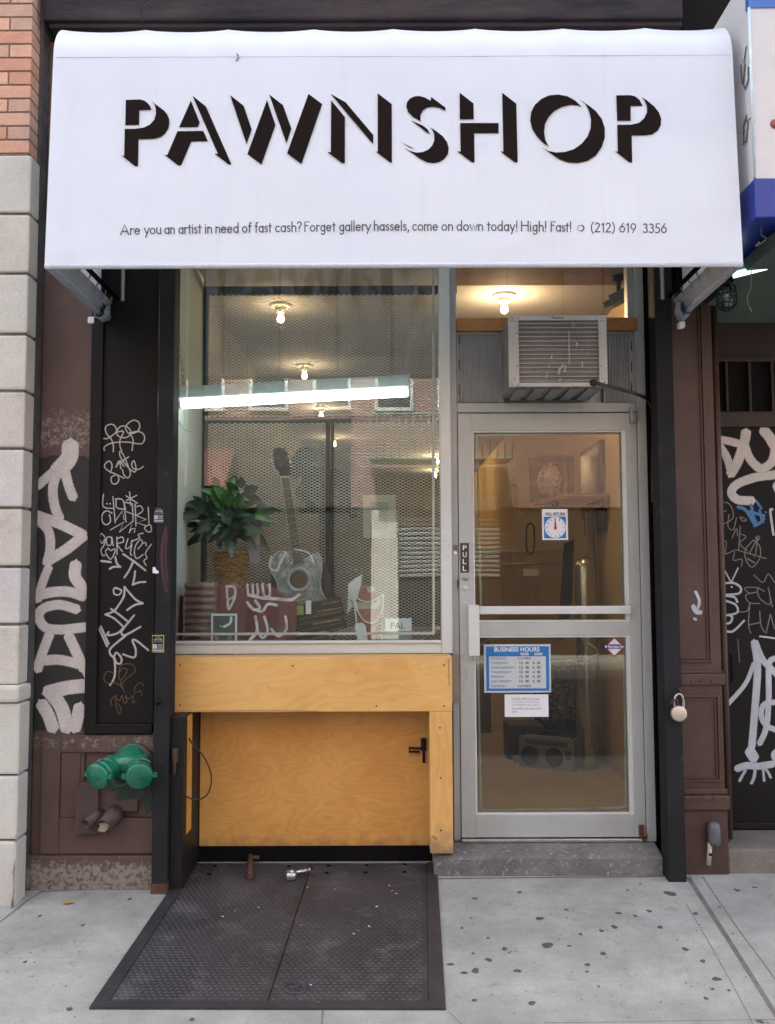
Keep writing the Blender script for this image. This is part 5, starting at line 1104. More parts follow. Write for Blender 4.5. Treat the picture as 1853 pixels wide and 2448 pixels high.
f = MB(); f.prism([(c.x-0.006, Ys-0.0032, c.z-0.004), (c.x+0.006, Ys-0.0032, c.z-0.004), (c.x+0.004, Ys-0.0032, c.z+0.02), (c.x+0.001, Ys-0.0032, c.z+0.044), (c.x-0.001, Ys-0.0032, c.z+0.044), (c.x-0.004, Ys-0.0032, c.z+0.02)], (0, -0.0008, 0)); f.lathe((c.x, Ys-0.0034, c.z-0.004), [(0.0075, 0), (0.0075, -0.001), (0, -0.001)], 14, 'Y'); f.build('clock_hands', mat('sign_red', (0.5, 0.02, 0.02), 0.4), S3)
f = MB(); cc = P(1327, 1205, Ys); f.lathe((cc.x, Ys, cc.z), [(0.018, 0), (0.018, -0.001), (0.004, -0.007), (0.004, -0.01), (0, -0.011)], 20, 'Y'); f.tube([(cc.x, Ys-0.006, cc.z-0.003), (cc.x, Ys-0.004, P(1327, 1219, Ys).z)], 0.0012, 5); f.build('suction_cup', glassmat('clear_rubber', (0.75, 0.75, 0.75), 0.12, 0.1), S3)
S4 = empty('alarm_sticker', P(1469, 1570, Ys), 'white diamond sticker with purple band on the lower door glass corner', 'sticker')
f = MB(); f.prism([P(1469, 1523, Ys), P(1493, 1547, Ys), P(1469, 1570, Ys), P(1446, 1547, Ys)], (0, 0.001, 0)); f.build('diamond_edge', mat('sticker_red', (0.4, 0.08, 0.08), 0.5), S4)
f = MB(); f.prism([P(1469, 1526, Ys-.001), P(1490, 1547, Ys-.001), P(1469, 1567, Ys-.001), P(1449, 1547, Ys-.001)], (0, 0.0008, 0)); f.build('diamond_face', M_paper, S4)
prect(1444, 1540.5, 1495, 1551.5, Ys-0.0025, mat('sticker_purple', (0.07, 0.02, 0.2), 0.5), S4, 'purple_band')
f = MB(); pxtext(f, 'Protection One', 1454, 1492, 1542, 1550, Ys-0.003, 0.03); f.lathe(P(1449, 1546, Ys-0.0028), [(0.006, 0), (0.006, -0.0006), (0, -0.0006)], 12, 'Y'); f.build('sticker_lettering', M_paper, S4)

# small stickers on the left post
def sticker(px, py, w_, h_, Y, label, edge=None):
    e = empty('sticker', P(px, py+h_/2, Y), label, 'sticker'); a = P(px-w_/2, py+h_/2, Y); b_ = P(px+w_/2, py-h_/2, Y)
    f = MB(); f.box(a.x, b_.x, Y-0.0008, Y, a.z, b_.z); f.build('backing', edge or M_black, e)
    if edge:
        f = MB(); f.box(a.x+0.002, b_.x-0.004, Y-0.0014, Y-0.0009, a.z+0.002, b_.z-0.005); f.build('black_field', M_dark, e)
    f = MB(); Y2 = Y-0.002
    def r(u0, v0, u1, v1): f.box(a.x+(b_.x-a.x)*u0, a.x+(b_.x-a.x)*u1, Y2-0.0004, Y2, b_.z+(a.z-b_.z)*v1, b_.z+(a.z-b_.z)*v0)
    pxtext(f, 'LOCAL', px-w_*.22, px+w_*.22, py-h_*.42, py-h_*.34, Y2); pxtext(f, 'GATES', px-w_*.35, px+w_*.35, py-h_*.30, py-h_*.18, Y2, 0.03)
    for v in (-.13, -.07): pxtext(f, 'INSTALL AND REPAIR', px-w_*.44, px+w_*.44, py+h_*v-.8, py+h_*v+.8, Y2)
    r(0.06, 0.52, 0.42, 0.78); 
    for v in (.53, .60, .67, .74): r(0.48, v, 0.9, v+0.03)
    r(0.05, 0.83, 0.95, 0.90); r(0.1, 0.93, 0.9, 0.96)
    f.build('print', mat('sticker_white_print', (0.45, 0.46, 0.48), 0.5), e)
sticker(380, 1231, 26, 38, -0.3645, 'small black sticker with white print higher on the left steel post')
sticker(378, 1539, 29, 42, -0.3645, 'small black sticker with yellow border lower on the left steel post', mat('yellow_edge', (0.45, 0.38, 0.03), 0.5))
f = MB(); f.prism([P(q[0], q[1], -0.3652) for q in [(365, 1356), (371, 1355), (373, 1362), (380, 1366), (378, 1371), (365, 1370)]], (0, -0.0005, 0)); tag(f.build('torn_sticker', M_paper), 'torn white sticker scrap on the left steel post', 'sticker')

# ------------------------------------------------------------------ standpipe and pipe stubs
M_green = mat('green_enamel', (0.005, 0.17, 0.085), 0.3, (0.004, 0.12, 0.065), 8, coat=0.3, bump=0.12, bscale=30, stain=(0.06, 0.075, 0.06), sscale=26, sthr=(0.62, 0.66), samt=0.8)
Yst = YP-0.01
ST = empty('standpipe', P(308, 1880, Yst), 'bright green twin outlet fire standpipe on the brown wall', 'standpipe')
f = MB(); c = P(318, 1829, Yst); f.lathe(c, [(0.102, 0), (0.102, -0.008), (0.096, -0.014), (0.07, -0.018), (0.07, -0.03), (0.05, -0.03)], 36, 'Y'); f.build('wall_plate', mat('green_stained_brown', (0.01, 0.07, 0.04), 0.5, (0.07, 0.035, 0.03), 7), ST)
f = MB(); cA = P(318, 1815, Yst); mid = P(300, 1832, Yst-0.11)
f.tube(catmull([cA, cA+Vector((-0.003, -0.04, -0.006)), mid+Vector((0.012, 0.05, 0.0)), mid+Vector((0, 0.015, 0))], 5), [0.068]*5+[0.066]*11, 20)
oL = P(238, 1850, Yst-0.17); oR = P(340, 1852, Yst-0.17)
dL = Vector((-0.48, -0.85, -0.20)).normalized(); dR = Vector((0.30, -0.92, -0.22)).normalized()
eL = P(245, 1848, Yst-0.165); eR = P(334, 1848, Yst-0.165)
sL = P(282, 1832, Yst-0.06); sR = P(318, 1830, Yst-0.05)
for s0, e0 in ((sL, eL), (sR, eR)):
    f.tube(catmull([s0+Vector((0, 0.04, 0.01)), s0, (s0+e0)/2+Vector((0, 0, 0.003)), e0], 6), [0.047]*13+[0.047]*6, 20)
f.tube([P(258, 1826, Yst-0.085), P(350, 1824, Yst-0.085)], 0.040, 20); f.tube([P(250, 1818, Yst-0.08), P(352, 1816, Yst-0.08)], 0.018, 12)
f.build('body', M_green, ST)
f = MB()
for e0, s2 in ((eL, -1), (eR, 1)):
    for t_ in (0.25, 0.6): f.tube([e0+Vector((0.05*s2*0+0.056*math.cos(t_*3+k_*0.5), 0.03, 0.056*math.sin(t_*3+k_*0.5))) for k_ in range(3)], 0.006, 6)
ch = catmull([eL+Vector((0.05, -0.01, -0.03)), (eL+eR)/2+Vector((-0.02, -0.01, -0.055)), (eL+eR)/2+Vector((0.02, 0.0, -0.05)), eR+Vector((-0.05, -0.01, -0.03))], 5)
for i_ in range(len(ch)-1): f.tube([ch[i_], ch[i_]*0.3+ch[i_+1]*0.7], 0.0035, 6)
f.build('chain', mat('worn_chain', (0.12, 0.15, 0.11), 0.5, metal=0.4), ST)
f = MB(); SPRAY[0] = 9.0
for pts, wd in (([(262, 1872), (300, 1885), (345, 1878)], 22), ([(285, 1905), (350, 1900)], 16), ([(352, 1860), (356, 1910), (352, 1935)], 14)): ribbon(f, pts, wd, lambda px, py, l: P(px, py, YP-0.031-l))
SPRAY[0] = 0.0; f.v = f.v; M_ovg = mat('green_overspray', (0.012, 0.07, 0.045), 0.6, (0.04, 0.035, 0.03), 18); soften(M_ovg)
for k_ in range(len(f.v)): f.al[k_] = f.al.get(k_, 1.0)*0.5
f.build('overspray', M_ovg, ST)
for e0, dr in ((eL, Vector((-0.42, -0.88, -0.22))), (eR, Vector((0.22, -0.94, -0.24)))):
    f = MB(); f.lathe(e0, [(0.050, -0.012), (0.055, -0.006), (0.055, 0.006), (0.051, 0.008), (0.051, 0.012), (0.057, 0.014), (0.058, 0.036), (0.055, 0.040), (0.0, 0.0405)], 28, tuple(dr))
    dn = dr.normalized(); u = dn.cross(Vector((0, 0, 1))).normalized()
    for s2 in (-1, 1): f.obox(e0+dn*0.024+u*0.066*s2, u*0.009, dn*0.008, Vector((0, 0, 0.008)))
    cp = f.build('cap', M_green, ST)
    f = MB(); f.obox(e0+dn*0.0425, u*0.022, dn*0.0015, Vector((0, 0, 0.002))); f.obox(e0+dn*0.0425-Vector((0, 0, 0.014)), u*0.012, dn*0.0015, Vector((0, 0, 0.002))); f.obox(e0+dn*0.0425+Vector((0, 0, 0.014)), u*0.010, dn*0.0015, Vector((0, 0, 0.003))); f.build('cap_mark', mat('worn_green', (0.02, 0.10, 0.07), 0.6), cp)
# conduit box plates and pipe stubs
M_pipe = mat('brown_rusty_pipe', (0.075, 0.038, 0.033), 0.55, (0.05, 0.035, 0.035), 12, bump=0.3, bscale=50)
def rplate(px0, py0, px1, py1, Y, th, name, label):
    a = P(px0, py1, Y); b_ = P(px1, py0, Y); f = MB(); f.box(a.x, b_.x, Y, Y+th, a.z, b_.z, 0.003)
    for x in (a.x+0.012, b_.x-0.012): f.lathe((x, Y, b_.z-0.012), [(0.004, 0.0), (0.004, -0.002), (0, -0.003)], 8, 'Y')
    return tag(f.build(name, M_pipe), label, 'metal plate')
rplate(178, 1870, 236, 1995, YP-0.05, 0.038, 'cover_plate', 'brown painted metal box left of the two pipe stubs')
rplate(237, 1872, 330, 1940, YP-0.03, 0.016, 'cover_plate', 'brown metal plate right under the green standpipe')
def stub(px, py, r, d, label, stuffed=False):
    e = empty('pipe_stub', P(px, py, YP-0.02), label, 'pipe', 'cut pipe stubs under the standpipe')
    c = P(px, py, YP-0.02); f = MB(); d = Vector(d).normalized(); L_ = 0.10
    f.lathe(c-d*0.01, [(r*1.15, 0), (r*1.15, L_*0.45), (r, L_*0.5), (r, L_), (r*0.82, L_), (r*0.82, L_*0.5), (0.0, L_*0.5)], 22, tuple(d)); f.build('pipe', M_pipe, e)
    if stuffed:
        f = MB()
        for i in range(16): f.sphere(c+d*(L_-0.012)+Vector((random.uniform(-.6, .6)*r, 0, random.uniform(-.6, .6)*r)), r*0.28, random.uniform(.6, 1.2), 1, random.uniform(.6, 1.2), 8, 5)
        f.build('crumbled_filling', mat('pale_rubble', (0.42, 0.36, 0.28), 0.8, (0.15, 0.1, 0.07), 30), e)
    else:
        f = MB(); f.lathe(c+d*(L_*0.5), [(r*0.8, 0), (r*0.8, 0.001)], 16, tuple(d)); f.build('pipe_bore', M_dark, e)
stub(240, 1946, 0.026, (-0.45, -0.8, -0.28), 'smaller open pipe stub pointing down left')
stub(276, 1944, 0.037, (-0.30, -0.8, -0.42), 'larger pipe stub plugged with pale rubble', True)

# cable loop beside the recess
f = MB(); f.tube(catmull([P(438, 1702, -0.2), P(440, 1740, -0.22), P(458, 1775, -0.24), P(488, 1810, -0.26), P(505, 1855, -0.26), P(498, 1895, -0.26), P(472, 1912, -0.26), P(440, 1900, -0.28), P(412, 1870, -0.32), P(402, 1838, -0.34)], 8), 0.0035, 8)
tag(f.build('hanging_cable', M_rubber), 'thin black cable looping down from the plywood fascia', 'cable')
# padlock on the right post
PD = empty('padlock', P(1624, 1720, -0.28), 'silver round padlock hanging from the right steel post', 'padlock')
Yl = -0.29; c = P(1623, 1706, Yl)
f = MB(); f.lathe((c.x, Yl-0.012, c.z), [(0.0, -0.0005), (0.030, 0), (0.036, 0.004), (0.036, 0.022), (0.030, 0.026), (0, 0.0265)], 28, 'Y'); f.build('lock_body', mat('pale_brass_steel', (0.60, 0.52, 0.44), 0.35, (0.5, 0.42, 0.36), 20, metal=0.5), PD)
f = MB(); f.tube(catmull([P(1613, 1692, Yl), P(1612, 1675, Yl), P(1618, 1661, Yl), P(1628, 1661, Yl), P(1634, 1675, Yl), P(1633, 1694, Yl)], 5), 0.0055, 10); f.build('shackle', M_chrome, PD)
f = MB(); f.tube(catmull([P(1604, 1684, Yl), P(1608, 1674, Yl-0.01), P(1618, 1674, Yl-0.01), P(1620, 1684, Yl)], 5), 0.005, 8); f.tube(catmull([P(1618, 1648, -0.25), P(1624, 1646, -0.28), P(1628, 1656, -0.29), P(1622, 1664, -0.28)], 5), 0.004, 8); f.build('hasp_ring', M_rust, PD)

# ------------------------------------------------------------------ air conditioner
zA0, zA1 = 2.345, 2.689; Yf = -0.33; ax0, ax1 = XX(1216, 850, Yf), XX(1452, 850, Yf)
AC = empty('air_conditioner', ((ax0+ax1)/2, 0, zA0), 'beige window air conditioner sticking out over the shop door', 'air conditioner')
M_acm = mat('beige_enamel_metal', (0.50, 0.485, 0.45), 0.45, (0.43, 0.415, 0.38), 5, stain=(0.16, 0.12, 0.09), sscale=16, sthr=(0.66, 0.74), samt=0.5, grain=0.06)
M_acd = mat('grey_enamel_metal', (0.24, 0.235, 0.225), 0.5, (0.16, 0.155, 0.15), 5)
f = MB(); f.box(ax0+0.006, ax1-0.006, Yf+0.016, 0.05, zA0+0.006, zA1-0.006, 0.006)
xx = ax0+0.03
for i in range(5): f.box(ax0+0.04+i*0.085, ax0+0.04+i*0.085+0.05, Yf+0.05, -0.02, zA0-0.008, zA0+0.0055, 0.004)
f.build('cabinet', M_acd, AC)
f = MB(); gx0_, gx1_ = XX(1241, 840, Yf), XX(1432, 840, Yf); gz0_, gz1_ = ZZ(1330, 914, Yf), ZZ(1330, 765, Yf)
f.box(ax0, gx0_, Yf, Yf+0.015, zA0, zA1, 0.004); f.box(gx1_, ax1, Yf, Yf+0.015, zA0, zA1, 0.004)
f.box(gx0_+0.0003, gx1_-0.0003, Yf+0.0005, Yf+0.0145, gz1_, zA1-0.0005, 0.003); f.box(gx0_+0.0003, gx1_-0.0003, Yf+0.0005, Yf+0.0145, zA0+0.0005, gz0_, 0.003)
f.build('front_frame', M_acm, AC)
f = MB()
for (u, v) in ((512,437),(500,458),(524,460),(545,548),(545,790),(508,912),(530,890),(510,930),(548,933),(1174,434),(1162,456),(1186,456),(1162,548),(1168,790),(1180,885),(1195,910)):
    q = P(1060+u/3.1, 620+v/3.1, Yf); f.lathe((q.x, Yf+0.0005, q.z), [(0.0028, 0), (0.0028, -0.0015), (0, -0.002)], 8, 'Y')
f.build('screws', M_dark, AC)
f = MB(); f.box(gx0_+0.0005, gx1_-0.0005, Yf+0.0165, Yf+0.03, gz0_, gz1_); f.build('condenser_fins', mat('dusty_fins', (0.05, 0.042, 0.038), 0.7, (0.035, 0.03, 0.027), 60, stretch=(12, 1, 1)), AC)
for i in range(14):
    z = gz0_+(gz1_-gz0_)*(i+0.35)/14; f = MB(); f.obox(((gx0_+gx1_)/2, Yf+0.008, z), Vector(((gx1_-gx0_)/2-0.001, 0, 0)), Vector((0, 0.006, 0.0010)), Vector((0, -0.0003, 0.0013))); f.build('louvre', M_acm, AC)
f = MB(); 
for pts, wd in (([(930,530),(931,600),(933,700),(932,780)],2.6), ([(962,460),(960,500)],2), ([(990,620),(988,640)],5), ([(803,716),(802,735)],4), ([(1030,760),(1028,790)],4), ([(885,785),(860,820),(856,850)],5), ([(903,790),(900,830)],5), ([(767,840),(763,880)],3), ([(868,885),(862,900)],4), ([(783,790),(780,800)],3), ([(1068,690),(1078,715)],1.5)):
    ribbon(f, [(1060+u/3.1, 620+v/3.1) for u, v in pts], wd, onY(Yf+0.0005))
f.build('bird_droppings', mat('chalky_white', (0.55, 0.53, 0.5), 0.8), AC)
f = MB(); pxtext(f, 'Panasonic', 1319, 1348, 757, 761.5, Yf-0.0008, 0.03); f.build('badge_lettering', M_ink2, AC)
f = MB(); hp = [P(1418, 915, Yf-0.005), P(1428, 917, Yf-0.02), P(1470, 927, -0.30), P(1515, 940, -0.25), P(1548, 955, -0.16), P(1560, 985, -0.12), P(1561, 1060, -0.10), P(1561, 1200, -0.10)]
f.tube(catmull(hp, 6), 0.0085, 12); f.lathe(P(1419, 915, Yf), [(0.016, 0.004), (0.016, -0.004), (0.01, -0.01)], 12, 'Y'); f.build('drain_hose', M_rubber, AC)
f = MB(); c = P(1419, 915, Yf); f.lathe((c.x, Yf, c.z), [(0.019, 0.002), (0.019, -0.003), (0.015, -0.006)], 16, 'Y'); f.build('hose_flange', M_rust, AC)

# ------------------------------------------------------------------ awning
Ya = -1.02; aL, aR = P(106, 646, Ya).x, P(1777, 640, Ya).x; zAb = 0.5*(P(106, 646, Ya).z+P(1777, 640, Ya).z)+0.018
Yt_ = Ya+0.04; zS = ZZ(926, 132, Yt_); zT = zS+0.205; Rr = 0.205
AW = empty('awning', ((aL+aR)/2, Ya, zAb), 'white pawnshop awning with rounded top and brown black lettering over the storefront', 'awning')
ribsx = [aL, P(350, 70, -0.86).x, P(548, 70, -0.86).x, P(750, 70, -0.86).x, P(940, 70, -0.86).x, P(1135, 70, -0.86).x, P(1345, 70, -0.86).x, P(1540, 70, -0.86).x, aR]
def sag(x):
    for a, b_ in zip(ribsx[:-1], ribsx[1:]):
        if a <= x <= b_:
            t = (x-a)/(b_-a); return 0.010*(4*t*(1-t))**0.8
    return 0
def prof():
    pr = []
    for i in range(13): t = i/12; pr.append((Ya+0.04*t, zAb+(zS-zAb)*t, 0.12*math.sin(math.pi*t), (0, -1)))
    for i in range(1, 13): a = math.pi/2*i/12; pr.append((Yt_+Rr*(1-math.cos(a)), zS+Rr*math.sin(a), min(1, i/6), (-math.cos(a), math.sin(a))))
    for i in range(1, 8): t = i/7; pr.append((Yt_+Rr+(YP-0.0-(Yt_+Rr))*t, zT+0.03*t, 1-t*0.8, (0, 1)))
    return pr
PR = prof(); f = MB(); nxa = 128
for (y, z, k_, nrm) in PR:
    for i in range(nxa+1):
        x = aL+(aR-aL)*i/nxa; s_ = sag(x)*k_; wv = 0.0015*noise.noise(Vector((x*3, z*3, 1)))
        f.v.append(Vector((x, y-nrm[0]*-s_*0+(-nrm[0])*s_*1.0*(1 if nrm[0] else 0)+(s_*0.3 if nrm[0] == 0 and nrm[1] == -1 else 0)+wv, z-max(0, nrm[1])*s_)))
for j in range(len(PR)-1):
    for i in range(nxa): a = j*(nxa+1)+i; f.face([a, a+1, a+nxa+2, a+nxa+1], True)
# side panels
for xs_ in (aL, aR):
    n0 = len(f.v); rows2 = 10; cols = []
    for (y, z, k_, nrm) in PR:
        zlow = zAb
        for r_ in range(rows2+1): f.v.append(Vector((xs_, y, zlow+(z-zlow)*r_/rows2)))
    for j in range(12, len(PR)-1):
        for r_ in range(rows2): a = n0+j*(rows2+1)+r_; f.face([a, a+1, a+rows2+2, a+rows2+1])
    # part behind the slanted front
    n1 = len(f.v); f.v += [Vector((xs_, Ya, zAb)), Vector((xs_, Yt_, zAb)), Vector((xs_, Yt_, zS))]; f.face([n1, n1+1, n1+2])
cov = f.build('cover', M_awn, AW)
# seam line across the top of the face, hem at the bottom
f = MB(); f.tube([(aL+0.01, Yt_+0.0003, zS-0.004), (aR-0.01, Yt_+0.0003, zS-0.004)], 0.0022, 6); f.build('seam', M_awn, AW)
M_hem = mat('awning_hem', (0.60, 0.62, 0.68), 0.5, (0.55, 0.57, 0.63), 5)
f = MB(); f.tube([(aL, Ya+0.008, zAb), (aR, Ya+0.008, zAb)], 0.011, 10); f.build('front_hem', M_hem, AW)
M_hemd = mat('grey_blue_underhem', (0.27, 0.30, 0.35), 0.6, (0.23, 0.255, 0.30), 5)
M_lace = mat('tan_lacing', (0.26, 0.20, 0.13), 0.8)
for s_, xs_ in ((1, aL), (-1, aR)):
    f = MB(); yb1 = -0.30
    f.box(min(xs_, xs_+s_*0.022), max(xs_, xs_+s_*0.022), Ya+0.02, yb1, zAb-0.012, zAb+0.012, 0.008)
    f.quad((xs_+s_*0.02, Ya+0.02, zAb+0.012), (xs_+s_*0.02, yb1, zAb+0.012), (xs_+s_*0.05, yb1, zAb+0.075), (xs_+s_*0.05, Ya+0.02, zAb+0.075)); f.build('side_hem', M_hemd, AW)
    f = MB(); f.tube([(xs_+s_*0.075, Ya+0.03, zAb+0.09), (xs_+s_*0.075, yb1-0.02, zAb+0.09)], 0.011, 8); f.tube([(xs_+s_*0.075, Ya+0.03, zAb+0.09), (xs_+s_*0.075, Yt_+0.02, zS)], 0.010, 8); f.build('frame_bar', M_dark, AW)
    f = MB(); f.tube([(xs_+s_*0.11, yb1-0.03, zAb+0.07), (xs_+s_*0.11, yb1-0.03, zT-0.05)], 0.010, 8); f.build('upright', M_steel, AW)
    for i in range(6):
        f = MB(); y = Ya+0.10+i*0.11; j_ = random.uniform(-.015, .015); f.tube(catmull([(xs_+s_*0.075, y, zAb+0.10), (xs_+s_*0.066, y+0.012+j_, zAb+0.07), (xs_+s_*0.052, y+0.02+j_, zAb+0.045), (xs_+s_*0.062, y+0.026+j_, zAb+0.07), (xs_+s_*0.075, y+0.035, zAb+0.10)], 4), 0.0020, 6)
        f.build('lace', M_lace, AW)
    f = MB(); n0 = len(f.v); RG, SG = 12, 20
    for a_ in range(RG+1):
        t = a_/RG; yy = yb1-0.10+0.13*t; rr = 0.034*math.sin(math.pi*min(1, 0.25+t*0.75))**0.5*(1 if a_ < RG else 0.3)
        for b_ in range(SG):
            an = 2*math.pi*b_/SG; d_ = Vector((math.cos(an), 0, math.sin(an))); k_ = 1+0.35*noise.noise(Vector((math.cos(an)*2.2, t*5+s_, math.sin(an)*2.2)))+0.10*math.sin(an*5+t*7)
            f.v.append(Vector((xs_+s_*0.022, yy, zAb+0.012))+Vector((d_.x*rr*0.95, 0, d_.z*rr*1.35))*k_)
    for a_ in range(RG):
        for b_ in range(SG): p0 = n0+a_*SG+b_; p1 = n0+a_*SG+(b_+1) % SG; f.face([p0, p1, p1+SG, p0+SG], True)
    f.face([n0+RG*SG+b_ for b_ in range(SG)])
    f.build('bunched_end', M_hemd, AW)
f = MB()
for x in ribsx[1:-1]:
    f.tube([(x, Ya+0.03, zAb+0.02), (x, Yt_+0.014, zS)]+[(x, Yt_+Rr-(Rr-0.014)*math.cos(math.pi/2*k_/6), zS+(Rr-0.014)*math.sin(math.pi/2*k_/6)) for k_ in range(1, 7)]+[(x, YP-0.01, zT+0.014)], 0.008, 6)
f.build('frame_rib', M_steel, AW)
f = MB(); q = P(236, 768, YP-0.02); f.box(q.x-0.05, q.x-0.02, YP-0.03, YP-0.001, q.z-0.012, q.z+0.02, 0.003); f.build('wall_bracket', M_paper, AW); f = MB(); q = P(1630, 772, -0.26); f.box(q.x-0.012, q.x+0.016, -0.262, -0.22, q.z-0.02, q.z+0.008, 0.003); f.build('wall_bracket', M_paper, AW)
f = MB(); ribbon(f, [(567,132),(571,138),(564,146),(570,134),(566,128)], 2.4, lambda a, b2, l: P(a, b2, Yt_-0.004-l)); ribbon(f, [(535, 78), (520, 84)], 2, lambda a, b2, l: P(a, b2, Yt_+0.05)); f.build('dirt_mark', mat('grey_dirt', (0.25, 0.22, 0.2), 0.9), AW)
# lettering on the sloped front face
def face_y(z): return Ya+0.04*(z-zAb)/(zS-zAb)
def on_face(px, py, lift=0.0016):
    d = ray(px, py); Y = Ya+0.02
    for _ in range(5):
        s_ = (Y-CAM.y)/d.y; p_ = CAM+d*s_; t = (p_.z-zAb)/(zS-zAb); Y = face_y(p_.z)+sag(min(max(p_.x, aL), aR))*0.3*0.12*math.sin(math.pi*min(1, max(0, t)))-lift
    return p_
Z1, Z2, Z3_ = (280, 210, 3.348), (760, 210, 3.986), (1080, 210, 3.219)
LET = {'P': [(Z1, [(70,97),(185,93),(220,103),(248,125),(266,150),(275,177),(178,178),(176,296),(66,298)]),
  (Z1, [(278,105),(305,130),(375,180),(400,210),(417,250),(418,285),(410,325),(385,365),(350,392),(300,407),(172,411),(167,628),(145,628),(35,540),(57,545),(62,329),(150,328),(215,318),(265,293),(298,255),(311,210),(310,165),(298,130)])],
 'A': [(Z1, [(591,103),(662,278),(647,312),(497,315)]), (Z1, [(484,347),(690,345),(727,427),(594,430),(514,620),(488,620),(378,535),(402,538)]), (Z1, [(603,62),(712,150),(916,613),(893,613),(780,528),(808,530)])],
 'W': [(Z1, [(904,58),(1013,143),(1078,332),(1037,452)]), (Z1, [(1200,98),(1268,298),(1156,615),(1043,530)]), (Z1, [(1217,52),(1328,138),(1395,327),(1356,444)]), (Z1, [(1532,48),(1642,130),(1476,610),(1361,523)])],
 'N': [(Z2, [(127,118),(258,280),(258,716),(230,716),(92,612),(124,614)]), (Z2, [(122,58),(265,138),(528,450),(528,538)]), (Z2, [(571,52),(704,155),(706,712),(688,712),(552,608),(571,610)])],
 'S': [(Z2, [(983,320),(910,278),(860,230),(843,180),(850,135),(880,100),(920,82),(965,78),(1020,92),(1075,124),(1080,87),(1216,188),(1216,218),(1160,190),(1095,178),(1040,188),(1000,215),(978,262),(977,300)]),
  (Z2, [(893,312),(1000,360),(1045,395),(1070,445),(1020,412)]), (Z2, [(800,517),(860,552),(922,580),(870,568)]),
  (Z2, [(822,573),(880,602),(940,618),(1000,612),(1050,590),(1090,550),(1110,500),(1108,440),(1090,400),(1068,377),(1110,400),(1190,460),(1230,515),(1248,575),(1240,630),(1205,680),(1150,710),(1100,718),(1040,710),(970,675),(900,622)])],
 'H': [(Z3_, [(61,38),(168,120),(170,241),(63,241)]), (Z3_, [(65,271),(361,271),(361,349),(173,349),(176,573),(155,573),(43,489),(69,490)]), (Z3_, [(389,38),(497,122),(508,573),(486,573),(373,488),(398,492)])],
 'O': [(Z3_, [(1000,147),(965,133),(915,130),(850,145),(790,178),(745,225),(718,280),(711,340),(720,400),(747,453),(700,420),(650,365),(618,310),(604,250),(612,185),(640,130),(690,85),(750,58),(820,52),(890,65),(950,98)]),
  (Z3_, [(695,458),(740,485),(800,498),(870,494),(940,472),(1000,430),(1045,375),(1070,310),(1073,240),(1055,170),(1030,125),(990,92),(1060,140),(1110,180),(1155,240),(1178,310),(1178,385),(1155,455),(1110,520),(1045,562),(970,578),(900,574),(830,550),(770,510)])],
 'P2': [(Z3_, [(1267,58),(1375,57),(1410,65),(1445,92),(1468,138),(1377,138),(1377,252),(1274,252)]),
  (Z3_, [(1463,70),(1500,95),(1560,145),(1595,190),(1612,240),(1608,290),(1585,330),(1545,358),(1490,365),(1385,366),(1389,573),(1368,573),(1258,488),(1279,492),(1274,285),(1380,284),(1440,270),(1480,235),(1503,190),(1503,140),(1488,100)])]}
for nm, polys in LET.items():
    f = MB()
    for (ox, oy, s_), pts in polys: f.prism([on_face(ox+u/s_, oy+v/s_, 0.0026) for u, v in pts], (0, -0.0012, 0))
    f.build('letter', M_ink, AW)
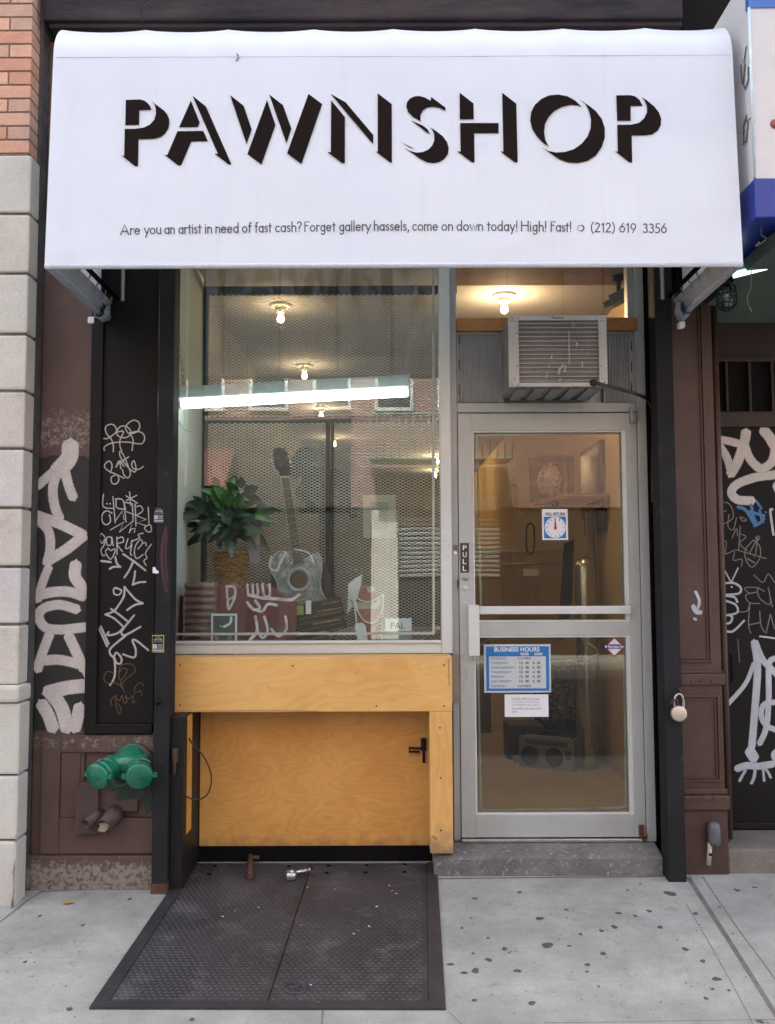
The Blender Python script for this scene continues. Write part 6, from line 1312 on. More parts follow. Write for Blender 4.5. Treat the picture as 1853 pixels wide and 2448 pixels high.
# tagline: geometric stroke alphabet (cap height 1, x-height .62)
def arc(cx, cy, rx, ry, a0, a1, n=10): return [(cx+rx*math.cos(math.radians(a0+(a1-a0)*i/n)), cy+ry*math.sin(math.radians(a0+(a1-a0)*i/n))) for i in range(n+1)]
XH = 0.62; HH = XH/2
def bowl(cx=0.28, r=0.25): return arc(cx, HH, r, HH-0.03, 90, 450, 14)
GLY = {
 'A': (0.85, [[(0, 0), (0.42, 1.0), (0.82, 0)], [(0.17, 0.33), (0.67, 0.33)]]), 'r': (0.32, [[(0.05, 0), (0.05, XH)], arc(0.25, 0.38, 0.2, 0.2, 180, 70, 6)]),
 'e': (0.56, [[(0.04, 0.33), (0.50, 0.33)]+arc(0.27, HH, 0.24, HH-0.03, 5, 320, 12)]), 'y': (0.52, [[(0, XH), (0.26, 0.05)], [(0.52, XH), (0.14, -0.30)]]),
 'o': (0.58, [bowl()]), 'u': (0.52, [[(0.05, XH), (0.05, 0.25)]+arc(0.26, 0.24, 0.21, 0.21, 180, 360, 8)+[(0.47, XH)], [(0.47, XH), (0.47, 0)]]),
 'a': (0.56, [bowl(0.27, 0.23), [(0.50, XH), (0.50, 0)]]), 'n': (0.50, [[(0.05, 0), (0.05, XH)], [(0.05, 0.36)]+arc(0.25, 0.38, 0.2, 0.21, 180, 0, 8)+[(0.45, 0)]]),
 't': (0.32, [[(0.15, 0.85), (0.15, 0)], [(0, XH), (0.30, XH)]]), 'i': (0.14, [[(0.06, 0), (0.06, XH)], [(0.06, 0.83), (0.06, 0.86)]]),
 's': (0.38, [arc(0.19, 0.46, 0.14, 0.13, 30, 270, 8)+arc(0.19, 0.18, 0.15, 0.15, 90, -150, 8)]), 'd': (0.58, [bowl(0.27, 0.23), [(0.50, 1.0), (0.50, 0)]]),
 'f': (0.32, [arc(0.27, 0.82, 0.15, 0.16, 70, 180, 5)+[(0.12, 0)], [(0, XH), (0.28, XH)]]), 'c': (0.48, [arc(0.28, HH, 0.24, HH-0.03, 50, 310, 10)]),
 'h': (0.50, [[(0.05, 0), (0.05, 1.0)], [(0.05, 0.36)]+arc(0.25, 0.38, 0.2, 0.21, 180, 0, 8)+[(0.45, 0)]]),
 '?': (0.46, [arc(0.22, 0.78, 0.2, 0.2, 170, -40, 9)+[(0.20, 0.42), (0.20, 0.25)], [(0.20, 0.04), (0.20, 0.02)]]), 'F': (0.50, [[(0.05, 0), (0.05, 0.97), (0.48, 0.97)], [(0.05, 0.6), (0.34, 0.6)]]),
 'g': (0.54, [bowl(0.27, 0.2), [(0.47, XH), (0.47, -0.1)]+arc(0.27, -0.1, 0.2, 0.2, 0, -150, 7)]), 'l': (0.14, [[(0.06, 0), (0.06, 1.0)]]), ',': (0.16, [[(0.1, 0.06), (0.04, -0.18)]]),
 'm': (0.82, [[(0.05, 0), (0.05, XH)], [(0.05, 0.38)]+arc(0.22, 0.40, 0.17, 0.2, 180, 0, 7)+[(0.39, 0)], [(0.39, 0.38)]+arc(0.57, 0.40, 0.18, 0.2, 180, 0, 7)+[(0.75, 0)]]),
 'w': (0.76, [[(0, XH), (0.2, 0.02), (0.38, XH), (0.56, 0.02), (0.75, XH)]]), '!': (0.2, [[(0.1, 1.0), (0.1, 0.28)], [(0.1, 0.05), (0.1, 0.02)]]),
 'H': (0.80, [[(0.05, 0), (0.05, 1)], [(0.72, 0), (0.72, 1)], [(0.05, 0.55), (0.72, 0.55)]]), '(': (0.3, [arc(0.5, 0.42, 0.42, 0.68, 125, 235, 8)]), ')': (0.3, [arc(-0.2, 0.42, 0.42, 0.68, 55, -55, 8)]),
 '2': (0.52, [arc(0.25, 0.70, 0.2, 0.2, 160, -30, 8)+[(0.04, 0.02)], [(0.04, 0.03), (0.48, 0.03)]]), '1': (0.3, [[(0.04, 0.74), (0.2, 0.88)], [(0.2, 0.88), (0.2, 0)]]),
 '6': (0.54, [bowl(0.27, 0.23), [(0.36, 0.92), (0.06, 0.42)]]), '9': (0.54, [arc(0.27, 0.60, 0.23, 0.28, 90, 450, 14), [(0.48, 0.50), (0.2, 0.0)]]),
 '3': (0.48, [arc(0.22, 0.68, 0.19, 0.2, 140, -80, 8), arc(0.22, 0.26, 0.22, 0.24, 85, -140, 8)]), '5': (0.48, [[(0.42, 0.9), (0.14, 0.9), (0.10, 0.52)], arc(0.2, 0.28, 0.24, 0.27, 115, -130, 9)])}
def base_y(x):
    pts = [(288, 561), (560, 556), (900, 551), (1200, 551.5), (1600, 557)]
    for (a, b_), (c_, d_) in zip(pts[:-1], pts[1:]):
        if x <= c_: return b_+(d_-b_)*(x-a)/(c_-a)
    return 557
words = [('Are',288,335),('you',345,385),('an',393,418),('artist',427,481),('in',490,507),('need',515,571),('of',579,601),('fast',610,649),('cash?',658,721),('Forget',728,802),('gallery',811,886),('hassels,',894,978),('come',986,1047),('on',1056,1083),('down',1092,1155),('today!',1165,1238),('High!',1246,1307),('Fast!',1317,1366),('(212)',1412,1471),('619',1481,1521),('3356',1537,1594)]
f = MB()
for wd, x0_, x1_ in words:
    adv = 0.11; tot = sum(GLY[c_][0]+adv for c_ in wd)-adv; kx = (x1_-x0_)/tot; x = x0_
    for c_ in wd:
        wdt, ss = GLY[c_]
        for s_ in ss:
            ribbon(f, [(x+u*kx, base_y(x)-v*24.0) for u, v in s_], 2.7, lambda a, b2, l: on_face(a, b2, 0.001+l*0.5), smooth=False)
        x += (wdt+adv)*kx
ribbon(f, arc(1388.5, 545, 7.5, 7, 0, 360, 18), 1.2, lambda a, b2, l: on_face(a, b2, 0.001+l*0.5), smooth=False)
ribbon(f, arc(1388.5, 545, 7.5, 7, -60, 80, 10), 3.0, lambda a, b2, l: on_face(a, b2, 0.0016+l*0.5), smooth=False)
f.build('tagline_lettering', M_inkgrey, AW)
f = MB(); f.tube([P(328, -60, -0.75), P(334, 0, -0.75), P(342, 70, -0.80)], 0.002, 6); tag(f.build('stay_wire', M_post), 'thin grey stay wire running up from the left of the awning', 'wire')
f = MB(); f.tube([P(890, -20, -0.6), P(922, 30, -0.65), P(945, 62, -0.7)], 0.0016, 6); tag(f.build('stay_wire', M_post), 'thin grey wire running up from the middle of the awning', 'wire')
f = MB(); f.tube(catmull([P(290, -10, -0.44), P(300, 8, -0.44), P(340, 14, -0.44), P(372, -6, -0.44)], 6), 0.002, 6); tag(f.build('loose_wire', M_rubber), 'thin black wire loop hanging on the sooty lintel', 'wire')

# ------------------------------------------------------------------ cellar hatch
HT = empty('cellar_hatch', Gp(640, 2250), 'double steel cellar hatch with raised tread and dark frame in the sidewalk', 'hatch')
M_tread = mat('worn_tread_plate', (0.050, 0.046, 0.046), 0.5, (0.022, 0.020, 0.022), 3, metal=0.2, bump=0.2, bscale=60, stain=(0.17, 0.16, 0.155), sscale=6, sthr=(0.50, 0.72), samt=0.55)
M_hframe = mat('hatch_frame_steel', (0.030, 0.030, 0.036), 0.5, (0.05, 0.046, 0.046), 5, metal=0.3, bump=0.2, bscale=40, stain=(0.22, 0.21, 0.2), sscale=18, sthr=(0.62, 0.7), samt=0.4)
FLo, FRo, BRo, BLo = Gp(213, 2414), Gp(1066, 2416), Gp(1044, 2062), Gp(452, 2062)
FLi, FRi, BRi, BLi = Gp(260, 2398), Gp(1025, 2400), Gp(1020, 2066), Gp(474, 2066)
up = lambda p_, l: Vector((p_.x, p_.y, gz(p_.y)+l))
f = MB()
for a, b_, c_, d_ in ((FLo, FRo, FRi, FLi), (FRo, BRo, BRi, FRi), (BLo, FLo, FLi, BLi)):
    f.prism([up(a, -0.004), up(b_, -0.004), up(c_, -0.004), up(d_, -0.004)], (0, 0, 0.012))
f.build('hatch_frame', M_hframe, HT)
f = MB(); f.prism([up(FLi, -0.003), up(FRi, -0.003), up(BRi, -0.003), up(BLi, -0.003)], (0, 0, 0.005)); f.build('seam_shade_plate', M_dark, HT)  # dark plate under the leaves; paints the shade seen in the seam
sF, sB = Gp(640, 2399), Gp(747, 2066)
def bil(a, b_, c_, d_, u, v): return a*(1-u)*(1-v)+b_*u*(1-v)+c_*u*v+d_*(1-u)*v
for a, b_, c_, d_ in ((FLi, sF, sB, BLi), (sF, FRi, BRi, sB)):
    g_ = 0.0022; w_ = (b_-a).length
    f = MB(); q = [bil(a, b_, c_, d_, u, v) for u, v in ((g_/w_, 0.004), (1-g_/w_, 0.004), (1-g_/w_, 0.998), (g_/w_, 0.998))]
    f.prism([up(p_, -0.002) for p_ in q], (0, 0, 0.008))
    dl = (d_-a).length; nu = int(w_/0.0235); nv = int(dl/0.0215)
    for j in range(nv):
        for i in range(nu):
            u = (i+0.5+(0.5 if j % 2 else 0))/nu; v = (j+0.5)/nv
            if u > 1-0.6/nu or u < 0.5/nu: continue
            c0 = bil(a, b_, c_, d_, 0.008+u*0.984, 0.006+v*0.99); s1 = 0.0098; s2 = 0.0042; n = len(f.v); zc_ = 0.0062
            sg = 1
            f.v += [up(c0+Vector((-s1, 0, 0)), zc_), up(c0+Vector((0, -s2, 0)), zc_), up(c0+Vector((s1, 0, 0)), zc_), up(c0+Vector((0, s2, 0)), zc_), up(c0, zc_+0.0032)]
            for k_ in range(4): f.face([n+k_, n+(k_+1) % 4, n+4])
    f.build('hatch_leaf', M_tread, HT)
f = MB(); c0 = Gp(708, 2366); n = len(f.v)
pts = [up(c0+Vector((0.042*math.cos(a), 0.042*math.sin(a), 0)), 0.008) for a in [2*math.pi*k_/28 for k_ in range(28)]]; f.tube(pts, 0.005, 6, closed=True)
f.tube([up(c0+Vector((-.025, -.005, 0)), 0.008), up(c0+Vector((.02, .01, 0)), 0.008)], 0.005, 6); f.tube([up(c0+Vector((-.01, .015, 0)), 0.008), up(c0+Vector((.012, -.02, 0)), 0.008)], 0.004, 6); f.build('lift_ring', M_tread, HT)
f = MB()
for px, py in ((514,2075),(501,2094),(692,2075),(786,2073),(877,2072),(968,2070),(781,2091),(874,2090),(967,2089)):
    f = MB(); c0 = Gp(px, py); f.lathe(up(c0, 0.008), [(0.012, 0), (0.010, 0.002), (0, 0.003)], 10); f.build('rivet', M_dark, HT)
f = MB(); a = up(Gp(599, 2062), 0.03); b_ = up(Gp(598, 2108), 0.022); f.tube([a, b_], 0.014, 8); f.tube([a+Vector((0.0, -0.02, 0)), a+Vector((0.045, -0.025, 0))], 0.01, 8)
tag(f.build('rusty_bolt', M_rust), 'rusty iron bolt lying at the back of the cellar hatch', 'bolt')
FT = empty('metal_fitting', up(Gp(700, 2100), 0.01), 'chrome pipe fitting lying on the seam of the cellar hatch', 'fitting')
f = MB(); f.lathe(up(Gp(696, 2106), 0.008), [(0.0, 0), (0.026, 0), (0.028, 0.006), (0.028, 0.03), (0.022, 0.036), (0.018, 0.036), (0.018, 0.02), (0, 0.02)], 20); f.build('coupling', M_chrome, FT)
f = MB(); a = up(Gp(706, 2100), 0.026); b_ = up(Gp(742, 2092), 0.024); d_ = b_-a; f.tube([a, b_], 0.009, 12)
for t in (0.35, 0.6, 0.85): f.tube([a+d_*t, a+d_*(t+0.08)], 0.013, 12)
f.build('stem', M_chrome, FT)
f = MB()
random.seed(9)
for i in range(14):
    q = Gp(random.uniform(480, 1000), random.uniform(2120, 2380)); s_ = random.uniform(.002, .005)
    if q.x < FLi.x: continue
    f.sphere(up(q, 0.009), s_, 1.3, 1, 0.4, 6, 4)
f.build('grit_specks', M_paper, HT)
# fallen leaves
M_leafy = mat('dry_yellow_leaf', (0.30, 0.20, 0.06), 0.7, (0.2, 0.12, 0.04), 30)
for px, py, L_, lb in ((258, 2120, 0.045, 'curled dry yellow leaf against the brown plinth'), (165, 2162, 0.05, 'dry yellow leaf lying on the pale sidewalk left of the hatch')):
    f = MB(); q = up(Gp(px, py), 0.006); random.seed(px); leafmesh(f, q-Vector((L_/2, 0, 0)), (1, 0.2, 0.15), L_, L_*0.28, 0.012, 0); tag(f.build('fallen_leaf', M_leafy), lb, 'leaf', 'fallen leaves by the storefront')

# ------------------------------------------------------------------ left neighbour: brick over rusticated stone
LB = empty('brick_stone_building', (-2.2, -0.4, 0), 'pale brick and rusticated stone corner of the building left of the shop', 'building')
Yn = -0.47; XC = XX(50, 1350, Yn)
def stonemat():
    return mat('pale_limestone', (0.56, 0.54, 0.47), 0.75, (0.48, 0.46, 0.40), 3, bump=0.15, bscale=40, stain=(0.28, 0.26, 0.24), sscale=4, sthr=(0.58, 0.72), samt=0.35)
M_stone = stonemat()
cr = [368, 510, 653, 798, 934, 1072, 1214, 1355, 1493, 1640]
f = MB()
zj = [ZZ(30, y, Yn) for y in cr]
for a, b_ in zip(zj[:-1], zj[1:]):
    for (x0_, x1_) in ((XC-0.95, XC-0.30) if False else (XC-3, XC),):
        f.cur = random.randrange(3); f.box(x0_, x1_, Yn, -0.36, b_+0.006, a-0.006, 0.010)
M_st2 = mat('pale_limestone_warm', (0.55, 0.51, 0.43), 0.75, (0.47, 0.43, 0.37), 3, bump=0.3, bscale=25, stain=(0.22, 0.19, 0.16), sscale=6, sthr=(0.56, 0.70), samt=0.45)
M_st3 = mat('pale_limestone_light', (0.56, 0.53, 0.49), 0.75, (0.48, 0.45, 0.42), 4, bump=0.3, bscale=25, stain=(0.25, 0.23, 0.2), sscale=3, sthr=(0.6, 0.72), samt=0.4)
f.build('stone_course', [M_stone, M_st2, M_st3], LB)
f = MB(); f.box(XC-3, XC-0.012, Yn+0.012, -0.37, zj[-1], zj[0]); f.build('stone_joint', mat('stone_joint_dark', (0.22, 0.19, 0.16), 0.9, (0.08, 0.07, 0.06), 12), LB)
f = MB(); f.box(XC-3, XC+0.02, Yn-0.035, -0.36, ZZ(30, 1678, Yn), zj[-1]+0.004, 0.016)
for a, b_ in ((1682, 1852), (1856, 2008), (2012, 2175)): f.box(XC-3, XX(42, 1900, Yn-.02), Yn-0.02, -0.37, ZZ(20, b_, Yn-.02), ZZ(20, a, Yn-.02), 0.012)
f.build('stone_base', M_stone, LB)
f = MB(); f.box(XC-14, xpl-0.003, -0.362, 0.3, -0.4, 15.5); f.build('party_wall', mat('sooty_mortar', (0.05, 0.045, 0.042), 0.9, (0.09, 0.08, 0.075), 14, bump=0.6, bscale=30), LB)
f = MB(); n0 = 0; NX_, NZ_ = 10, 70
for j in range(NZ_+1):
    zz = -0.03+0.78*j/NZ_
    for i in range(NX_+1):
        u = i/NX_; q = Vector((u*4, zz*14, 2)); h_ = noise.fractal(q, 0.8, 2.2, 6)
        bulge = math.sin(math.pi*u)*0.045*max(0, 1-j/NZ_)**0.5
        f.v.append(Vector((XC+0.015+(xpl-XC-0.012)*u+0.008*noise.noise(q*2), -0.40-bulge-0.028*h_*(1 if 0 < i < NX_ else 0)-0.10*(1-u)*max(0, 1-j/NZ_)**.5, zz)))
for j in range(NZ_):
    for i in range(NX_): a = j*(NX_+1)+i; f.face([a, a+1, a+NX_+2, a+NX_+1])
f.build('crumbling_mortar', mat('crumbling_mortar', (0.45, 0.42, 0.38), 0.95, (0.2, 0.18, 0.165), 25, bump=0.8, bscale=60), LB)
# bricks
cols = [(0.60, 0.33, 0.22), (0.55, 0.28, 0.18), (0.50, 0.32, 0.23), (0.62, 0.37, 0.25)]
ms = [mat('brick_tone_%s' % 'abcd'[i], c_, 0.8, tuple(x*0.85 for x in c_), 14, bump=0.25, bscale=70) for i, c_ in enumerate(cols)]
z = zj[0]+0.012; f = MB(); row = 0; chh = 0.0665; XB = XX(73, 200, Yn+0.01)
random.seed(2)
while z < 4.3:
    x = XB; off = 0.0 if row % 2 else 0.075
    first = True
    while x > XB-1.2:
        L_ = (0.10 if row % 2 else 0.205) if first else 0.205
        f.cur = random.randrange(4); f.box(x-L_, x, Yn+0.01, -0.36, z, z+chh-0.009, 0.002); x -= L_+0.009; first = False
    z += chh; row += 1
f.build('brick_wall', ms, LB)
f = MB(); f.box(XB-2.5, XB-0.004, Yn+0.016, -0.365, zj[0], 4.35); f.build('mortar', mat('tan_mortar', (0.30, 0.2, 0.15), 0.9), LB)

# ------------------------------------------------------------------ right neighbour: brown pilaster, graffiti door, soffit
RB = empty('brown_entrance_building', (2.2, 0.0, 0), 'brown cast iron storefront with black graffiti door right of the shop', 'building')
Yr = -0.155; qx0 = rx1+0.003
def zr(py): return ZZ(1680, py, Yr)
f = MB(); px1_ = XX(1722, 1500, Yr)
f.box(qx0, px1_, Yr, 0.3, gz(Yr)-0.02, 3.9)
# capital bands
f.box(qx0, px1_+0.012, Yr-0.016, Yr-0.0005, zr(1637), zr(1610), 0.006); f.box(qx0, px1_+0.004, Yr-0.010, Yr-0.0005, zr(1609), zr(1603), 0.003)
f.box(qx0, px1_+0.008, Yr-0.014, Yr-0.0005, zr(1898), zr(1884), 0.005); f.box(qx0, px1_+0.014, Yr-0.024, Yr-0.0005, zr(1936), zr(1899), 0.010)
f.box(qx0, px1_+0.006, Yr-0.008, Yr-0.0005, gz(Yr), zr(1938), 0.004)
for i in range(4):
    xk = qx0+0.012+i*0.048
    f.sphere((xk+0.012, Yr-0.018, zr(1627)), 0.008, 1, .6, .8, 8, 5)
    f.obox((xk+0.01, Yr-0.026, zr(1908)), Vector((0.014, 0, -0.008)), Vector((0, 0.004, 0)), Vector((0.003, 0, 0.006)))
def moulding(x0_, x1_, z0_, z1_):
    for k_, (o_, w_) in enumerate(((0.0, 0.010), (0.016, 0.007))):
        a, b_, c_, d_ = x0_+o_, x1_-o_, z0_+o_, z1_-o_; y0_, y1_ = Yr-0.011+0.003*k_, Yr-0.0005
        f.box(a, a+w_, y0_, y1_, c_, d_, 0.002); f.box(b_-w_, b_, y0_, y1_, c_, d_, 0.002); f.box(a+w_, b_-w_, y0_, y1_, d_-w_, d_, 0.002); f.box(a+w_, b_-w_, y0_, y1_, c_, c_+w_, 0.002)
moulding(qx0+0.004, px1_-0.045, zr(1583), 3.5); moulding(qx0+0.006, px1_-0.018, zr(1868), zr(1662))
f.build('pilaster', M_brown2, RB)
f = MB(); xcol = px1_+0.014; f.tube([(xcol+0.012, Yr+0.03, zr(2010)), (xcol+0.012, Yr+0.03, 3.0)], 0.016, 12); f.box(px1_+0.0005, xcol+0.02, Yr+0.045, 0.25, zr(2020), 3.0, 0.003); f.build('corner_bead', M_brown2, RB)
f = MB(); ribbon(f, [(1663,1415),(1667,1422),(1672,1436),(1670,1450),(1664,1460)], 7, onY(Yr)); ribbon(f, [(1658,1450),(1664,1462),(1674,1464)], 11, onY(Yr)); ribbon(f, [(1660,1479),(1664,1481)], 6, onY(Yr)); f.build('torn_paper', mat('torn_paper_white', (0.5, 0.52, 0.56), 0.7), RB)
Ydr = 0.17; ex0 = xcol+0.02
f = MB(); zd0, zd1 = ZZ(1800, 1985, Ydr), ZZ(1800, 1022, Ydr)
f.box(ex0-0.05, ex0+1.0, Ydr, Ydr+0.04, zd0, zd1, 0.003); gd = f.build('door', M_blackwood, RB)
f = MB(); f.box(ex0-0.04, ex0+1.0, Ydr-0.006, Ydr-0.0005, zd0+0.01, ZZ(1800, 1968, Ydr), 0.002); f.build('kick_rail', M_black, gd)
f = MB(); f.tube([P(1747, 1566, Ydr-0.01), P(1748, 1567, Ydr-0.03), P(1750, 1628, Ydr-0.03), P(1750, 1629, Ydr-0.01)], 0.004, 8); f.build('door_pull', M_dark, gd)
LAYER[0] = 0; g = MB(); SPRAY[0] = 5.5; Zr1, Zr2 = (1690, 1000, 3.951), (1690, 1500, 3.571)
strokes(g, [([(370,135),(355,220),(300,390),(228,520)],74), ([(105,200),(210,215),(320,245)],52), ([(112,250),(190,370),(228,510)],54), ([(350,230),(400,370),(480,460),(540,470),(620,400),(650,250),(660,200)],62), ([(540,115),(600,190),(660,300)],78), ([(720,520),(600,538),(450,560),(290,620),(232,700),(290,768),(425,778)],62)], *Zr1, Ydr)
g.build('graffiti', M_tagw, gd); SPRAY[0] = 0.0
g = MB(); strokes(g, [([(295,838),(370,870),(450,1000)],30), ([(420,815),(440,930),(470,990)],28), ([(400,880),(470,900),(540,920)],28), ([(540,910),(535,985)],14), ([(470,785),(515,850)],24), ([(450,1015),(500,990),(538,950)],28), ([(555,885),(560,888)],16), ([(500,870),(520,960)],24)], *Zr1, Ydr)
tag(g.build('graffiti', M_tagblue, gd), 'small blue marker tag')
g = MB()
thin = [[(130,800),(200,800),(245,870),(240,950),(135,1010)],[(140,840),(145,1000)],[(120,900),(185,870)],[(210,910),(200,1020),(250,1050),(280,940)],[(240,1130),(280,1040),(290,1110)],[(315,1020),(300,1250)],[(310,1090),(370,1120),(310,1180),(380,1250)],[(320,930),(375,960),(340,970),(310,935)],[(270,1240),(560,1325)],[(410,1260),(480,1130)],[(480,1130),(460,1290)],[(480,1110),(500,1130),(480,1150),(462,1130),(480,1110)],[(440,1150),(500,1210),(500,1320),(430,1405),(370,1340),(365,1240),(440,1150)],([(385,1325),(450,1365)],14),[(135,1155),(185,1170),(175,1280),(260,1250),(250,1340),(330,1330),(325,1400)],
 [(300,1830),(380,1820),(405,1750)],[(405,1750),(395,1950),(415,2030)],[(500,1820),(510,1950),(545,2020)],[(400,1950),(500,1930)],[(560,2030),(600,1850)],[(600,1850),(640,1990)],[(490,1600),(360,1600),(400,1650),(480,1640),(370,1670),(400,1740),(500,1750)],[(545,1635),(480,1610),(500,1700),(590,1760),(600,1700)],[(580,1600),(620,1780)],[(445,1480),(530,1550),(580,1470),(640,1550)],[(405,1268),(412,1270)],[(445,1310),(450,1312)]]
strokes(g, thin, *Zr1, Ydr, 10)
strokes(g, [([(265,100),(280,300)],7), ([(170,740),(172,680)],10)], *Zr2, Ydr, 8)
g.build('graffiti', M_taggrey, gd)
g = MB()
strokes(g, [([(145,1395),(230,1550)],14), ([(230,1550),(295,1415)],14), ([(155,1560),(250,1555),(320,1600),(300,1655),(165,1670),(260,1690),(288,1735)],20), ([(165,1720),(270,1760),(290,1830),(200,1860),(165,1840)],20), ([(168,1940),(220,1930),(240,1880),(205,1855)],20), ([(175,2010),(250,2010),(352,1912)],20), ([(500,2060),(570,2068),(650,2080)],15), ([(620,860),(600,880),(630,1100)],22), ([(230,1590),(240,1595)],14), ([(670,600),(640,640),(670,700)],40)], *Zr1, Ydr)
SPRAY[0] = 2.5
strokes(g, [([(405,130),(432,350),(410,700),(385,1010)],56), ([(370,1060),(400,1110)],84), ([(415,130),(480,280),(600,400)],48), ([(400,310),(330,480),(180,655)],30), ([(575,265),(530,320),(528,600),(508,850),(452,990)],42), ([(600,640),(500,650),(462,730),(500,830),(600,880)],40), ([(262,1205),(340,1180),(440,1185),(555,1168)],54), ([(330,1220),(300,1270),(280,1310)],16), ([(412,1225),(400,1290),(380,1330)],18), ([(480,1210),(485,1260),(490,1310)],13), ([(500,1205),(525,1240),(545,1282)],13), ([(600,1060),(575,1090),(600,1140)],50)], *Zr2, Ydr)
g.build('graffiti', M_tagcool, gd); SPRAY[0] = 0.0
# transom over that door
f = MB(); zt0, zt1 = ZZ(1800, 985, Ydr), ZZ(1800, 772, Ydr); zt2 = ZZ(1800, 865, Ydr)
M_dkb = mat('dark_brown_wood', (0.035, 0.018, 0.013), 0.6, (0.025, 0.013, 0.010), 6)
f.box(ex0-0.05, ex0+1.0, Ydr-0.02, Ydr+0.03, zd1+0.001, zt0, 0.005); f.box(ex0-0.05, ex0+1.0, Ydr-0.014, Ydr+0.03, zt2, zt2+0.03, 0.004)
f.box(ex0-0.05, ex0+1.0, Ydr-0.004, Ydr+0.03, zt2+0.0305, zt1)
for px in (1737, 1792, 1846): x = XX(px, 920, Ydr); f.box(x-0.007, x+0.007, Ydr-0.008, Ydr+0.02, zt0+0.0005, zt2-0.0005, 0.003)
f.build('transom_frame', M_dkb, RB)
f = MB(); f.box(ex0-0.05, ex0+1.0, Ydr+0.021, Ydr+0.028, zt0, zt2); f.build('transom_pane', mat('black_glass', (0.008, 0.008, 0.008), 0.6, spec=0.1), RB)
f = MB(); f.box(px1_-0.02, ex0+1.2, -0.98, Ydr+0.3, zt1, zt1+0.06); f.build('soffit', mat('teal_soffit', (0.055, 0.08, 0.07), 0.7, (0.04, 0.058, 0.052), 3), RB)
f = MB(); f.box(ex0-0.02, ex0+1.2, Ydr+0.05, Ydr+0.15, -0.2, zt1); f.box(1.4205, 15, -0.2, 0.5, zt1+0.061, 15.5); f.build('upper_wall', mat('sooty_black_wall', (0.008, 0.008, 0.008), 1.0, (0.014, 0.012, 0.012), 5, spec=0.1), RB)
zst = ZZ(1800, 2030, -0.15); f = MB(); f.box(XX(1738, 2050, -0.15), ex0+1.2, -0.15, 0.18, gz(-0.15)-0.02, zst, 0.012); f.build('door_step', mat('brownish_stone_step', (0.20, 0.175, 0.145), 0.85, (0.14, 0.12, 0.10), 6, bump=0.5, bscale=60, stain=(0.3, 0.28, 0.25), sscale=30, sthr=(0.62, 0.68), samt=0.5), RB)
# electrical stub on pilaster
f = MB(); ES = empty('conduit_stub', P(1705, 2060, Yr-0.03), 'grey junction cap on a short white conduit at the foot of the brown pilaster', 'conduit')
c = P(1707, 1990, Yr-0.04); f.lathe((c.x, Yr-0.04, c.z), [(0.0, -0.062), (0.024, -0.058), (0.030, -0.04), (0.030, 0.02), (0.024, 0.042), (0.0, 0.05)], 20); f.build('cap', mat('grey_cast_cap', (0.10, 0.105, 0.115), 0.5, bump=0.3), ES)
f = MB(); f.tube([P(1698, 2015, Yr-0.04), P(1694, 2068, Yr-0.04)], 0.011, 12); f.build('conduit', mat('dirty_white_pipe', (0.48, 0.43, 0.34), 0.6, (0.3, 0.26, 0.2), 14), ES)
f = MB(); f.tube([P(1697, 2038, Yr-0.04), P(1696.5, 2045, Yr-0.04)], 0.012, 12); f.build('pipe_band', M_post, ES)

# sign box
Ysb = -1.05; sbx = XX(1806, 500, Ysb); SB = empty('sign_box', (sbx+0.5, Ysb, 2.87), 'white box sign with blue bands projecting over the neighbouring door', 'sign')
z0_, z1_, z2_, z3_ = ZZ(1830, 520, Ysb), ZZ(1830, 425, Ysb), ZZ(1830, 18, Ysb), ZZ(1830, -60, Ysb)
f = MB(); f.box(sbx+0.004, sbx+1.5, Ysb+0.004, -0.21, z1_, z3_+0.02); f.build('white_panel', mat('cream_sign_panel', (0.60, 0.585, 0.565), 0.5, (0.57, 0.555, 0.535), 3, grain=0.02), SB)
M_blu = mat('royal_blue_enamel', (0.015, 0.04, 0.27), 0.35, (0.012, 0.03, 0.22), 4)
f = MB(); f.box(sbx, sbx+1.5, Ysb, -0.22, z0_, z1_-0.0005, 0.006); f.build('lower_band', M_blu, SB)
f = MB(); f.box(sbx, sbx+1.5, Ysb, Ysb+0.0035, z2_+0.0005, z3_+0.02); f.box(sbx, sbx+.0035, Ysb+0.0036, Ysb+0.03, z2_+0.0005, z3_+0.02); f.build('upper_band', mat('mid_blue_enamel', (0.04, 0.14, 0.45), 0.3, (0.03, 0.12, 0.4), 4), SB)
f = MB(); f.tube([(sbx+0.002, Ysb+0.002, z1_), (sbx+0.002, Ysb+0.002, z2_)], 0.006, 8); f.build('corner_trim', mat('pale_trim', (0.6, 0.7, 0.75), 0.3), SB)
sx_ = sbx+0.0025
def side(px, py):                                  # point on the sign's left side
    d = ray(px, py); s_ = (sx_-CAM.x)/d.x; return CAM+d*s_
f = MB()
def sidefn(px, py, l): q = side(px, py); return Vector((sx_-l, q.y, q.z))
for pts, wd in (([(1785,110),(1779,150)],2.5), ([(1772,155),(1775,200)],3), ([(1782,152),(1778,200),(1782,212)],3), ([(1790,160),(1790,190),(1782,214)],3), ([(1778,300),(1779,345)],3), ([(1774,318),(1782,314)],2), ([(1776,345),(1785,335)],2.5), ([(1786,275),(1778,305)],3), ([(1790,290),(1785,340)],2.5), ([(1783,292),(1795,282)],2.5)):
    ribbon(f, pts, wd, sidefn, smooth=False)
f.build('side_lettering', mat('sign_grey_letters', (0.14, 0.13, 0.12), 0.5), SB)
f = MB(); c = P(1853, 295, Ysb-0.001); f.lathe((c.x+0.002, Ysb+0.004, c.z), [(0.02, 0), (0.02, -0.002), (0, -0.002)], 16, 'Y'); f.build('front_mark', mat('red_brown_mark', (0.3, 0.08, 0.05), 0.5), SB)
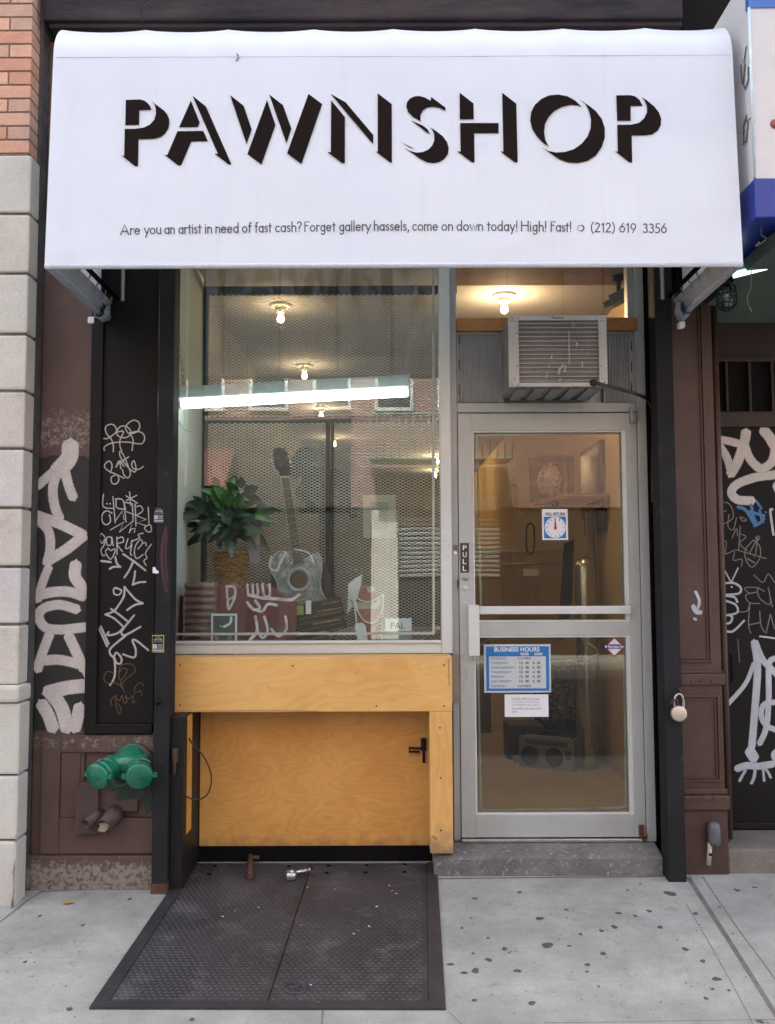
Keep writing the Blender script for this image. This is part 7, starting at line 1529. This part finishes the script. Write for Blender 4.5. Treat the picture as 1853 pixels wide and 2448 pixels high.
# tube under the soffit
zt_ = zt1-0.03; A_, Bq = PZ(1752, 660, zt_), PZ(1846, 632, zt_)
Bq = Vector((Bq.x, A_.y-0.06, zt_)); 
A_ = P(1752, 658, -0.62); Bq = P(1850, 633, -0.68)
TL = empty('ceiling_tube_light', A_, 'lit pale green fluorescent tube under the soffit of the neighbouring doorway', 'light')
f = MB(); f.tube([A_, Bq], 0.014, 14); f.build('tube', emit('green_white_tube', (0.62, 1.0, 0.85), 0.3), TL)
f = MB(); dd = (Bq-A_).normalized(); f.tube([Bq, Bq+dd*0.02], 0.013, 12); f.obox((A_+Bq)/2+Vector((0, 0.02, 0.026)), dd*0.11, Vector((0, 0.018, 0)), Vector((0, 0, 0.008))); f.build('fixture', mat('grey_green_fixture', (0.25, 0.32, 0.29), 0.5), TL)
# caged lamp
CL = empty('caged_lamp', P(1740, 660, -0.45), 'unlit caged bulkhead lamp hanging beside the awning end', 'lamp')
c = P(1737, 705, -0.45); f = MB(); f.lathe((c.x, -0.45, c.z-0.065), [(0.0, 0), (0.022, 0.008), (0.034, 0.03), (0.034, 0.075), (0.028, 0.095), (0.02, 0.10)], 18); f.build('glass_jar', glassmat('lamp_jar', (0.62, 0.70, 0.66), 0.12, 0.05), CL)
f = MB(); 
for k_ in range(4):
    a = math.pi*k_/4; u = Vector((math.cos(a), math.sin(a), 0)); f.tube(catmull([Vector((c.x, -0.45, c.z+0.05))+u*0.035, Vector((c.x, -0.45, c.z))+u*0.046, Vector((c.x, -0.45, c.z-0.05))+u*0.040, Vector((c.x, -0.45, c.z-0.078)), Vector((c.x, -0.45, c.z-0.05))-u*0.040, Vector((c.x, -0.45, c.z))-u*0.046, Vector((c.x, -0.45, c.z+0.05))-u*0.035], 4), 0.003, 6)
for zz in (0.0, -0.045): f.tube([Vector((c.x+0.046*math.cos(t), -0.45+0.046*math.sin(t), c.z+zz)) for t in [2*math.pi*k_/20 for k_ in range(20)]], 0.003, 6, closed=True)
f.build('cage', M_black, CL)
f = MB(); f.lathe((c.x, -0.45, c.z+0.045), [(0.038, 0), (0.038, 0.02), (0.022, 0.035), (0.018, 0.06)], 16); f.tube([Vector((c.x, -0.45, c.z+0.10)), Vector((c.x+0.03, -0.43, zt1))], 0.01, 8); f.build('lamp_base', M_black, CL)
for k_, (pts, Y, lb) in enumerate((([(1822,525),(1820,560),(1832,570),(1815,585),(1806,588),(1816,578)], -0.95, 'short looped pale string hanging under the blue sign band'), ([(1795,600),(1796,680),(1786,715),(1798,745)], -0.7, 'long thin pale string hanging in the neighbouring doorway'))):
    f = MB(); f.tube(catmull([P(px, py, Y) for px, py in pts], 6), 0.002, 5); tag(f.build('hanging_string', M_lace), lb, 'string')
f = MB(); f.sphere(P(1807, 700, -0.2), 0.011); tag(f.build('soffit_knob', M_paper), 'small white knob on the teal soffit', 'knob')

# ------------------------------------------------------------------ the far side of the street (seen only in the glass)
Yo = -14.0; OB = empty('opposite_building', (0, Yo, GL), 'red brick building across the street with fire escape, mirrored in the shop glass', 'building')
f = MB(); zlint = M(700, 1215, Yo).z; f.box(-16, 16, Yo-0.3, Yo, zlint, 10.2); f.build('brick_wall', brickmat('street_red_brick', (0.27, 0.135, 0.105), (0.21, 0.10, 0.08), (0.38, 0.36, 0.32), bw=0.21, rh=0.067), OB)
f = MB(); f.box(M(1012, 1200, Yo).x, M(1185, 1200, Yo).x, Yo+0.0005, Yo+0.12, zlint-0.05, M(700, 1188, Yo).z, 0.01); f.build('stone_band', M_stone, OB)
f = MB(); f.box(-16, M(838, 1100, Yo).x, Yo+0.0005, Yo+0.05, zlint, M(700, 1003, Yo).z, 0.01); f.build('reflection_darkener', mat('reflection_dark_brown', (0.035, 0.026, 0.022), 0.7, (0.06, 0.045, 0.035), 2.0), OB)  # dark panel added to darken the mirror image in the left window
M_wf = mat('white_window_paint', (0.7, 0.7, 0.68), 0.5)
wg = mat('dark_window_glass', (0.05, 0.06, 0.07), 0.08)
for fl in range(2):
    for i in range(-6, 7):
        x = i*1.3+0.15; z0_ = 4.88+fl*3.0
        f = MB(); f.box(x-0.4, x+0.4, Yo+0.001, Yo+0.07, z0_, z0_+1.75, 0.01); wn = f.build('window', M_wf, OB)
        f = MB(); f.box(x-0.33, x+0.33, Yo+0.0705, Yo+0.075, z0_+0.08, z0_+0.84); f.box(x-0.33, x+0.33, Yo+0.0705, Yo+0.075, z0_+0.92, z0_+1.67); f.build('pane', wg, wn)
f = MB(); f.box(-16, 16, Yo-0.3, Yo-0.05, GL, zlint); f.build('ground_floor', mat('dark_shopfront', (0.04, 0.03, 0.025), 0.6, (0.02, 0.018, 0.016), 1.5), OB)
f = MB()
for px in (920,): q = M(px, 1300, Yo); f.box(q.x-0.28, q.x+0.28, Yo-0.049, Yo+0.1, GL, zlint-0.06, 0.02)
f.build('stone_column', M_stone, OB)
f = MB(); q0, q1 = M(955, 1300, Yo).x, M(1195, 1300, Yo).x; z = M(1000, 1380, Yo).z; 
while z < M(1000, 1245, Yo).z: f.box(q0, q1, Yo-0.045, Yo+0.01, z, z+0.065, 0.015); z += 0.095
f.build('rolling_shutter', mat('grey_shutter', (0.35, 0.35, 0.34), 0.4, metal=0.3), OB)
f = MB(); q0, q1 = M(440, 1100, Yo).x, M(565, 1100, Yo).x; f.prism([(q0, Yo+0.15, M(500, 1165, Yo).z), (q0, Yo+1.3, M(500, 1165, Yo).z-0.1), (q0, Yo+0.15, M(500, 1110, Yo).z+0.3)], (q1-q0, 0, 0)); tag(f.build('shop_awning', mat('red_canvas', (0.13, 0.04, 0.034), 0.8)), 'red shop awning across the street, mirrored in the left of the window', 'awning')
FE = empty('fire_escape', (M(960, 1000, Yo).x, Yo+0.8, 4.0), 'pale green iron fire escape across the street, mirrored at the right of the window', 'fire escape')
f = MB(); cx = M(1000, 1000, Yo).x
for lv_ in range(2):
    z = 3.75+lv_*3.3; f.box(cx-1.0, cx+1.8, Yo+0.08, Yo+1.0, z, z+0.06)
    for i in range(20): x = cx-1.0+i*2.8/19; f.tube([(x, Yo+1.0, z), (x, Yo+1.0, z+0.9)], 0.014, 5)
    f.tube([(cx-1.0, Yo+1.0, z+0.9), (cx+1.8, Yo+1.0, z+0.9)], 0.02, 6)
f.build('balcony', mat('pale_green_iron', (0.25, 0.36, 0.28), 0.5), FE)
# lights for bulbs are inside copies; done
